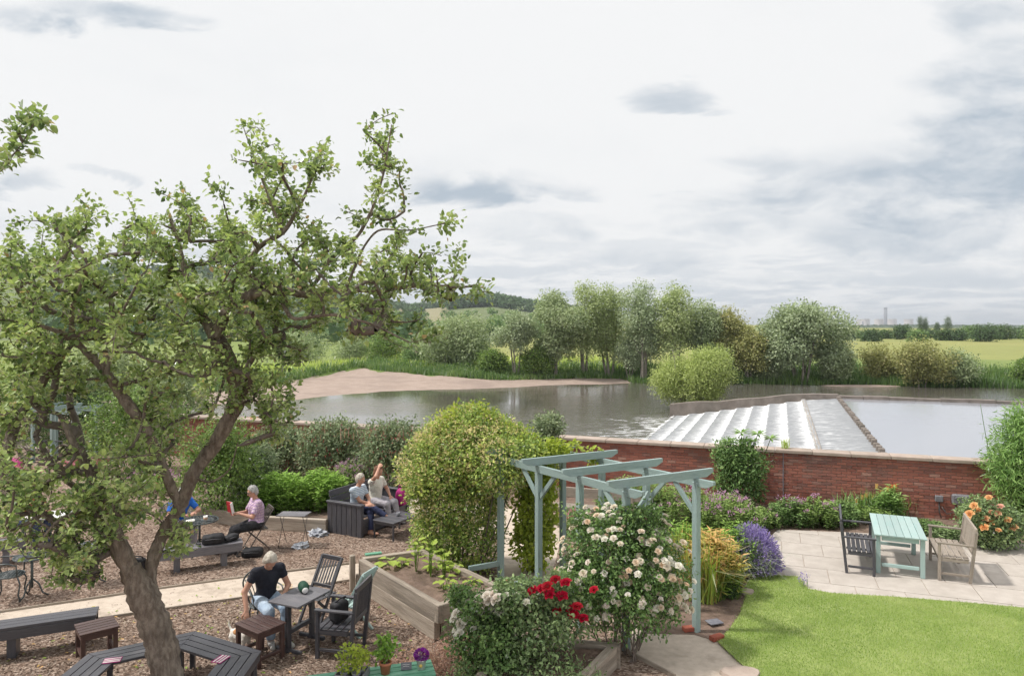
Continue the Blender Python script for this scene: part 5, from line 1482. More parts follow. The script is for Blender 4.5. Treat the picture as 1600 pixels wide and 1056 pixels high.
def leafy_mass(name, label, loc, W, Dp, H, n, mat, size, cat='plant', group=None, flower=None, nfl=0, fsize=.04, aspect=.28):
    """upright leafy stems, lance leaves in tiers"""
    t = thing(name, label, cat, loc, 0, group)
    a = rng.random(n) * 6.28; q = np.sqrt(rng.random(n)); X = W * q * np.cos(a); Y = Dp * q * np.sin(a); h = H * (1 - .35 * q ** 2) * rng.uniform(.82, 1.1, n)
    S = Acc(); P = []; D = []; T = []
    for x, y, z in zip(X, Y, h):
        l = rng.normal(size=2) * .05; S.add(*tube_geo([(x, y, 0), (x + l[0] * .4, y + l[1] * .4, z * .5), (x + l[0], y + l[1], z)], [.006, .005, .003], 4, False))
        k = int(z / .055)
        for i in range(k):
            zz = z * (.2 + .8 * i / k); b = i * 2.4 + x * 9
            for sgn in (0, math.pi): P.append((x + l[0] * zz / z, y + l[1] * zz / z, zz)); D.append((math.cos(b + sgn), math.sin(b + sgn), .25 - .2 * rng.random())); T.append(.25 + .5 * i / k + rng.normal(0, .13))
    S.obj('stems', mat, t, True)['kind'] = 'stuff'
    P = np.array(P); D = np.array(D) + rng.normal(size=P.shape) * .2; L = size * rng.uniform(.7, 1.25, len(P))
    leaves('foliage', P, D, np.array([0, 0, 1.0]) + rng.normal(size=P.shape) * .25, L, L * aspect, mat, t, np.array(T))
    if flower:
        i = rng.choice(n, min(n, nfl), replace=False); C = np.stack([X[i], Y[i], h[i]], 1); m = 16
        Q = np.repeat(C, m, 0) + rng.normal(size=(len(C) * m, 3)) * [.035, .035, .03]
        leaves('blossom', Q, rdir(len(Q)) + [0, -.2, .5], rdir(len(Q)) + [0, -.4, .8], fsize, fsize * .8, flower, t)
    return t


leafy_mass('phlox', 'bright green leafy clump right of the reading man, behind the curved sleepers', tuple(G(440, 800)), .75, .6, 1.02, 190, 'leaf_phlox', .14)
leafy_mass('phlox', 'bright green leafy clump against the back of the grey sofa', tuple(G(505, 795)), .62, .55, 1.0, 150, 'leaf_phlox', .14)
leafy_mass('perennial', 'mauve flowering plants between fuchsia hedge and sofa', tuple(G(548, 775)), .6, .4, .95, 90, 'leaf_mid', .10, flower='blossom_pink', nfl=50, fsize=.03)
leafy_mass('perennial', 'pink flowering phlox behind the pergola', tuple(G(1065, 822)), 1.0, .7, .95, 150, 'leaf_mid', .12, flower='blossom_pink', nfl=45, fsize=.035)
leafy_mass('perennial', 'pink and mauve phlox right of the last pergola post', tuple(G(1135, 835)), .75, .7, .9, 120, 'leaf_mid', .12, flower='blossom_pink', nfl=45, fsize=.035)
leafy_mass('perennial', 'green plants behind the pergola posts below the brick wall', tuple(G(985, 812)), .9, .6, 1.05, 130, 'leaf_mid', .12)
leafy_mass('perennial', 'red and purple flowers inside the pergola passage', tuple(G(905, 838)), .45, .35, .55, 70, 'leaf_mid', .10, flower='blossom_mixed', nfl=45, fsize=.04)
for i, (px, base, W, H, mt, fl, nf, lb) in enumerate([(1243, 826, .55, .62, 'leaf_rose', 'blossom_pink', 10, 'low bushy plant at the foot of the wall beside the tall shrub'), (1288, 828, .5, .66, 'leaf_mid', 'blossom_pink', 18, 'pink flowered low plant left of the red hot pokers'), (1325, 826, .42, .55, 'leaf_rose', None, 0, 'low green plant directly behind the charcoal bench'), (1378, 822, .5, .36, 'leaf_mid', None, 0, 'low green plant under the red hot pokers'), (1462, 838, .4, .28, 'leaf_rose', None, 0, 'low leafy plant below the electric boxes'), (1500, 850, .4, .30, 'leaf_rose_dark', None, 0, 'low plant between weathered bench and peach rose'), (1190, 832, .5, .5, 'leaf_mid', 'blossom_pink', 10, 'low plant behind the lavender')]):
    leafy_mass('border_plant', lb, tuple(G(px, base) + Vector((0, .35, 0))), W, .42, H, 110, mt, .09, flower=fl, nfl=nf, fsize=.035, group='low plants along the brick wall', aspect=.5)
# crocosmia clump: straps, brown and green
p = G(1112, 945) + Vector((0, .35, 0)); t = thing('crocosmia', 'clump of browning strap leaves beside the last pergola post', 'plant', tuple(p))
n = 800; a = rng.random(n) * 6.28; q = np.sqrt(rng.random(n)); P = np.stack([.42 * q * np.cos(a) - .08, .62 * q * np.sin(a) + .25, 0 * a], 1)
blades('leaf_straps', P, rng.uniform(.6, 1.15, n), .028, 'leaf_strap', t, .36, np.clip(.15 + .85 * rng.random(n) ** 1.2, 0, 1))
leafy_mass('perennial', 'leafy clump turning orange brown beside the last pergola post', tuple(G(1118, 925)), .42, .5, 1.05, 130, 'leaf_strap', .17, aspect=.2)
leafy_mass('perennial', 'fresh green leafy clump above the browning strap leaves', tuple(G(1075, 905)), .5, .45, 1.1, 110, 'leaf_phlox', .11)
leafy_mass('perennial', 'fresh green plants between strap leaves and lavender', tuple(G(1150, 895)), .35, .4, .95, 80, 'leaf_phlox', .11)
# lavender
p = G(1184, 905) + Vector((0, .38, 0)); t = thing('lavender', 'large purple lavender bush at the corner of the lawn', 'lavender', tuple(p))
n = 1500; u = rdir(n); u[:, 2] = np.abs(u[:, 2]) * 1.0 + .12; u = unit(u); tip = u * np.array([.56, .52, .86]) * rng.uniform(.86, 1.08, (n, 1))
blades('stalks', np.zeros((400, 3)) + rng.normal(size=(400, 3)) * [.2, .2, 0], rng.uniform(.4, .7, 400), .012, 'leaf_lavender', t, .6)
foliage('foliage', [(0, 0, .25, .46, .42, .34)], 260, 18, .06, .06, 'leaf_lavender', t, .5, .2, zmin=.01)
m = 5; Q = np.repeat(tip, m, 0) * (1 - .035 * np.tile(np.arange(m), n))[:, None]; O = np.repeat(u, m, 0)
leaves('blossom', Q, unit(O + rng.normal(size=Q.shape) * .35), rdir(len(Q)), .05, .02, 'blossom_lavender', t)
p = G(1257, 918); t = thing('lavender', 'small stray lavender sprig at the edge of the paving', 'lavender', tuple(p))
blades('stalks', rng.normal(size=(14, 3)) * [.03, .03, 0], .2, .008, 'leaf_lavender', t, .25); Q = rng.normal(size=(60, 3)) * [.05, .04, .06] + [0, 0, .18]
leaves('blossom', Q, rdir(60) + [0, 0, .8], rdir(60), .04, .018, 'blossom_lavender', t)
# box ball
shrub('box_ball', 'small clipped dark green box ball beside the lawn edge', tuple(G(1141, 938) + Vector((0, .15, 0))), [(0, 0, .17, .19, .18, .17)], 'leaf_dark', .025, 330, 18, .025, 'shrub', None, .75, .6, nst=6)
# wall shrub with palmate top leaves
p = Vector((5.75, 17.75, 0)); t = shrub('wall_shrub', 'tall shrub with tufted top leaves rising above the brick wall', tuple(p), [(0, 0, .6, .55, .4, .55), (.05, 0, 1.1, .62, .4, .42), (-.1, 0, 1.4, .5, .35, .28)], 'leaf_rose', .11, 400, 16, .1, 'shrub', None, .55, .4, nst=9, sr=.015)
a = Acc(); LP = []; LD = []
for px, py in [(1137, 690), (1158, 676), (1163, 690), (1184, 678), (1204, 685), (1178, 690)]:
    e = AT(px, py, 17.7) - p; limb(a, (e.x * .6, 0, .9), e, .013, .008, .04)
    for k in range(16):
        b = k * 2.4; LP.append(e); LD.append((math.cos(b), math.sin(b), .5 - .05 * k))
a.obj('shoots', 'leaf_mid', t, True)['kind'] = 'stuff'
LP = np.array(LP); LD = np.array(LD)
leaves('top_leaves', LP, LD, np.array([0, 0, 1.0]) + rng.normal(size=LP.shape) * .15, .26, .07, 'leaf_bamboo', t)
# small shrub against the wall by the honeysuckle, rising over the coping
p = Vector((.95, 19.4, 0)); shrub('wall_shrub', 'small russet topped shrub rising over the wall beside the honeysuckle', tuple(p), [(0, 0, 1.2, .42, .3, .8), (.05, 0, 1.85, .36, .3, .32)], 'leaf_fuchsia', .09, 240, 18, .1, 'shrub', None, .5, nst=7)
# wall top grass
pw = wall_pt(7.0, 1.46, -.17); t = thing('grass_tuft', 'tuft of yellow grass growing on the wall coping', 'grass', tuple(pw)); blades('grass', rng.normal(size=(60, 3)) * [.05, .04, 0], rng.uniform(.15, .34, 60), .012, 'leaf_meadow', t, .3)
# bamboo
p = Vector((11.55, 15.7, 0)); t = thing('bamboo', 'dense leafy bamboo clump at the right picture edge', 'bamboo', tuple(p))
a = Acc(); bl = [(0, 0, 1.2, .75, .6, .7), (.1, 0, 2.0, .8, .6, .6), (.15, 0, 2.45, .6, .5, .4), (-.45, 0, 1.6, .42, .4, .5), (.2, 0, .6, .5, .5, .5)]
for k in range(26):
    b = bl[k % 5]; x, y = rng.normal(0, .22), rng.normal(0, .15); limb(a, (x, y, 0), (x * 2.2, y * 2, b[2] + .4), .012, .005, .05)
a.obj('canes', 'leaf_bamboo', t, True)['kind'] = 'stuff'
foliage('foliage', bl, 760, 20, .14, .15, 'leaf_bamboo', t, .45, .17, .5)
# red hot pokers
p = G(1380, 816) + Vector((0, .55, 0)); t = thing('red_hot_poker', 'clump of red hot pokers with orange and yellow spikes before the wall', 'plant', tuple(p))
n = 500; blades('leaf_straps', rng.normal(size=(n, 3)) * [.38, .16, 0], rng.uniform(.35, .75, n), .02, 'leaf_bamboo', t, .42)
for px, py, hue in [(1339, 782, .9), (1348, 776, .2), (1354, 773, .3), (1353, 785, .7), (1348, 790, .2), (1363, 776, .15), (1370, 758, .1), (1377, 768, .2), (1387, 762, .3), (1389, 770, .9), (1385, 786, .2), (1395, 759, 1), (1398, 759, .95), (1400, 758, .9), (1361, 806, .1), (1409, 801, .1), (1393, 760, .85)]:
    e = AT(px, py, p.y) - p
    st = tube('flower_spike', [(e.x * .8, 0, 0), (e.x * .92, 0, e.z * .6), (e.x, 0, e.z - .04)], [.008, .007, .006], 'leaf_bamboo', t, 5)
    m = 40; zz = np.linspace(-.07, .05, m); aa = np.arange(m) * 2.4; Q = np.stack([e.x + .012 * np.cos(aa), .012 * np.sin(aa), e.z + zz], 1)
    leaves('florets', Q, np.stack([np.cos(aa), np.sin(aa), -.9 + 0 * aa], 1), np.stack([np.cos(aa), np.sin(aa), .6 + 0 * aa], 1), .034, .017, 'poker', st, np.clip(hue + (zz + .01) * 4, 0, 1))
leafy_mass('euphorbia', 'silvery upright plant between red hot pokers and electric boxes', tuple(wall_pt(9.15, 0, .5)), .28, .25, .82, 40, 'leaf_bamboo', .16, aspect=.22)
# heather-like dry ground cover at the bottom
p = G(700, 1040); t = thing('heather', 'brown dry heather mat in front of the raised planter', 'plant', tuple(p))
foliage('foliage', [(0, 0, .08, .75, .42, .14), (.3, .35, .1, .5, .35, .14), (-.35, -.2, .06, .5, .35, .12)], 520, 16, .06, .035, 'heather', t, .3, .3, zmin=.0)
p = G(925, 1075); t = thing('bed_plants', 'low mixed green plants in the bed under the red rose', 'plant', (.55, 8.75, .05)); foliage('foliage', [(0, 0, .12, .6, .4, .2), (-.8, .1, .12, .6, .4, .22)], 300, 14, .06, .05, 'leaf_rose_dark', t, .3, .5, zmin=.0)

# ------------------------------------------------------------------ timber beds


def sleeper_bed(name, label, c, H, mat, soil_z, courses=2, th=.11, openside=None, extra=None):
    """raised bed: stacked sleepers round corners c, soil inside"""
    t = thing(name, label, 'raised bed', (0, 0, 0))
    c = [Vector((p[0], p[1], 0)) for p in c]; n = len(c); ch = H / courses
    ctr = sum(c, Vector()) / n
    for k in range(courses):
        for i in range(n):
            if openside == i: continue
            a, b = c[i], c[(i + 1) % n]; d = (b - a).normalized(); nin = Vector((-d.y, d.x, 0))
            if nin.dot(ctr - a) < 0: nin = -nin
            # courses overlap in turn at the corners
            ea = th if (i + k) % 2 else 0.0; eb = 0.0 if (i + k) % 2 else th
            a2 = a + d * ea + nin * th / 2; b2 = b - d * eb + nin * th / 2
            z = ch * (k + .5); off = Vector((random.uniform(-.004, .004), random.uniform(-.004, .004), 0))
            bar('sleeper', a2 + Vector((0, 0, z)) + off, b2 + Vector((0, 0, z + random.uniform(-.004, .004))) + off, th, ch - .006, mat, t, .008)
    q = []
    for i in range(n):
        q.append(c[i] + (ctr - c[i]).normalized() * th * .8)
    V = [(p.x, p.y, soil_z) for p in q]
    # lumpy soil
    m = 26; S = []; 
    if n == 4:
        for u in np.linspace(0, 1, m):
            for v in np.linspace(0, 1, m):
                p = (q[0] * (1 - u) + q[1] * u) * (1 - v) + (q[3] * (1 - u) + q[2] * u) * v
                S.append((p.x, p.y, soil_z + .018 * snoise(p.x, p.y, 9) + .012 * rng.normal()))
        idx = np.arange(m * m).reshape(m, m); F = np.stack([idx[:-1, :-1], idx[1:, :-1], idx[1:, 1:], idx[:-1, 1:]], -1).reshape(-1, 4)
        npobj('soil', S, F, 'soil', t, None, True)
    return t


PC = [(-2.74, 12.35), (-1.62, 12.85), (-.12, 11.0), (-1.07, 10.22)]
bed = sleeper_bed('planter', 'raised planter of weathered sleepers with soil and young courgettes', PC, .55, 'sleeper_wood', .47, 2)
box('corner_post', (.62, .09, .09), (-2.78, 12.26, .31), 'sleeper_wood', bed, (0, -math.pi / 2, .4))
bar('green_strip', (-2.60, 12.46, .565), (-2.33, 12.57, .565), .09, .03, 'green_paint', bed)
RC = [(1.48, 9.58), (-.15, 9.95), (-.55, 8.3), (.42, 7.8)]
sleeper_bed('rose_bed', 'low raised bed of pale sleepers holding the red and white roses', RC, .30, 'sleeper_wood', .22, 1, .13)


def courgette(px, py, label, scale, tall, nl):
    p = G(px, py, .47); t = thing('vegetable_plant', label, 'plant', tuple(p), random.random() * 6, 'young vegetable plants in the planter')
    a = Acc()
    V, F = leaf_geo([[0, 0, 0]], [[1, 0, 0]], [[0, 0, 1]], 1.0, .8, .14, True)
    me = bpy.data.meshes.get('big_leaf') or npmesh('big_leaf', V, F, 'leaf_courgette', [random.random()] * 2, True)
    for k in range(nl):
        b = k * 2.4; h = tall * (.35 + .65 * k / nl); r = scale * (.5 if not tall > .3 else .25)
        e = Vector((math.cos(b) * r, math.sin(b) * r, h)); limb(a, (0, 0, -.02), e, .006, .004, .1, 5, 5)
        o = bpy.data.objects.new('leaf', me); link(o, t)
        x = Vector((math.cos(b), math.sin(b), -.1 + .5 * (tall > .3))).normalized(); y = Vector((0, 0, 1)).cross(x).normalized(); z = x.cross(y)
        m = Matrix((x, y, z)).transposed().to_4x4() @ Matrix.Scale(scale * random.uniform(.7, 1.2), 4); m.translation = e; o.matrix_local = m
    a.obj('stem', 'leaf_courgette', t, True)


for a_ in [(610, 884, 'broad leaved courgette plant at the far left of the planter', .2, .14, 7), (650, 893, 'tall yellowing maize plant left of centre in the planter', .13, .55, 10), (673, 900, 'tall green maize plant in the middle of the planter', .13, .62, 10), (694, 903, 'tall maize plant right of centre in the planter', .13, .5, 9), (694, 920, 'yellow flowering courgette near the front of the planter', .16, .2, 9), (685, 890, 'broad leaved courgette behind the maize plants', .19, .15, 8), (738, 912, 'small pale courgette seedling near the right planter corner', .12, .1, 6), (630, 884, 'small courgette between the broad one and the maize', .11, .12, 6), (708, 892, 'courgette plant by the far right side of the planter', .15, .15, 7)]: courgette(*a_)
t = thing('plant_stake', 'dark green stake with hooked top standing behind the planter', 'stake', tuple(G(675, 884)))
tube('rod', [(0, 0, 0), (0, 0, .8), (.0, 0, 1.0), (.05, 0, 1.06)], .014, 'dark_green_cloth', t); box('head', (.1, .04, .04), (.05, 0, 1.08), 'green_paint', t, (0, -.5, 0), .01)
# curved sleeper kerb behind the seats
kc = [G(250, 806), G(322, 813), G(400, 826), G(512, 832)]
kb = thing('sleeper_kerb', 'low kerb of old sleepers in front of the bright green plants', 'kerb')
for a, b in zip(kc[:-1], kc[1:]): bar('sleeper', a + Vector((0, 0, .15)), b + Vector((0, 0, .15)) - (b - a).normalized() * .02, .12, .30, 'sleeper_wood', kb, .01)

# ------------------------------------------------------------------ garden furniture


def slats_x(t, name, n, x0, x1, y0, y1, z, th, mat, gap=.012, bev=.004):
    """n slats running along x between y0 and y1"""
    w = (y1 - y0) / n
    for i in range(n): box(name, (x1 - x0, w - gap, th), ((x0 + x1) / 2, y0 + (i + .5) * w, z), mat, t, bev=bev)


def rot_box(name, a, b, w, h, mat, t, **k): return bar(name, a, b, w, h, mat, t, **k)


def tree_seat():
    C = Vector((-4.26, 8.32, 0)); Rr, ri, z = 1.26, .74, .45
    t = thing('tree_seat', 'charcoal hexagonal slatted tree seat around the apple trunk', 'seat', tuple(C), R(2))
    V = lambda r, k: Vector((r * math.sin(k * math.pi / 3), r * math.cos(k * math.pi / 3), 0))
    for k in range(6):
        for j in range(4):
            ra = ri + (Rr - ri) * j / 4 + .008; rb = ri + (Rr - ri) * (j + 1) / 4 - .008
            p = [V(ra, k), V(ra, k + 1), V(rb, k + 1), V(rb, k)]
            c = sum(p, Vector()) / 4; d = (p[1] - p[0]).normalized(); ang = math.atan2(d.y, d.x); Mr = Matrix.Rotation(-ang, 3, 'Z')
            q = [Mr @ ((x - c) * .994) for x in p]; th = .03
            a = Acc(); a.add([(x.x, x.y, th / 2) for x in q] + [(x.x, x.y, -th / 2) for x in q], [(3, 2, 1, 0), (4, 5, 6, 7)] + [(i, (i + 1) % 4, 4 + (i + 1) % 4, 4 + i) for i in range(4)])
            o = a.obj('slat', 'charcoal_paint', t); o.location = c + Vector((0, 0, z)); o.rotation_euler = (0, 0, ang)
        bar('apron', V(Rr - .02, k) * .985 + Vector((0, 0, z - .062)), V(Rr - .02, k + 1) * .985 + Vector((0, 0, z - .062)), .03, .085, 'charcoal_paint', t)
        bar('bearer', V(ri + .02, k) + Vector((0, 0, z - .05)), V(Rr - .05, k) + Vector((0, 0, z - .05)), .045, .065, 'charcoal_paint', t)
        for r in (ri + .06, Rr - .10):
            p = V(r, k); box('leg', (z - .08, .06, .06), p + Vector((0, 0, (z - .08) / 2)), 'charcoal_paint', t, (0, -math.pi / 2, k))


tree_seat()


def plank_bench(label, p0, p1, W, z, mat, leg_at, apron=.13, n=3, group='plank benches in the tea garden'):
    """slab bench: long planks, deep aprons, panel legs"""
    p0, p1 = Vector(p0), Vector(p1); c = (p0 + p1) / 2; L = (p1 - p0).length; d = (p1 - p0).normalized()
    t = thing('plank_bench', label, 'bench', (c.x, c.y, 0), math.atan2(d.y, d.x), group)
    slats_x(t, 'plank', n, -L / 2, L / 2, -W / 2, W / 2, z - .02, .04, mat, .008)
    for s in (-1, 1): box('apron', (L - .02, .04, apron), (0, s * (W / 2 - .021), z - .043 - apron / 2), mat, t)
    for x in leg_at: box('leg', (z - .045, W - .09, .11), (x * L / 2, 0, (z - .045) / 2), mat, t, (0, -math.pi / 2, 0))
    return t


plank_bench('long charcoal plank bench at the lower left picture edge', (-7.95, 9.42, 0), (-6.05, 10.28, 0), .36, .46, 'charcoal_paint', (-.75, .02, .80))
plank_bench('grey plank bench carrying black bags near the reading man', (-6.62, 13.12, 0), (-5.28, 13.78, 0), .36, .43, 'grey_paint', (-.55, .55), .12)


def stool(label, c, sx, sy, H, rz, mat, n=5):
    t = thing('slatted_stool', label, 'stool', (c[0], c[1], 0), rz, 'brown slatted stools')
    slats_x(t, 'slat', n, -sx / 2, sx / 2, -sy / 2, sy / 2, H - .013, .026, mat, .012)
    for s in (-1, 1):
        box('apron', (sx - .07, .026, .075), (0, s * (sy / 2 - .03), H - .066), mat, t)
        box('apron', (sy - .11, .026, .075), (s * (sx / 2 - .03), 0, H - .066), mat, t, (0, 0, math.pi / 2))
        box('stretcher', (sy - .12, .035, .045), (s * (sx / 2 - .045), 0, .12), mat, t, (0, 0, math.pi / 2))
        for q in (-1, 1): box('leg', (H - .03, .055, .055), (s * (sx / 2 - .045), q * (sy / 2 - .045), (H - .03) / 2), mat, t, (0, -math.pi / 2, 0))
    return t


stool('brown slatted stool table in front of the woman in black', (-3.49, 9.76), .56, .46, .50, R(-36), 'brown_stain')
stool('brown slatted stool beside the long charcoal bench', (-5.78, 9.80), .48, .48, .45, R(40), 'brown_stain')


def frame_chair(name, label, loc, rz, mat, W=.56, Dp=.5, seat=.43, back=.95, arms=True, nb=9, ns=5, group=None, slat_along='y', curved=False, cat='chair'):
    """timber chair or bench; local +x is the way a sitter faces, y is its width"""
    t = thing(name, label, cat, loc, rz, group)
    lg = .05; hx, hy = Dp / 2 - lg / 2, W / 2 - lg / 2
    for s in (-1, 1):
        box('leg', ((.66 if arms else seat - .02), lg, lg), (hx, s * hy, (.66 if arms else seat - .02) / 2), mat, t, (0, -math.pi / 2, 0))
        bar('leg', (-hx, s * hy, 0), (-hx - .10, s * hy, back), lg, lg, mat, t, up=(1, 0, 0))
        bar('side_rail', (-hx + .02, s * hy, seat - .05), (hx - .02, s * hy, seat - .05), .03, .06, mat, t)
        bar('stretcher', (-hx + .02, s * hy, .13), (hx - .02, s * hy, .13), .03, .04, mat, t)
        if arms: bar('armrest', (-hx - .07, s * hy, .665), (hx + .04, s * hy, .675), .065, .028, mat, t)
    bar('front_rail', (hx, -hy + .025, seat - .05), (hx, hy - .025, seat - .05), .03, .06, mat, t)
    bar('back_rail', (-hx - .05, -hy + .025, seat + .1), (-hx - .05, hy - .025, seat + .1), .03, .06, mat, t)
    bar('top_rail', (-hx - .097, -hy - .02, back + .02), (-hx - .097, hy + .02, back + .02), .035, .08, mat, t)
    w = (Dp - .02) / ns
    for i in range(ns): box('seat_slat', (W - .01 if slat_along == 'y' else W - .01, w - .014, .022), (-Dp / 2 + .03 + (i + .5) * w, 0, seat - .005), mat, t, (0, 0, math.pi / 2))
    wb = (W - 2 * lg) / nb
    for i in range(nb):
        y = -W / 2 + lg + (i + .5) * wb; bar('back_slat', (-hx - .052, y, seat + .12), (-hx - .096, y, back - .01), wb - .018, .016, mat, t, up=(1, 0, 0))
    return t


AX = R(66)
RD = Vector((math.cos(AX - math.pi / 2), math.sin(AX - math.pi / 2), 0)); LD_ = Vector((math.cos(AX), math.sin(AX), 0))
PZ = .028
c = Vector((6.2, 13.07, 0)) + LD_ * .62 + RD * .24
frame_chair('garden_bench', 'charcoal two-seat bench with arms left of the mint table', (c.x, c.y, PZ), AX - math.pi / 2, 'charcoal_paint', 1.25, .5, .43, .93, True, 11, 6, 'benches on the patio', cat='bench')
c = (Vector((7.71, 12.68, 0)) + Vector((8.14, 12.52, 0))) / 2 + LD_ * .62
frame_chair('garden_bench', 'weathered teak two-seat bench right of the mint table', (c.x, c.y, PZ), AX + math.pi / 2, 'weathered_wood', 1.25, .52, .43, .92, True, 15, 5, 'benches on the patio', cat='bench')


def patio_table():
    c = Vector((7.44, 13.62, 0)); t = thing('patio_table', 'mint green slatted table on the patio between two benches', 'table', (c.x, c.y, PZ), AX)
    L, W, H = 1.62, .86, .73
    slats_x(t, 'slat', 7, -L / 2, L / 2, -W / 2, W / 2, H - .014, .028, 'mint_paint', .006)
    for s in (-1, 1):
        box('apron', (L - .22, .03, .09), (0, s * (W / 2 - .07), H - .075), 'mint_paint', t)
        box('apron', (W - .25, .03, .09), (s * (L / 2 - .08), 0, H - .075), 'mint_paint', t, (0, 0, math.pi / 2))
        box('stretcher', (W - .25, .045, .06), (s * (L / 2 - .08), 0, .16), 'mint_paint', t, (0, 0, math.pi / 2))
        for q in (-1, 1): box('leg', (H - .03, .075, .075), (s * (L / 2 - .08), q * (W / 2 - .07), (H - .03) / 2), 'mint_paint', t, (0, -math.pi / 2, 0))


patio_table()
frame_chair('armchair', 'charcoal wooden armchair with its back to the planter', (-2.42, 9.98, 0), R(170), 'charcoal_paint', .58, .52, .42, .95, True, 13, 5, 'charcoal chairs round the small table')


def folding_chair(name, label, loc, rz, mat, group=None, W=.44, nb=7, back=.95, metal=False):
    """crossed-leg folding chair; local +x faces forward"""
    t = thing(name, label, 'chair', loc, rz, group)
    th = .02 if metal else .038; seat = .44
    for s in (-1, 1):
        y = s * (W / 2 - .02)
        bar('leg', (.24, y, 0), (-.30, y, back), th, th, mat, t, up=(1, 0, 0))
        bar('leg', (-.24, y * .86, 0), (.20, y * .86, seat - .02), th, th, mat, t, up=(1, 0, 0))
    for i in range(6): box('seat_slat', (W - .05, .055, .018), (-.16 + i * .07, 0, seat), mat, t, (0, 0, math.pi / 2))
    bar('stretcher', (.205, -W / 2 + .04, .07), (.205, W / 2 - .04, .07), .025, .025, mat, t)
    x = lambda z: .24 - .54 * z / back
    bar('top_rail', (x(back - .02), -W / 2 + .03, back - .02), (x(back - .02), W / 2 - .03, back - .02), .025, .07, mat, t)
    bar('back_rail', (x(.56), -W / 2 + .03, .56), (x(.56), W / 2 - .03, .56), .025, .05, mat, t)
    for i in range(nb):
        y = -W / 2 + .06 + (W - .12) * i / (nb - 1); bar('back_slat', (x(.585), y, .585), (x(back - .055), y, back - .055), (W - .12) / nb * .62, .012, mat, t, up=(1, 0, 0))
    return t


folding_chair('folding_chair', 'charcoal folding chair with louvred back behind the small table', (-3.0, 10.95, 0), R(-118), 'charcoal_paint', 'charcoal chairs round the small table')
folding_chair('folding_chair', 'pale mint folding chair against the planter', (-2.40, 10.62, 0), R(160), 'mint_paint', None, .44, 9)
folding_chair('folding_chair', 'thin dark metal folding chair under the reading man', (-5.28, 14.56, 0), R(214), 'wire', None, .42, 5, .85, True)


def small_table():
    t = thing('pedestal_table', 'small grey rectangular table beside the woman in black', 'table', (-3.06, 10.18, 0), R(-24))
    slats_x(t, 'plank', 4, -.27, .27, -.36, .36, .705, .03, 'grey_paint', .004)
    for s in (-1, 1):
        box('leg', (.68, .08, .05), (0, s * .25, .345), 'charcoal_paint', t, (0, -math.pi / 2, 0)); box('foot', (.46, .06, .05), (0, s * .25, .03), 'charcoal_paint', t, bev=.012); box('bearer', (.46, .05, .035), (0, s * .25, .672), 'charcoal_paint', t)
    box('crossbar', (.45, .05, .06), (0, 0, .28), 'charcoal_paint', t, (0, 0, math.pi / 2))


small_table()


def sofa():
    f = R(-28); c0 = Vector((-4.14, 15.76, 0))
    t = thing('plank_sofa', 'charcoal plank sofa with solid arms holding two people', 'sofa', tuple(c0), f)
    D, L, mt = .98, 1.75, 'charcoal_paint'
    # local x: forward, local y: along the sofa away from the camera
    for y in (0, L - .09):
        w = D / 7
        for i in range(7): bar('arm_plank', ((i + .5) * w, y + .045, 0), ((i + .5) * w, y + .045, .67), w - .008, .09, mt, t, .006, (0, 1, 0))
        box('arm_top', (D + .03, .13, .04), (D / 2, y + .045, .692), mt, t)
    for k in range(4): bar('back_plank', (.06 - .03 * k, .10, .40 + .145 * k), (.06 - .03 * k, L - .10, .40 + .145 * k), .03, .138, mt, t)
    for k in range(5): bar('seat_plank', (.16 + .165 * k, .095, .40), (.16 + .165 * k, L - .095, .40), .158, .03, mt, t)
    for k in range(2): bar('front_plank', (.93, .095, .11 + .17 * k), (.93, L - .095, .11 + .17 * k), .03, .16, mt, t)
    return t


sofa()


def coffee_table():
    t = thing('low_table', 'low charcoal table in front of the plank sofa', 'table', (-2.55, 15.55, 0), R(-32))
    slats_x(t, 'plank', 4, -.30, .30, -.44, .44, .385, .03, 'charcoal_paint', .004)
    for s in (-1, 1):
        for q in (-1, 1): box('leg', (.37, .035, .035), (s * .27, q * .41, .185), 'charcoal_paint', t, (0, -math.pi / 2, 0))
        box('apron', (.5, .02, .05), (0, s * .41, .343), 'charcoal_paint', t)
    g = thing('mug', 'small grey mug on the low charcoal table', 'mug', (-2.52, 15.6, .4)); lathe('body', [(.035, 0), (.042, .02), (.042, .09), (.036, .09), (.034, .02)], 'plastic_grey', g)
    a = Acc(); a.add(*tube_geo([(.04, 0, .075), (.065, 0, .065), (.065, 0, .035), (.04, 0, .025)], .006, 6)); a.obj('handle', 'plastic_grey', g, True)


coffee_table()


def wire_stand():
    c = G(459, 852); t = thing('slatted_stand', 'small folding table with pale slats on thin wire legs', 'table', tuple(c), R(-3))
    for i in range(4): box('slat', (.62, .085, .018), (0, -.16 + i * .107, .67 - .004 * i), 'grey_paint', t)
    for s in (-1, 1):
        tube('wire_leg', [(s * .25, -.22, 0), (s * .25, .15, .66)], .007, 'wire', t, 6); tube('wire_leg', [(s * .24, .22, 0), (s * .24, -.15, .66)], .007, 'wire', t, 6)
    tube('wire_brace', [(-.25, -.22, .012), (.25, -.22, .012)], .006, 'wire', t, 6)


wire_stand()


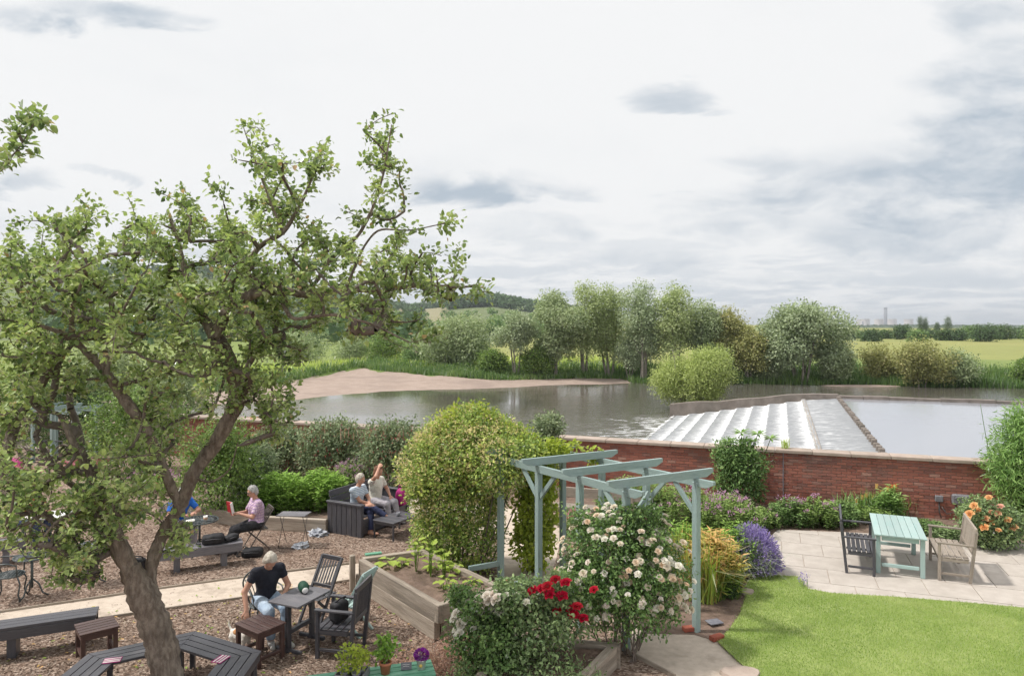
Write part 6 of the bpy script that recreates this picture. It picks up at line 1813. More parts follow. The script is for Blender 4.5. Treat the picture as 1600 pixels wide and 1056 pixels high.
def lattice_table(label, loc, r, H, group):
    t = thing('cast_iron_table', label, 'table', loc, .3, group)
    a = Acc(); prof = [(r, 0), (r, .02), (r - .025, .02), (r - .025, 0), (r, 0)]; a.add(*lathe_geo(prof, 28, False))
    a.add(*lathe_geo([(r * .55, .006), (r * .55, .018), (r * .50, .018), (r * .50, .006), (r * .55, .006)], 24, False))
    for k in range(28):
        b = 2 * math.pi * k / 28; a.add(*tube_geo([(r * .1 * math.cos(b), r * .1 * math.sin(b), .012), (r * .97 * math.cos(b + .25), r * .97 * math.sin(b + .25), .012)], .008, 5))
        a.add(*tube_geo([(r * .52 * math.cos(b), r * .52 * math.sin(b), .012), (r * .97 * math.cos(b - .2), r * .97 * math.sin(b - .2), .012)], .008, 5))
    o = a.obj('pierced_top', 'iron', t, True); o.location = (0, 0, H - .02)
    tube('column', [(0, 0, .16), (0, 0, H - .02)], [.022, .022], 'iron', t)
    for k in range(3):
        b = k * 2.1; tube('leg', [(.02 * math.cos(b), .02 * math.sin(b), .3), (.1 * math.cos(b), .1 * math.sin(b), .22), (.16 * math.cos(b), .16 * math.sin(b), .06), (.25 * math.cos(b), .25 * math.sin(b), .012)], .013, 'iron', t)


def iron_chair(name, label, loc, rz, group, mat='iron'):
    """cast chair with a fan back of curved bars, local +x forward"""
    t = thing(name, label, 'chair', loc, rz, group); W, D, S = .42, .42, .43
    a = Acc(); pts = [(D / 2 * math.cos(b), W / 2 * math.sin(b)) for b in np.linspace(0, 2 * math.pi, 24, endpoint=False)]
    a.add(*tube_geo([(x, y, S) for x, y in pts] + [(pts[0][0], pts[0][1], S)], .012, 6))
    for k in range(9):
        y = -W / 2 + W * (k + .5) / 9; x = D / 2 * math.sqrt(max(.05, 1 - (2 * y / W) ** 2)); a.add(*tube_geo([(-x, y, S), (x, y, S)], .011, 5))
        x2 = -D / 2 + D * (k + .5) / 9; y2 = W / 2 * math.sqrt(max(.05, 1 - (2 * x2 / D) ** 2)); a.add(*tube_geo([(x2, -y2, S), (x2, y2, S)], .009, 5))
    a.obj('pierced_seat', mat, t, True)
    for s in (-1, 1):
        tube('leg', [(.14, s * .15, S), (.19, s * .18, .3), (.16, s * .17, .12), (.20, s * .19, .01)], .013, mat, t, 7); tube('leg', [(-.14, s * .15, S), (-.18, s * .17, .3), (-.17, s * .17, .12), (-.22, s * .19, .01)], .013, mat, t, 7)
        tube('armrest', [(-.2, s * .21, .68), (.05, s * .24, .67), (.15, s * .23, .62), (.15, s * .19, S)], .012, mat, t, 7)
    top = [(-.28 + .02 * math.cos(b * 2), .23 * math.sin(b), .70 + .20 * math.cos(b)) for b in np.linspace(-1.75, 1.75, 15)]
    tube('back_hoop', [(-.17, -.17, S)] + top + [(-.17, .17, S)], .013, mat, t, 7)
    for k in range(7):
        f = (k - 3) / 3; bb = f * 1.25; e = (-.28, .22 * math.sin(bb), .70 + .19 * math.cos(bb))
        tube('back_bar', [(-.18, f * .09, S), (-.24, f * .14, .6), e], .008, mat, t, 6)
    return t


GI = 'cast iron furniture on the left'
lattice_table('round pierced metal table at the left picture edge', tuple(G(50, 932)), .28, .70, GI)
lattice_table('round pierced metal table half hidden by apple leaves', (-7.55, 12.6, 0), .28, .70, GI)
iron_chair('cast_iron_chair', 'ornate metal chair cut by the left picture edge', (-8.45, 11.85, 0), R(20), GI)
iron_chair('cast_iron_chair', 'metal chair with a fan of curved back bars under the woman in black', (-3.72, 10.60, 0), R(-52), None)
lattice_table('round metal cafe table in front of the reading man', (-6.28, 14.15, 0), .36, .72, GI)
iron_chair('cast_iron_chair', 'metal chair under the person in blue', (-7.0, 14.75, 0), R(-38), GI)
plank_bench('pale grey bench beside the person in red at the left edge', (-10.9, 13.0, 0), (-9.6, 13.9, 0), .38, .43, 'grey_paint', (-.6, .6), .1)
t = thing('white_table', 'white topped table in front of the person in red', 'table', (-9.55, 14.5, 0)); box('top', (.8, .6, .03), (0, 0, .72), 'white_glaze', t)
for s in (-1, 1):
    for q in (-1, 1): box('leg', (.7, .04, .04), (s * .35, q * .25, .352), 'iron', t, (0, -math.pi / 2, 0))
iron_chair('cast_iron_chair', 'metal chair under the person in red', (-10.15, 14.75, 0), R(-20), GI)


def green_bench():
    c = Vector((-1.68, 8.38, 0)); t = thing('green_bench', 'green slatted plant bench at the bottom edge carrying pots', 'bench', tuple(c), R(16))
    slats_x(t, 'slat', 4, -.75, .75, -.2, .2, .447, .026, 'green_paint', .014)
    for s in (-1, 1):
        for q in (-1, 1): box('leg', (.40, .05, .05), (s * .62, q * .15, .2), 'green_paint', t, (0, -math.pi / 2, 0))
        box('bearer', (.36, .04, .035), (s * .62, 0, .416), 'green_paint', t, (0, 0, math.pi / 2))
    Z = .462
    Mx = Matrix.Translation(c) @ Matrix.Rotation(R(16), 4, 'Z')
    W = lambda x, y: tuple((Mx @ Vector((x, y, Z))))
    q = thing('flower_pot', 'white pot with a purple flower ball on the green bench', 'flower pot', W(.60, -.02))
    lathe('pot', [(.045, 0), (.062, .11), (.066, .11), (.066, .125), (.056, .125), (.05, .1)], 'white_glaze', q)
    P = rdir(420) * .062 * [1.1, 1, .85] + [0, 0, .165]; leaves('bloom', P, unit(P - [0, 0, .165]) + rdir(420) * .5, rdir(420), .035, .028, 'petal_purple', q)
    lathe('badge', [(.0001, 0), (.02, 0), (.02, .004)], 'poker', q, (0, -.0595, .06)).rotation_euler = (R(82), 0, 0)
    q = thing('flower_pot', 'terracotta pot with a leafy seedling on the green bench', 'flower pot', W(.17, -.02))
    lathe('pot', [(.05, 0), (.068, .11), (.075, .11), (.075, .14), (.064, .14), (.06, .11)], 'terracotta', q)
    lathe('compost', [(.0001, .115), (.06, .115), (.06, .12)], 'soil', q)
    foliage('seedling', [(0, 0, .26, .11, .1, .12), (.03, 0, .36, .06, .06, .06)], 26, 8, .04, .06, 'leaf_phlox', q, .3, .7, oval=True)
    a = Acc(); stems(a, (0, 0, .12), [(.03, 0, .36), (-.06, .02, .28), (.07, 0, .27)], .004, .003); a.obj('stem', 'leaf_phlox', q, True)
    q = thing('seed_tray', 'grey plastic tray of yellow-green seedlings on the green bench', 'tray', W(-.22, -.03), R(-8))
    for s in (-1, 1):
        box('side', (.34, .012, .09), (0, s * .13, .046), 'plastic_grey', q); box('side', (.25, .012, .09), (s * .164, 0, .046), 'plastic_grey', q, (0, 0, math.pi / 2))
    box('bottom', (.32, .25, .01), (0, 0, .006), 'plastic_grey', q)
    foliage('seedlings', [(-.06, 0, .2, .1, .1, .13), (.08, .02, .22, .1, .1, .12), (0, -.04, .3, .08, .08, .08)], 60, 9, .04, .042, 'leaf_hop', q, .3, .6, oval=True)
    for x, y in ((-.08, -.04), (.07, -.05), (-.05, .07), (.09, .06)): lathe('small_pot', [(.038, .012), (.052, .10), (.047, .10), (.04, .05)], 'plastic_grey', q, (x, y, 0), 14)
    q = thing('plant_label', 'small dark notice board propped on the green bench', 'sign', W(.42, .0), R(6))
    box('board', (.13, .012, .075), (0, 0, .05), 'slate', q, (R(-18), 0, 0)); box('foot', (.12, .04, .01), (0, .01, .006), 'slate', q)
    tube('chalk_line', [(-.045, -.018, .07), (-.02, -.016, .074), (.0, -.018, .068), (.04, -.016, .073)], .0025, 'white_glaze', q, 5); tube('chalk_line', [(-.04, -.012, .045), (-.01, -.010, .049), (.035, -.012, .045)], .0025, 'white_glaze', q, 5)


green_bench()
# bricks, slate and stone by the gravel path
for px, py, rz, lb in [(1078, 986, .2, 'single red brick at the foot of the last pergola post'), (1120, 1000, .5, 'red brick lying flat at the corner of the lawn')]:
    o = box('loose_brick', (.215, .105, .065), G(px, py) + Vector((0, 0, .045)), 'brick_red', None, (0, 0, rz), .006); tag(o, lb, 'brick', 'loose bricks by the path')
o = box('slate_piece', (.24, .16, .02), G(1116, 976) + Vector((0, 0, .05)), 'slate', None, (.06, .04, .4), .006); tag(o, 'flat grey slate lying on the bed soil near the lawn', 'slate')
a = Acc(); ring = [(math.cos(b) * .26 * (1 + .12 * math.sin(3 * b)), math.sin(b) * .2) for b in np.linspace(0, 6.283, 18, endpoint=False)]
a.add([(x, y, 0) for x, y in ring] + [(x * .93, y * .93, .05) for x, y in ring], [tuple(range(18, 36))] + [(i, (i + 1) % 18, 18 + (i + 1) % 18, 18 + i) for i in range(18)])
o = a.obj('stepping_stone', 'stone_coping', None); o.location = G(1158, 1056) + Vector((0, 0, .008)); tag(o, 'pale stepping stone at the bottom edge between path and lawn', 'stone')
a = Acc(); a.add([(x * .55, y * .55, 0) for x, y in ring] + [(x * .5, y * .5, .05) for x, y in ring], [tuple(range(18, 36))] + [(i, (i + 1) % 18, 18 + (i + 1) % 18, 18 + i) for i in range(18)])
o = a.obj('edge_stone', 'stone_coping', None); o.location = G(1166, 928) + Vector((0, 0, .02)); tag(o, 'small pale stone at the lawn edge beside the box ball', 'stone')
# crumpled plastic bags on the mulch
for px, py, s, lb in [(470, 855, .16, 'crumpled pale plastic bag on the mulch under the wire stand'), (497, 835, .2, 'crumpled pale plastic sheet near the sofa arm')]:
    bm = bmesh.new(); bmesh.ops.create_icosphere(bm, subdivisions=3, radius=s)
    for v in bm.verts: v.co = v.co * (1 + .35 * math.sin(v.co.x * 60) * math.sin(v.co.y * 47 + 1) + .25 * math.sin(v.co.z * 70)); v.co.z = max(0, v.co.z) * .55
    me = bpy.data.meshes.new('bag'); bm.to_mesh(me); bm.free(); me.materials.append(M['clear_plastic']); o = bpy.data.objects.new('plastic_bag', me); link(o); o.location = G(px, py) + Vector((0, 0, .005)); tag(o, lb, 'bag', 'plastic bags on the mulch')
# electric boxes
pw = wall_pt(10.2, .50, .05); t = thing('electric_box', 'small grey electric box with a cable on the brick wall', 'electric box', tuple(pw), math.atan2(WT[1], WT[0])); box('housing', (.17, .08, .15), (0, 0, 0), 'plastic_grey', t, bev=.015); tube('cable', [(0, 0, -.07), (.0, -.02, -.3), (.04, -.03, -.45)], .012, 'iron', t)
pw = wall_pt(10.62, .52, .07); t = thing('electric_box', 'larger grey electric box with arched cover on the brick wall', 'electric box', tuple(pw), math.atan2(WT[1], WT[0])); box('housing', (.38, .12, .24), (0, 0, 0), 'plastic_grey', t, bev=.03); tube('arched_rib', [(-.15, -.065, .02), (-.08, -.065, .06), (0, -.065, .07), (.08, -.065, .06), (.15, -.065, .02)], .01, 'plastic_grey', t)
for s in (-.06, .06): tube('gland', [(s, 0, -.12), (s, 0, -.16)], .014, 'white_glaze', t)
tube('cable', [(-.1, 0, -.12), (-.15, -.03, -.3), (-.3, -.05, -.36), (-.4, -.03, -.2)], .008, 'iron', t)
# far wooden bench seen through the pergola
t = thing('log_bench', 'weathered timber bench seen through the pergola posts', 'bench', tuple(G(930, 826)), R(-18)); bar('seat_plank', (-1.0, 0, .45), (1.0, 0, .45), .4, .08, 'weathered_wood', t); bar('back_plank', (-1.0, .2, .75), (1.0, .2, .75), .06, .22, 'weathered_wood', t)
for s in (-.8, .8): box('leg', (.41, .34, .1), (s, 0, .205), 'weathered_wood', t, (0, -math.pi / 2, 0)); box('back_post', (.8, .08, .08), (s, .2, .45), 'weathered_wood', t, (0, -math.pi / 2, 0))

# the small far pergola, lattice and seat at the left
c = G(115, 728); L2 = [(c.x - 1.75, c.y + .6), (c.x - .9, c.y + .3), (c.x, c.y)]; R2 = [(c.x - 1.55, c.y + 1.5), (c.x - .7, c.y + 1.2), (c.x + .2, c.y + .9)]
P2, _, _, _ = pergola('pergola', 'small sage green pergola far off at the left behind apple leaves', L2, R2, 1.75, 'sage_paint', .3, w=.1)
t = thing('lattice_fence', 'dark diamond lattice fence panel beside the small far pergola', 'fence', tuple(G(68, 722)), R(-8))
for k in range(12):
    x = -.75 + k * .125
    bar('lath', (x, 0, .1), (min(x + .6, .75), .012, .1 + min(.6, .75 - x)), .008, .022, 'charcoal_paint', t, up=(0, 1, 0)) if x < .7 else None
    bar('lath', (x, .013, .1), (max(x - .6, -.75), .025, .1 + min(.6, x + .75)), .008, .022, 'charcoal_paint', t, up=(0, 1, 0)) if x > -.7 else None
for z in (.08, .72): bar('rail', (-.8, .006, z), (.8, .006, z), .03, .04, 'charcoal_paint', t)
t = thing('stone_seat', 'low stone block seat on the path behind the small far pergola', 'seat', tuple(G(82, 693)), 0); box('slab', (1.0, .5, .15), (0, 0, .45), 'stone_coping', t); box('block', (.25, .4, .37), (-.3, 0, .186), 'concrete', t); box('block', (.25, .4, .37), (.3, 0, .186), 'concrete', t)
for px, py, lb in [(22, 735, 'pink cushion on the left seat by the small far pergola'), (12, 742, 'deep pink cushion at the left picture edge')]:
    bm = bmesh.new(); bmesh.ops.create_icosphere(bm, subdivisions=3, radius=.28)
    for v in bm.verts: v.co = Vector((max(-.24, min(.24, v.co.x * 1.15)), v.co.y * .45, max(-.2, min(.2, v.co.z * 1.1))))
    me = bpy.data.meshes.new('cushion'); bm.to_mesh(me); bm.free(); me.materials.append(M['pink_cloth']); me.polygons.foreach_set('use_smooth', np.ones(len(me.polygons), bool)); o = bpy.data.objects.new('cushion', me); link(o); o.location = G(px, py) + Vector((0, 0, .2)); o.rotation_euler = (-.3, 0, .1); tag(o, lb, 'cushion', 'pink cushions')
leafy_mass('bedding_plants', 'red and pink bedding flowers near the small far pergola', tuple(G(140, 740)), .9, .5, .45, 90, 'leaf_mid', .10, flower='blossom_mixed', nfl=60, fsize=.05)
leafy_mass('bedding_plants', 'magenta flowers among leaves at the left picture edge', tuple(G(20, 752)), .8, .4, .4, 60, 'leaf_mid', .10, flower='blossom_mixed', nfl=50, fsize=.05)
leafy_mass('bedding_plants', 'mauve flowers seen between the apple stems', tuple(G(235, 770)), .9, .5, .6, 90, 'leaf_phlox', .11, flower='blossom_pink', nfl=30, fsize=.04)
leafy_mass('bedding_plants', 'pale pink roses by the wall left of the fuchsia hedge', tuple(G(415, 720)), .7, .4, 1.5, 80, 'leaf_mid', .10, flower='petal_peach_single', nfl=30, fsize=.07)

# ------------------------------------------------------------------ people, dog, bags: bodies as one smooth surface grown round a posed skeleton


def sdf_mesh(prims, h=.010, k=.018, cut=None):
    """prims: ('c', a, b, ra, rb[, flat]) tapered limb, ('e', centre, radii, 3x3 axes) ellipsoid, ('b', centre, half, 3x3 axes, round) box. Smooth union, then a quad surface."""
    lo = np.full(3, 1e9); hi = -lo
    for p in prims:
        if p[0] == 'c':
            r = max(p[3], p[4]); lo = np.minimum(lo, np.minimum(p[1], p[2]) - r); hi = np.maximum(hi, np.maximum(p[1], p[2]) + r)
        else:
            r = np.linalg.norm(p[2]) if p[0] == 'b' else max(p[2]); lo = np.minimum(lo, np.array(p[1]) - r); hi = np.maximum(hi, np.array(p[1]) + r)
    lo = lo - 4 * h; n = np.ceil((hi + 4 * h - lo) / h).astype(int) + 1
    Fd = np.full(n, .3, np.float32)
    ax = [lo[i] + h * np.arange(n[i]) for i in range(3)]
    for p in prims:
        if p[0] == 'c':
            a, b = np.array(p[1], float), np.array(p[2], float); r = max(p[3], p[4]); l2 = np.minimum(a, b) - r; h2 = np.maximum(a, b) + r
        else:
            r = np.linalg.norm(p[2]) if p[0] == 'b' else max(p[2]); l2 = np.array(p[1]) - r; h2 = np.array(p[1]) + r
        mrg = .05
        i0 = np.maximum(((l2 - mrg - lo) / h).astype(int), 0); i1 = np.minimum(np.ceil((h2 + mrg - lo) / h).astype(int) + 1, n)
        X, Y, Z = np.meshgrid(ax[0][i0[0]:i1[0]], ax[1][i0[1]:i1[1]], ax[2][i0[2]:i1[2]], indexing='ij', sparse=False)
        Q = np.stack([X, Y, Z], -1)
        if p[0] == 'c':
            ba = b - a; L2 = ba.dot(ba) + 1e-12; t = np.clip(((Q - a) @ ba) / L2, 0, 1)
            d = np.linalg.norm(Q - a - t[..., None] * ba, axis=-1) - (p[3] + (p[4] - p[3]) * t)
            if len(p) > 5 and p[5]: u = ba / math.sqrt(L2); d = np.maximum(d, (Q - b) @ u)
        elif p[0] == 'e':
            A = np.array(p[3]) if len(p) > 3 and p[3] is not None else np.eye(3); rr = np.array(p[2]); q = (Q - np.array(p[1])) @ A
            k0 = np.linalg.norm(q / rr, axis=-1); k1 = np.linalg.norm(q / rr ** 2, axis=-1) + 1e-9; d = k0 * (k0 - 1) / k1
        else:
            A = np.array(p[3]) if p[3] is not None else np.eye(3); q = np.abs((Q - np.array(p[1])) @ A) - np.array(p[2]) + p[4]
            d = np.linalg.norm(np.maximum(q, 0), axis=-1) + np.minimum(q.max(-1), 0) - p[4]
        S = Fd[i0[0]:i1[0], i0[1]:i1[1], i0[2]:i1[2]]
        hh = np.clip(.5 + .5 * (S - d) / k, 0, 1); S[...] = S * (1 - hh) + d * hh - k * hh * (1 - hh)
    if cut is not None:
        for (pt, nv) in cut:
            X, Y, Z = np.meshgrid(*ax, indexing='ij'); Fd = np.maximum(Fd, (X - pt[0]) * nv[0] + (Y - pt[1]) * nv[1] + (Z - pt[2]) * nv[2])
    # surface nets
    ins = Fd < 0
    c = [ins[i:n[0] - 1 + i, j:n[1] - 1 + j, l:n[2] - 1 + l] for i in (0, 1) for j in (0, 1) for l in (0, 1)]
    any_ = np.logical_or.reduce(c); all_ = np.logical_and.reduce(c); act = any_ & ~all_
    idx = np.full(act.shape, -1, np.int64); I = np.argwhere(act); idx[act] = np.arange(len(I))
    acc = np.zeros((len(I), 3)); cnt = np.zeros(len(I))
    for axis in range(3):
        for o1 in (0, 1):
            for o2 in (0, 1):
                off = [0, 0, 0]; oth = [q for q in range(3) if q != axis]; off[oth[0]] = o1; off[oth[1]] = o2
                A = I + off; B = A.copy(); B[:, axis] += 1
                fa = Fd[A[:, 0], A[:, 1], A[:, 2]]; fb = Fd[B[:, 0], B[:, 1], B[:, 2]]; m = (fa < 0) != (fb < 0)
                t = np.where(m, fa / np.where(m, fa - fb, 1), 0); P = A + 0.0; P[:, axis] += t
                acc[m] += P[m]; cnt[m] += 1
    V = lo + h * acc / cnt[:, None]
    Fc = []
    for axis in range(3):
        sl0 = [slice(None)] * 3; sl1 = [slice(None)] * 3; sl0[axis] = slice(0, -1); sl1[axis] = slice(1, None)
        a = ins[tuple(sl0)]; b = ins[tuple(sl1)]
        E = np.argwhere(a != b); o = [q for q in range(3) if q != axis]
        ok = np.ones(len(E), bool)
        for q in o: ok &= (E[:, q] > 0) & (E[:, q] < n[q] - 1)
        E = E[ok]; s = a[E[:, 0], E[:, 1], E[:, 2]]
        def cell(d1, d2):
            C = E.copy(); C[:, o[0]] += d1; C[:, o[1]] += d2; return idx[C[:, 0], C[:, 1], C[:, 2]]
        q = np.stack([cell(-1, -1), cell(0, -1), cell(0, 0), cell(-1, 0)], 1)
        flip = s if axis != 1 else ~s
        q = np.where(flip[:, None], q, q[:, ::-1]); Fc.append(q)
    return V, np.concatenate(Fc)


def sdf_obj(name, prims, mat, parent, h=.010, k=.018, cut=None):
    V, F = sdf_mesh(prims, h, k, cut)
    if name.startswith('hair'): V = V + rng.normal(size=V.shape) * .0032
    return npobj(name, V, F, mat, parent, None, True)


def ik(a, b, l1, l2, pole):
    """elbow or knee position between a and b"""
    a, b = np.array(a, float), np.array(b, float); v = b - a; d = min(np.linalg.norm(v), (l1 + l2) * .999); u = v / np.linalg.norm(v)
    b = a + u * d; x = (l1 * l1 - l2 * l2 + d * d) / (2 * d); hgt = math.sqrt(max(1e-6, l1 * l1 - x * x))
    p = np.array(pole, float); p = p - u * p.dot(u); p = p / np.linalg.norm(p)
    return a + u * x + p * hgt, b


def person(label, loc, rz, seat=.44, lean=.1, side=0.0, hands=((.35, .15, .62), (.35, -.15, .62)), poles=((-.2, .6, -.6), (-.2, -.6, -.6)), feet=((.42, .11, .07), (.42, -.11, .07)), kpoles=((.8, .1, .6), (.8, -.1, .6)),
           yaw=0.0, pitch=0.2, hair='hair_grey', top='tee_black', legs='jeans_pale', shoe='shoe_dark', sleeve=.55, glasses=False, hairlen=.0, bun=False, stout=1.0, barefoot=False, sc=1.0):
    """seated figure; local +x is forward, the origin lies on the ground under the hips"""
    t = thing('person', label, 'person', loc, rz, 'people in the tea garden')
    st = stout
    pel = np.array([0, 0, seat + .10]); sp = np.array([math.sin(lean), side, math.cos(lean)]); sp = sp / np.linalg.norm(sp)
    che = pel + sp * .30; nb = pel + sp * .47; lat = np.array([0, 1.0, 0]) - sp * sp[1]; lat = lat / np.linalg.norm(lat)
    fw = np.cross(lat, sp)
    hd = np.array([math.cos(yaw) * math.cos(pitch), math.sin(yaw) * math.cos(pitch), -math.sin(pitch)])
    hu = np.array([math.cos(yaw) * math.sin(pitch), math.sin(yaw) * math.sin(pitch), math.cos(pitch)]); hl = np.cross(hu, hd)
    HA = np.stack([hd, hl, hu], 1)
    hc = nb + sp * .07 + hu * .135 + hd * .025
    H = lambda x, y, z: hc + hd * x + hl * y + hu * z
    sh = [nb - sp * .035 + lat * s * .175 for s in (1, -1)]; hip = [pel + np.array([0, s * .095, -.005]) for s in (1, -1)]
    el = []; wr = []; kn = []; an = []
    for i in (0, 1):
        e, w = ik(sh[i], hands[i], .29, .25, poles[i]); el.append(e); wr.append(w)
        kk, a = ik(hip[i], feet[i], .44, .43, kpoles[i]); kn.append(kk); an.append(a)
    B = [('e', pel, (.13 * st, .175 * st, .12), None), ('c', pel, che, .125 * st, .135 * st), ('e', che + sp * .03, (.115 * st, .17 * st, .17), np.stack([fw, lat, sp], 1)), ('c', sh[0], sh[1], .062, .062), ('c', nb - sp * .02, hc - hu * .07, .055, .052)]
    B += [('e', hc, (.092, .074, .112), HA), ('e', H(.022, 0, -.055), (.066, .056, .068), HA), ('c', H(.088, 0, -.005), H(.108, 0, -.034), .010, .014), ('e', H(.082, 0, -.072), (.014, .026, .009), HA), ('e', H(.078, 0, .022), (.02, .045, .012), HA)]
    for s in (1, -1): B += [('e', H(-.01, s * .076, -.015), (.018, .009, .03), HA)]
    for i, s in ((0, 1), (1, -1)):
        B += [('c', sh[i], el[i], .052 * st, .040), ('c', el[i], wr[i], .040, .027)]
        f = wr[i] - el[i]; f = f / np.linalg.norm(f); up = np.array([0, 0, 1.0]); ls = np.cross(f, up); ls = ls / (np.linalg.norm(ls) + 1e-9); dn = np.cross(f, ls); dn = dn if dn[2] < 0 else -dn
        pc = wr[i] + f * .05; B += [('e', pc, (.05, .038, .016), np.stack([f, ls, dn], 1))]
        for q, (lo_, ln) in enumerate(((-.028, .062), (-.010, .074), (.010, .07), (.028, .055))):
            k0 = wr[i] + f * .082 + ls * lo_; k1 = k0 + f * ln * .55 + dn * .012; k2 = k1 + f * ln * .3 + dn * ln * .45; B += [('c', k0, k1, .0095, .0088), ('c', k1, k2, .0088, .0075)]
        th0 = wr[i] + f * .03 - ls * s * .03; th1 = th0 + f * .035 - ls * s * .028 + dn * .01; B += [('c', th0, th1, .013, .0105), ('c', th1, th1 + f * .032 + dn * .01, .0105, .009)]
        ft = kn[i] * 0; toe = an[i] + np.array([.15, s * .03, -.04]); B += [('c', hip[i], kn[i], .088 * st, .062), ('c', kn[i], an[i], .058, .038), ('c', an[i] - [.04, 0, .03], toe, .036, .026)]
    body = sdf_obj('body', B, 'skin', t, .010, .016)
    T = [('e', pel + [0, 0, .02], (.137 * st, .183 * st, .11), None), ('c', pel + [0, 0, .03], che, .134 * st, .145 * st), ('e', che + sp * .03, (.125 * st, .18 * st, .172), np.stack([fw, lat, sp], 1)), ('c', sh[0], sh[1], .070, .070)]
    for i in (0, 1): T += [('c', sh[i], sh[i] + (el[i] - sh[i]) * sleeve, .066 * st, .060, True)]
    if sleeve > .95:
        for i in (0, 1): T += [('c', el[i], el[i] + (wr[i] - el[i]) * .9, .056, .040, True)]
    sdf_obj('shirt', T, top, t, .011, .025, [(nb + sp * .035, sp)])
    Tr = [('e', pel + [0, 0, -.015], (.142 * st, .187 * st, .105), None)]
    for i in (0, 1): Tr += [('c', hip[i], kn[i], .100 * st, .078), ('c', kn[i], an[i] + (kn[i] - an[i]) * .08, .076, .062, True)]
    sdf_obj('trousers', Tr, legs, t, .011, .03, [(pel + [0, 0, .09], np.array([0, 0, 1.0]))])
    for i, s in ((0, 1), (1, -1)):
        toe = an[i] + np.array([.16, s * .03, -.038]); sdf_obj('shoe', [('c', an[i] - [.045, 0, .03], toe, .042, .034), ('c', an[i] - [.03, 0, .0], an[i] + [.04, 0, -.03], .044, .04)], shoe, t, .011, .015, [((0, 0, an[i][2] - .066), np.array([0, 0, -1.0]))])
    Hr = [('e', H(-.012, 0, .016), (.100, .086, .112), HA), ('e', H(-.045, 0, -.01), (.068, .082, .10 + hairlen * .5), HA)]
    if hairlen: Hr += [('e', H(-.045, s * .045, -.07), (.05, .045, .07 + hairlen), HA) for s in (1, -1)]
    cutp = [(H(.052, 0, .045), hd * .86 - hu * .51)]
    sdf_obj('hair', Hr, hair, t, .010, .02, cutp)
    m_ = 420; dv = rdir(m_); dv = dv[(dv[:, 0] < .45) & (dv[:, 2] > -.55)]; m_ = len(dv)
    Pq = np.array([H(-.015 + .104 * a, .089 * b, .014 + .116 * c) for a, b, c in dv]); On = dv @ HA.T
    Tg = unit(np.cross(On, np.tile(hl, (m_, 1))) * -1 + rng.normal(size=(m_, 3)) * .22 - On * .42)
    leaves('hair_strands', Pq, Tg, On, rng.uniform(.03, .06, m_), .009, 'strand_' + hair[5:], t, rng.random(m_))
    if bun: sdf_obj('hair_bun', [('e', H(-.085, 0, .05), (.035, .045, .04), HA)], hair, t, .009)
    for s in (1, -1):
        e = bpy.data.objects.new('eye', lathe_mesh('eye', [(.0001, -.011), (.008, -.008), (.011, 0), (.008, .008), (.0001, .011)], 'eye_white')); link(e, t); e.location = Vector(H(.079, s * .03, .002))
    if glasses:
        for s in (1, -1):
            ring = [H(.098, s * .032 + .022 * math.cos(b), .0 + .018 * math.sin(b)) for b in np.linspace(0, 6.283, 13)]; tube('glasses_rim', ring, .003, 'iron', t, 5); tube('glasses_arm', [H(.095, s * .055, .005), H(0, s * .082, .008)], .003, 'iron', t, 5)
    t.scale = (sc, sc, sc)
    return t


LATHE = {}


def lathe_mesh(name, prof, mat, sides=12):
    if name not in LATHE:
        a = Acc(); a.add(*lathe_geo(prof, sides, False)); LATHE[name] = a.mesh(name, mat, True)
    return LATHE[name]


person('woman in a black t-shirt and pale jeans looking down beside the small grey table', (-3.68, 10.52, 0), R(-52), .44, .22, 0, ((.30, .14, .60), (.20, -.34, .50)), ((-.3, .6, -.5), (-.4, -.5, -.3)), ((.50, .12, .07), (.40, -.06, .07)), yaw=-.1, pitch=.85, hair='hair_blonde', top='tee_black', legs='jeans_pale', shoe='shoe_pale', sleeve=.5, bun=True, hairlen=.02, sc=1.03)
person('grey-haired man in a checked shirt reading a red book on a folding chair', (-5.28, 14.55, 0), R(214), .45, .02, 0, ((.34, .10, .80), (.34, -.10, .78)), ((-.3, .6, -.7), (-.3, -.6, -.7)), ((.48, .10, .07), (.62, -.06, .07)), yaw=0, pitch=.35, hair='hair_grey', top='shirt_check', legs='trouser_black', glasses=True, stout=1.1, sleeve=.8)
person('person in a bright blue shirt at the round cafe table behind the trunk', (-7.0, 14.75, 0), R(-38), .44, .30, 0, ((.45, .12, .76), (.45, -.16, .76)), ((-.3, .7, -.3), (-.3, -.7, -.3)), yaw=.2, pitch=.4, hair='hair_grey', top='shirt_blue', legs='trouser_grey', sleeve=.75, stout=1.08)
SF = R(-28)


def sofa_pt(x, y): c = Vector((-4.14, 15.76, 0)) + Vector((math.cos(SF), math.sin(SF), 0)) * x + Vector((-math.sin(SF), math.cos(SF), 0)) * y; return (c.x, c.y, 0)


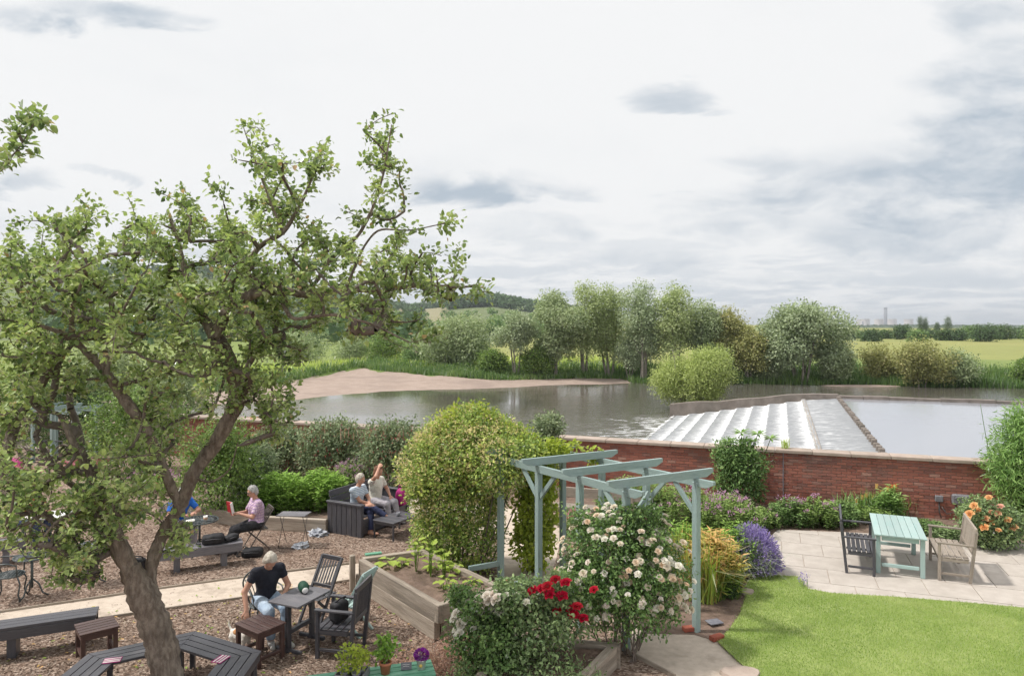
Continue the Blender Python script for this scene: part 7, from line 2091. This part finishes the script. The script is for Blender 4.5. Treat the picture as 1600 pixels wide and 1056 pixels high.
person('white-haired woman in a striped top with crossed legs on the near end of the sofa', sofa_pt(.48, .42), SF, .415, .12, -.02, ((.36, .02, .66), (.34, .08, .62)), ((-.2, .7, -.5), (-.2, -.7, -.5)), ((.52, -.12, .07), (.78, .10, .38)), ((.7, 0, .7), (.6, 0, .9)), yaw=.25, pitch=.25, hair='hair_blonde', top='jersey_stripe', legs='navy_cloth', shoe='skin', sleeve=.62, stout=1.04)
person('brown-haired person in cream shirt raising a hand to the head on the sofa', sofa_pt(.45, 1.12), SF, .415, .08, 0, ((.30, .16, .60), (.19, -.10, 1.27)), ((-.2, .7, -.5), (.7, -.7, .1)), ((.55, .14, .07), (.50, -.12, .07)), yaw=-.1, pitch=.3, hair='hair_brown', top='shirt_cream', legs='trouser_grey', sleeve=.6, hairlen=.02, stout=1.05, sc=1.04)
person('person in red top and dark jeans behind leaves at the left edge', (-10.15, 14.75, 0), R(-20), .44, .15, 0, ((.42, .12, .78), (.42, -.12, .78)), yaw=0, pitch=.3, hair='hair_brown', top='shirt_red', legs='jeans_dark', sleeve=.7)


def extras():
    # red book held open
    c = Vector((-5.28, 14.55, 0)); rz = R(214); F = Vector((math.cos(rz), math.sin(rz), 0)); S = Vector((-math.sin(rz), math.cos(rz), 0))
    b = thing('book', 'open red-covered book in the reading man\'s hands', 'book', tuple(c + F * .47 + Vector((0, 0, .93))), rz)
    for s in (-1, 1):
        q = Matrix.Rotation(s * .38, 3, 'Z') @ Matrix.Rotation(-1.0, 3, 'Y')
        o = box('cover', (.012, .16, .23), (0, 0, 0), 'red_cover', b, bev=.002); m = (Matrix.Rotation(-s * .45, 4, 'Z') @ Matrix.Rotation(.18, 4, 'Y')); o.matrix_local = Matrix.Translation((0, 0, 0)) @ m @ Matrix.Translation((.006, s * .082, 0))
        o = box('pages', (.016, .15, .215), (0, 0, 0), 'paper', b, bev=.002); o.matrix_local = m @ Matrix.Translation((-.009, s * .078, 0))
    # paper cup, saucer things on the cafe table
    t = thing('paper_cup', 'paper coffee cup with brown sleeve on the round cafe table', 'cup', (-6.12, 14.06, .722)); lathe('cup', [(.032, 0), (.043, .10), (.04, .10), (.03, .005)], 'white_glaze', t); lathe('sleeve', [(.0355, .025), (.0415, .075)], 'paper_sleeve', t)
    t = thing('napkin', 'folded white paper napkin on the round cafe table', 'napkin', (-6.42, 14.05, .725), .4); box('sheet', (.16, .12, .008), (0, 0, .004), 'paper', t); box('sheet', (.12, .09, .008), (.02, .01, .0125), 'paper', t, (0, 0, .3))
    # black rucksacks on the grey bench
    def bag(label, loc, rz, s, mat, lie=True):
        t = thing('rucksack', label, 'bag', loc, rz, 'black bags')
        if lie: sdf_obj('body', [('b', (0, 0, .09 * s), (.22 * s, .15 * s, .085 * s), None, .05), ('b', (.06 * s, -.02, .13 * s), (.12 * s, .12 * s, .07 * s), None, .04)], mat, t, .014, .03)
        else: sdf_obj('body', [('b', (0, 0, .17 * s), (.10 * s, .16 * s, .165 * s), None, .06), ('b', (.08 * s, 0, .11 * s), (.06 * s, .12 * s, .09 * s), None, .04)], mat, t, .014, .03)
        tube('strap', [(-.2 * s, .1 * s, .08 * s), (-.3 * s, .05, .1 * s), (-.33 * s, -.05, .03), (-.24 * s, -.1 * s, .04)] if lie else [(0, .1 * s, .32 * s), (-.06, .04, .40 * s), (-.06, -.06, .39 * s), (0, -.1 * s, .32 * s)], .012, mat, t, 6)
        tube('zip', [(-.15 * s, -.152 * s, .12 * s), (.0, -.156 * s, .13 * s), (.16 * s, -.152 * s, .12 * s)] if lie else [(.09 * s, -.1 * s, .24 * s), (.1 * s, 0, .27 * s), (.09 * s, .1 * s, .24 * s)], .004, 'plastic_grey', t, 5)
    bag('black rucksack lying on the grey plank bench', (-5.75, 13.55, .432), R(20), .9, 'black_cloth')
    bag('black bag lying at the right end of the grey plank bench', (-5.48, 13.72, .432), R(60), .65, 'black_cloth')
    bag('black bag on the ground behind the grey plank bench', (-5.2, 14.1, 0.0), R(10), .9, 'black_cloth')
    bag('black shoulder bag on the seat of the charcoal armchair', (-2.45, 9.98, .437), R(150), .85, 'black_cloth', False)
    bag('dark bag on the ground beyond the forked trunk', (-7.0, 13.2, 0), R(100), .8, 'black_cloth', False)
    # magenta bag by the sofa
    p = sofa_pt(.95, 1.45); t = thing('handbag', 'magenta cloth bag hanging over the far sofa arm', 'bag', (p[0], p[1], .40), SF); sdf_obj('body', [('e', (0, 0, .2), (.14, .10, .2), None), ('b', (0, 0, .1), (.13, .09, .1), None, .05)], 'magenta_cloth', t, .014, .03); tube('handle', [(-.08, 0, .36), (-.04, 0, .46), (.04, 0, .46), (.08, 0, .36)], .012, 'magenta_cloth', t)
    # dark green pouch on the small table
    t = thing('pouch', 'dark green and black pouch with white front on the small grey table', 'pouch', (-3.06, 10.32, .721), R(-60)); sdf_obj('body', [('e', (0, 0, .075), (.115, .075, .075), None), ('e', (.05, 0, .06), (.08, .068, .06), None)], 'dark_green_cloth', t, .010, .03); sdf_obj('front_panel', [('e', (.115, 0, .05), (.03, .045, .045), None)], 'white_glaze', t, .008); tube('strap', [(-.1, 0, .08), (-.15, .05, .05), (-.18, .12, .012), (-.1, .17, .012)], .007, 'black_cloth', t)
    # dog
    t = thing('dog', 'small white and tan dog standing behind the brown stool', 'dog', tuple(G(376, 1016)), R(-28))
    B = [('e', (-.02, 0, .21), (.12, .068, .078), None), ('e', (.08, 0, .215), (.085, .072, .088), None), ('e', (-.12, 0, .215), (.075, .065, .075), None), ('c', (.12, 0, .25), (.19, 0, .32), .055, .045), ('e', (.215, 0, .335), (.062, .052, .052), None), ('c', (.24, 0, .322), (.30, 0, .308), .032, .021)]
    for s in (1, -1):
        B += [('c', (.11, s * .045, .19), (.105, s * .047, .10), .032, .02), ('c', (.105, s * .047, .10), (.11, s * .047, .025), .019, .016), ('e', (.122, s * .047, .016), (.028, .018, .015), None)]
        B += [('c', (-.13, s * .045, .19), (-.10, s * .05, .125), .042, .027), ('c', (-.10, s * .05, .125), (-.155, s * .05, .075), .024, .016), ('c', (-.155, s * .05, .075), (-.145, s * .05, .025), .015, .014), ('e', (-.132, s * .05, .016), (.028, .018, .015), None)]
    B += [('c', (-.18, 0, .25), (-.24, 0, .32), .018, .012), ('c', (-.24, 0, .32), (-.235, 0, .38), .012, .009)]
    sdf_obj('body', B, 'dog_white', t, .008, .02)
    surf('dog_tan', (.42, .20, .08), (.52, .27, .12), 9, .85, .5, 60)
    for s in (1, -1): sdf_obj('ear', [('e', (.195, s * .055, .335), (.03, .012, .042), None)], 'dog_tan', t, .007); sdf_obj('eye', [('e', (.262, s * .028, .35), (.008, .008, .008), None)], 'black_cloth', t, .004)
    sdf_obj('saddle_patch', [('e', (-.04, 0, .255), (.095, .064, .046), None)], 'dog_tan', t, .008); sdf_obj('nose', [('e', (.322, 0, .312), (.012, .013, .010), None)], 'black_cloth', t, .004)
    # coloured cloth rolls left on the tree seat
    for k, (x, y) in enumerate(((-4.95, 8.72), (-3.62, 8.75))):
        o = thing('menu_card', ['striped menu card on the left part of the tree seat', 'striped menu card on the right part of the tree seat'][k], 'card', (x, y, .467), .3 + k); box('card', (.20, .14, .006), (0, 0, .004), 'magenta_cloth', o); box('stripe', (.19, .02, .004), (0, .035, .0095), 'paper', o); box('stripe', (.19, .02, .004), (0, -.01, .0095), 'paper', o); box('stripe', (.19, .02, .004), (0, -.05, .0095), 'paper', o)


extras()


# ------------------------------------------------------------------ air


def haze():
    m, t = newmat('haze')
    v = t.n('ShaderNodeVolumePrincipled'); t.put(v, 'Color', (.86, .92, 1.0)); t.put(v, 'Density', .00012); t.put(v, 'Anisotropy', .25)
    out = t.n('ShaderNodeOutputMaterial'); t.nt.links.new(v.outputs[0], out.inputs['Volume'])
    x0, x1, y0, y1, z0, z1 = -9900, 9900, -60, 12400, -75, 170
    V = [(x0, y0, z0), (x1, y0, z0), (x1, y1, z0), (x0, y1, z0), (x0, y0, z1), (x1, y0, z1), (x1, y1, z1), (x0, y1, z1)]
    npobj('haze', V, [[0, 3, 2, 1], [4, 5, 6, 7], [0, 1, 5, 4], [1, 2, 6, 5], [2, 3, 7, 6], [3, 0, 4, 7]], 'haze', None, None, False, 'stuff')


haze()
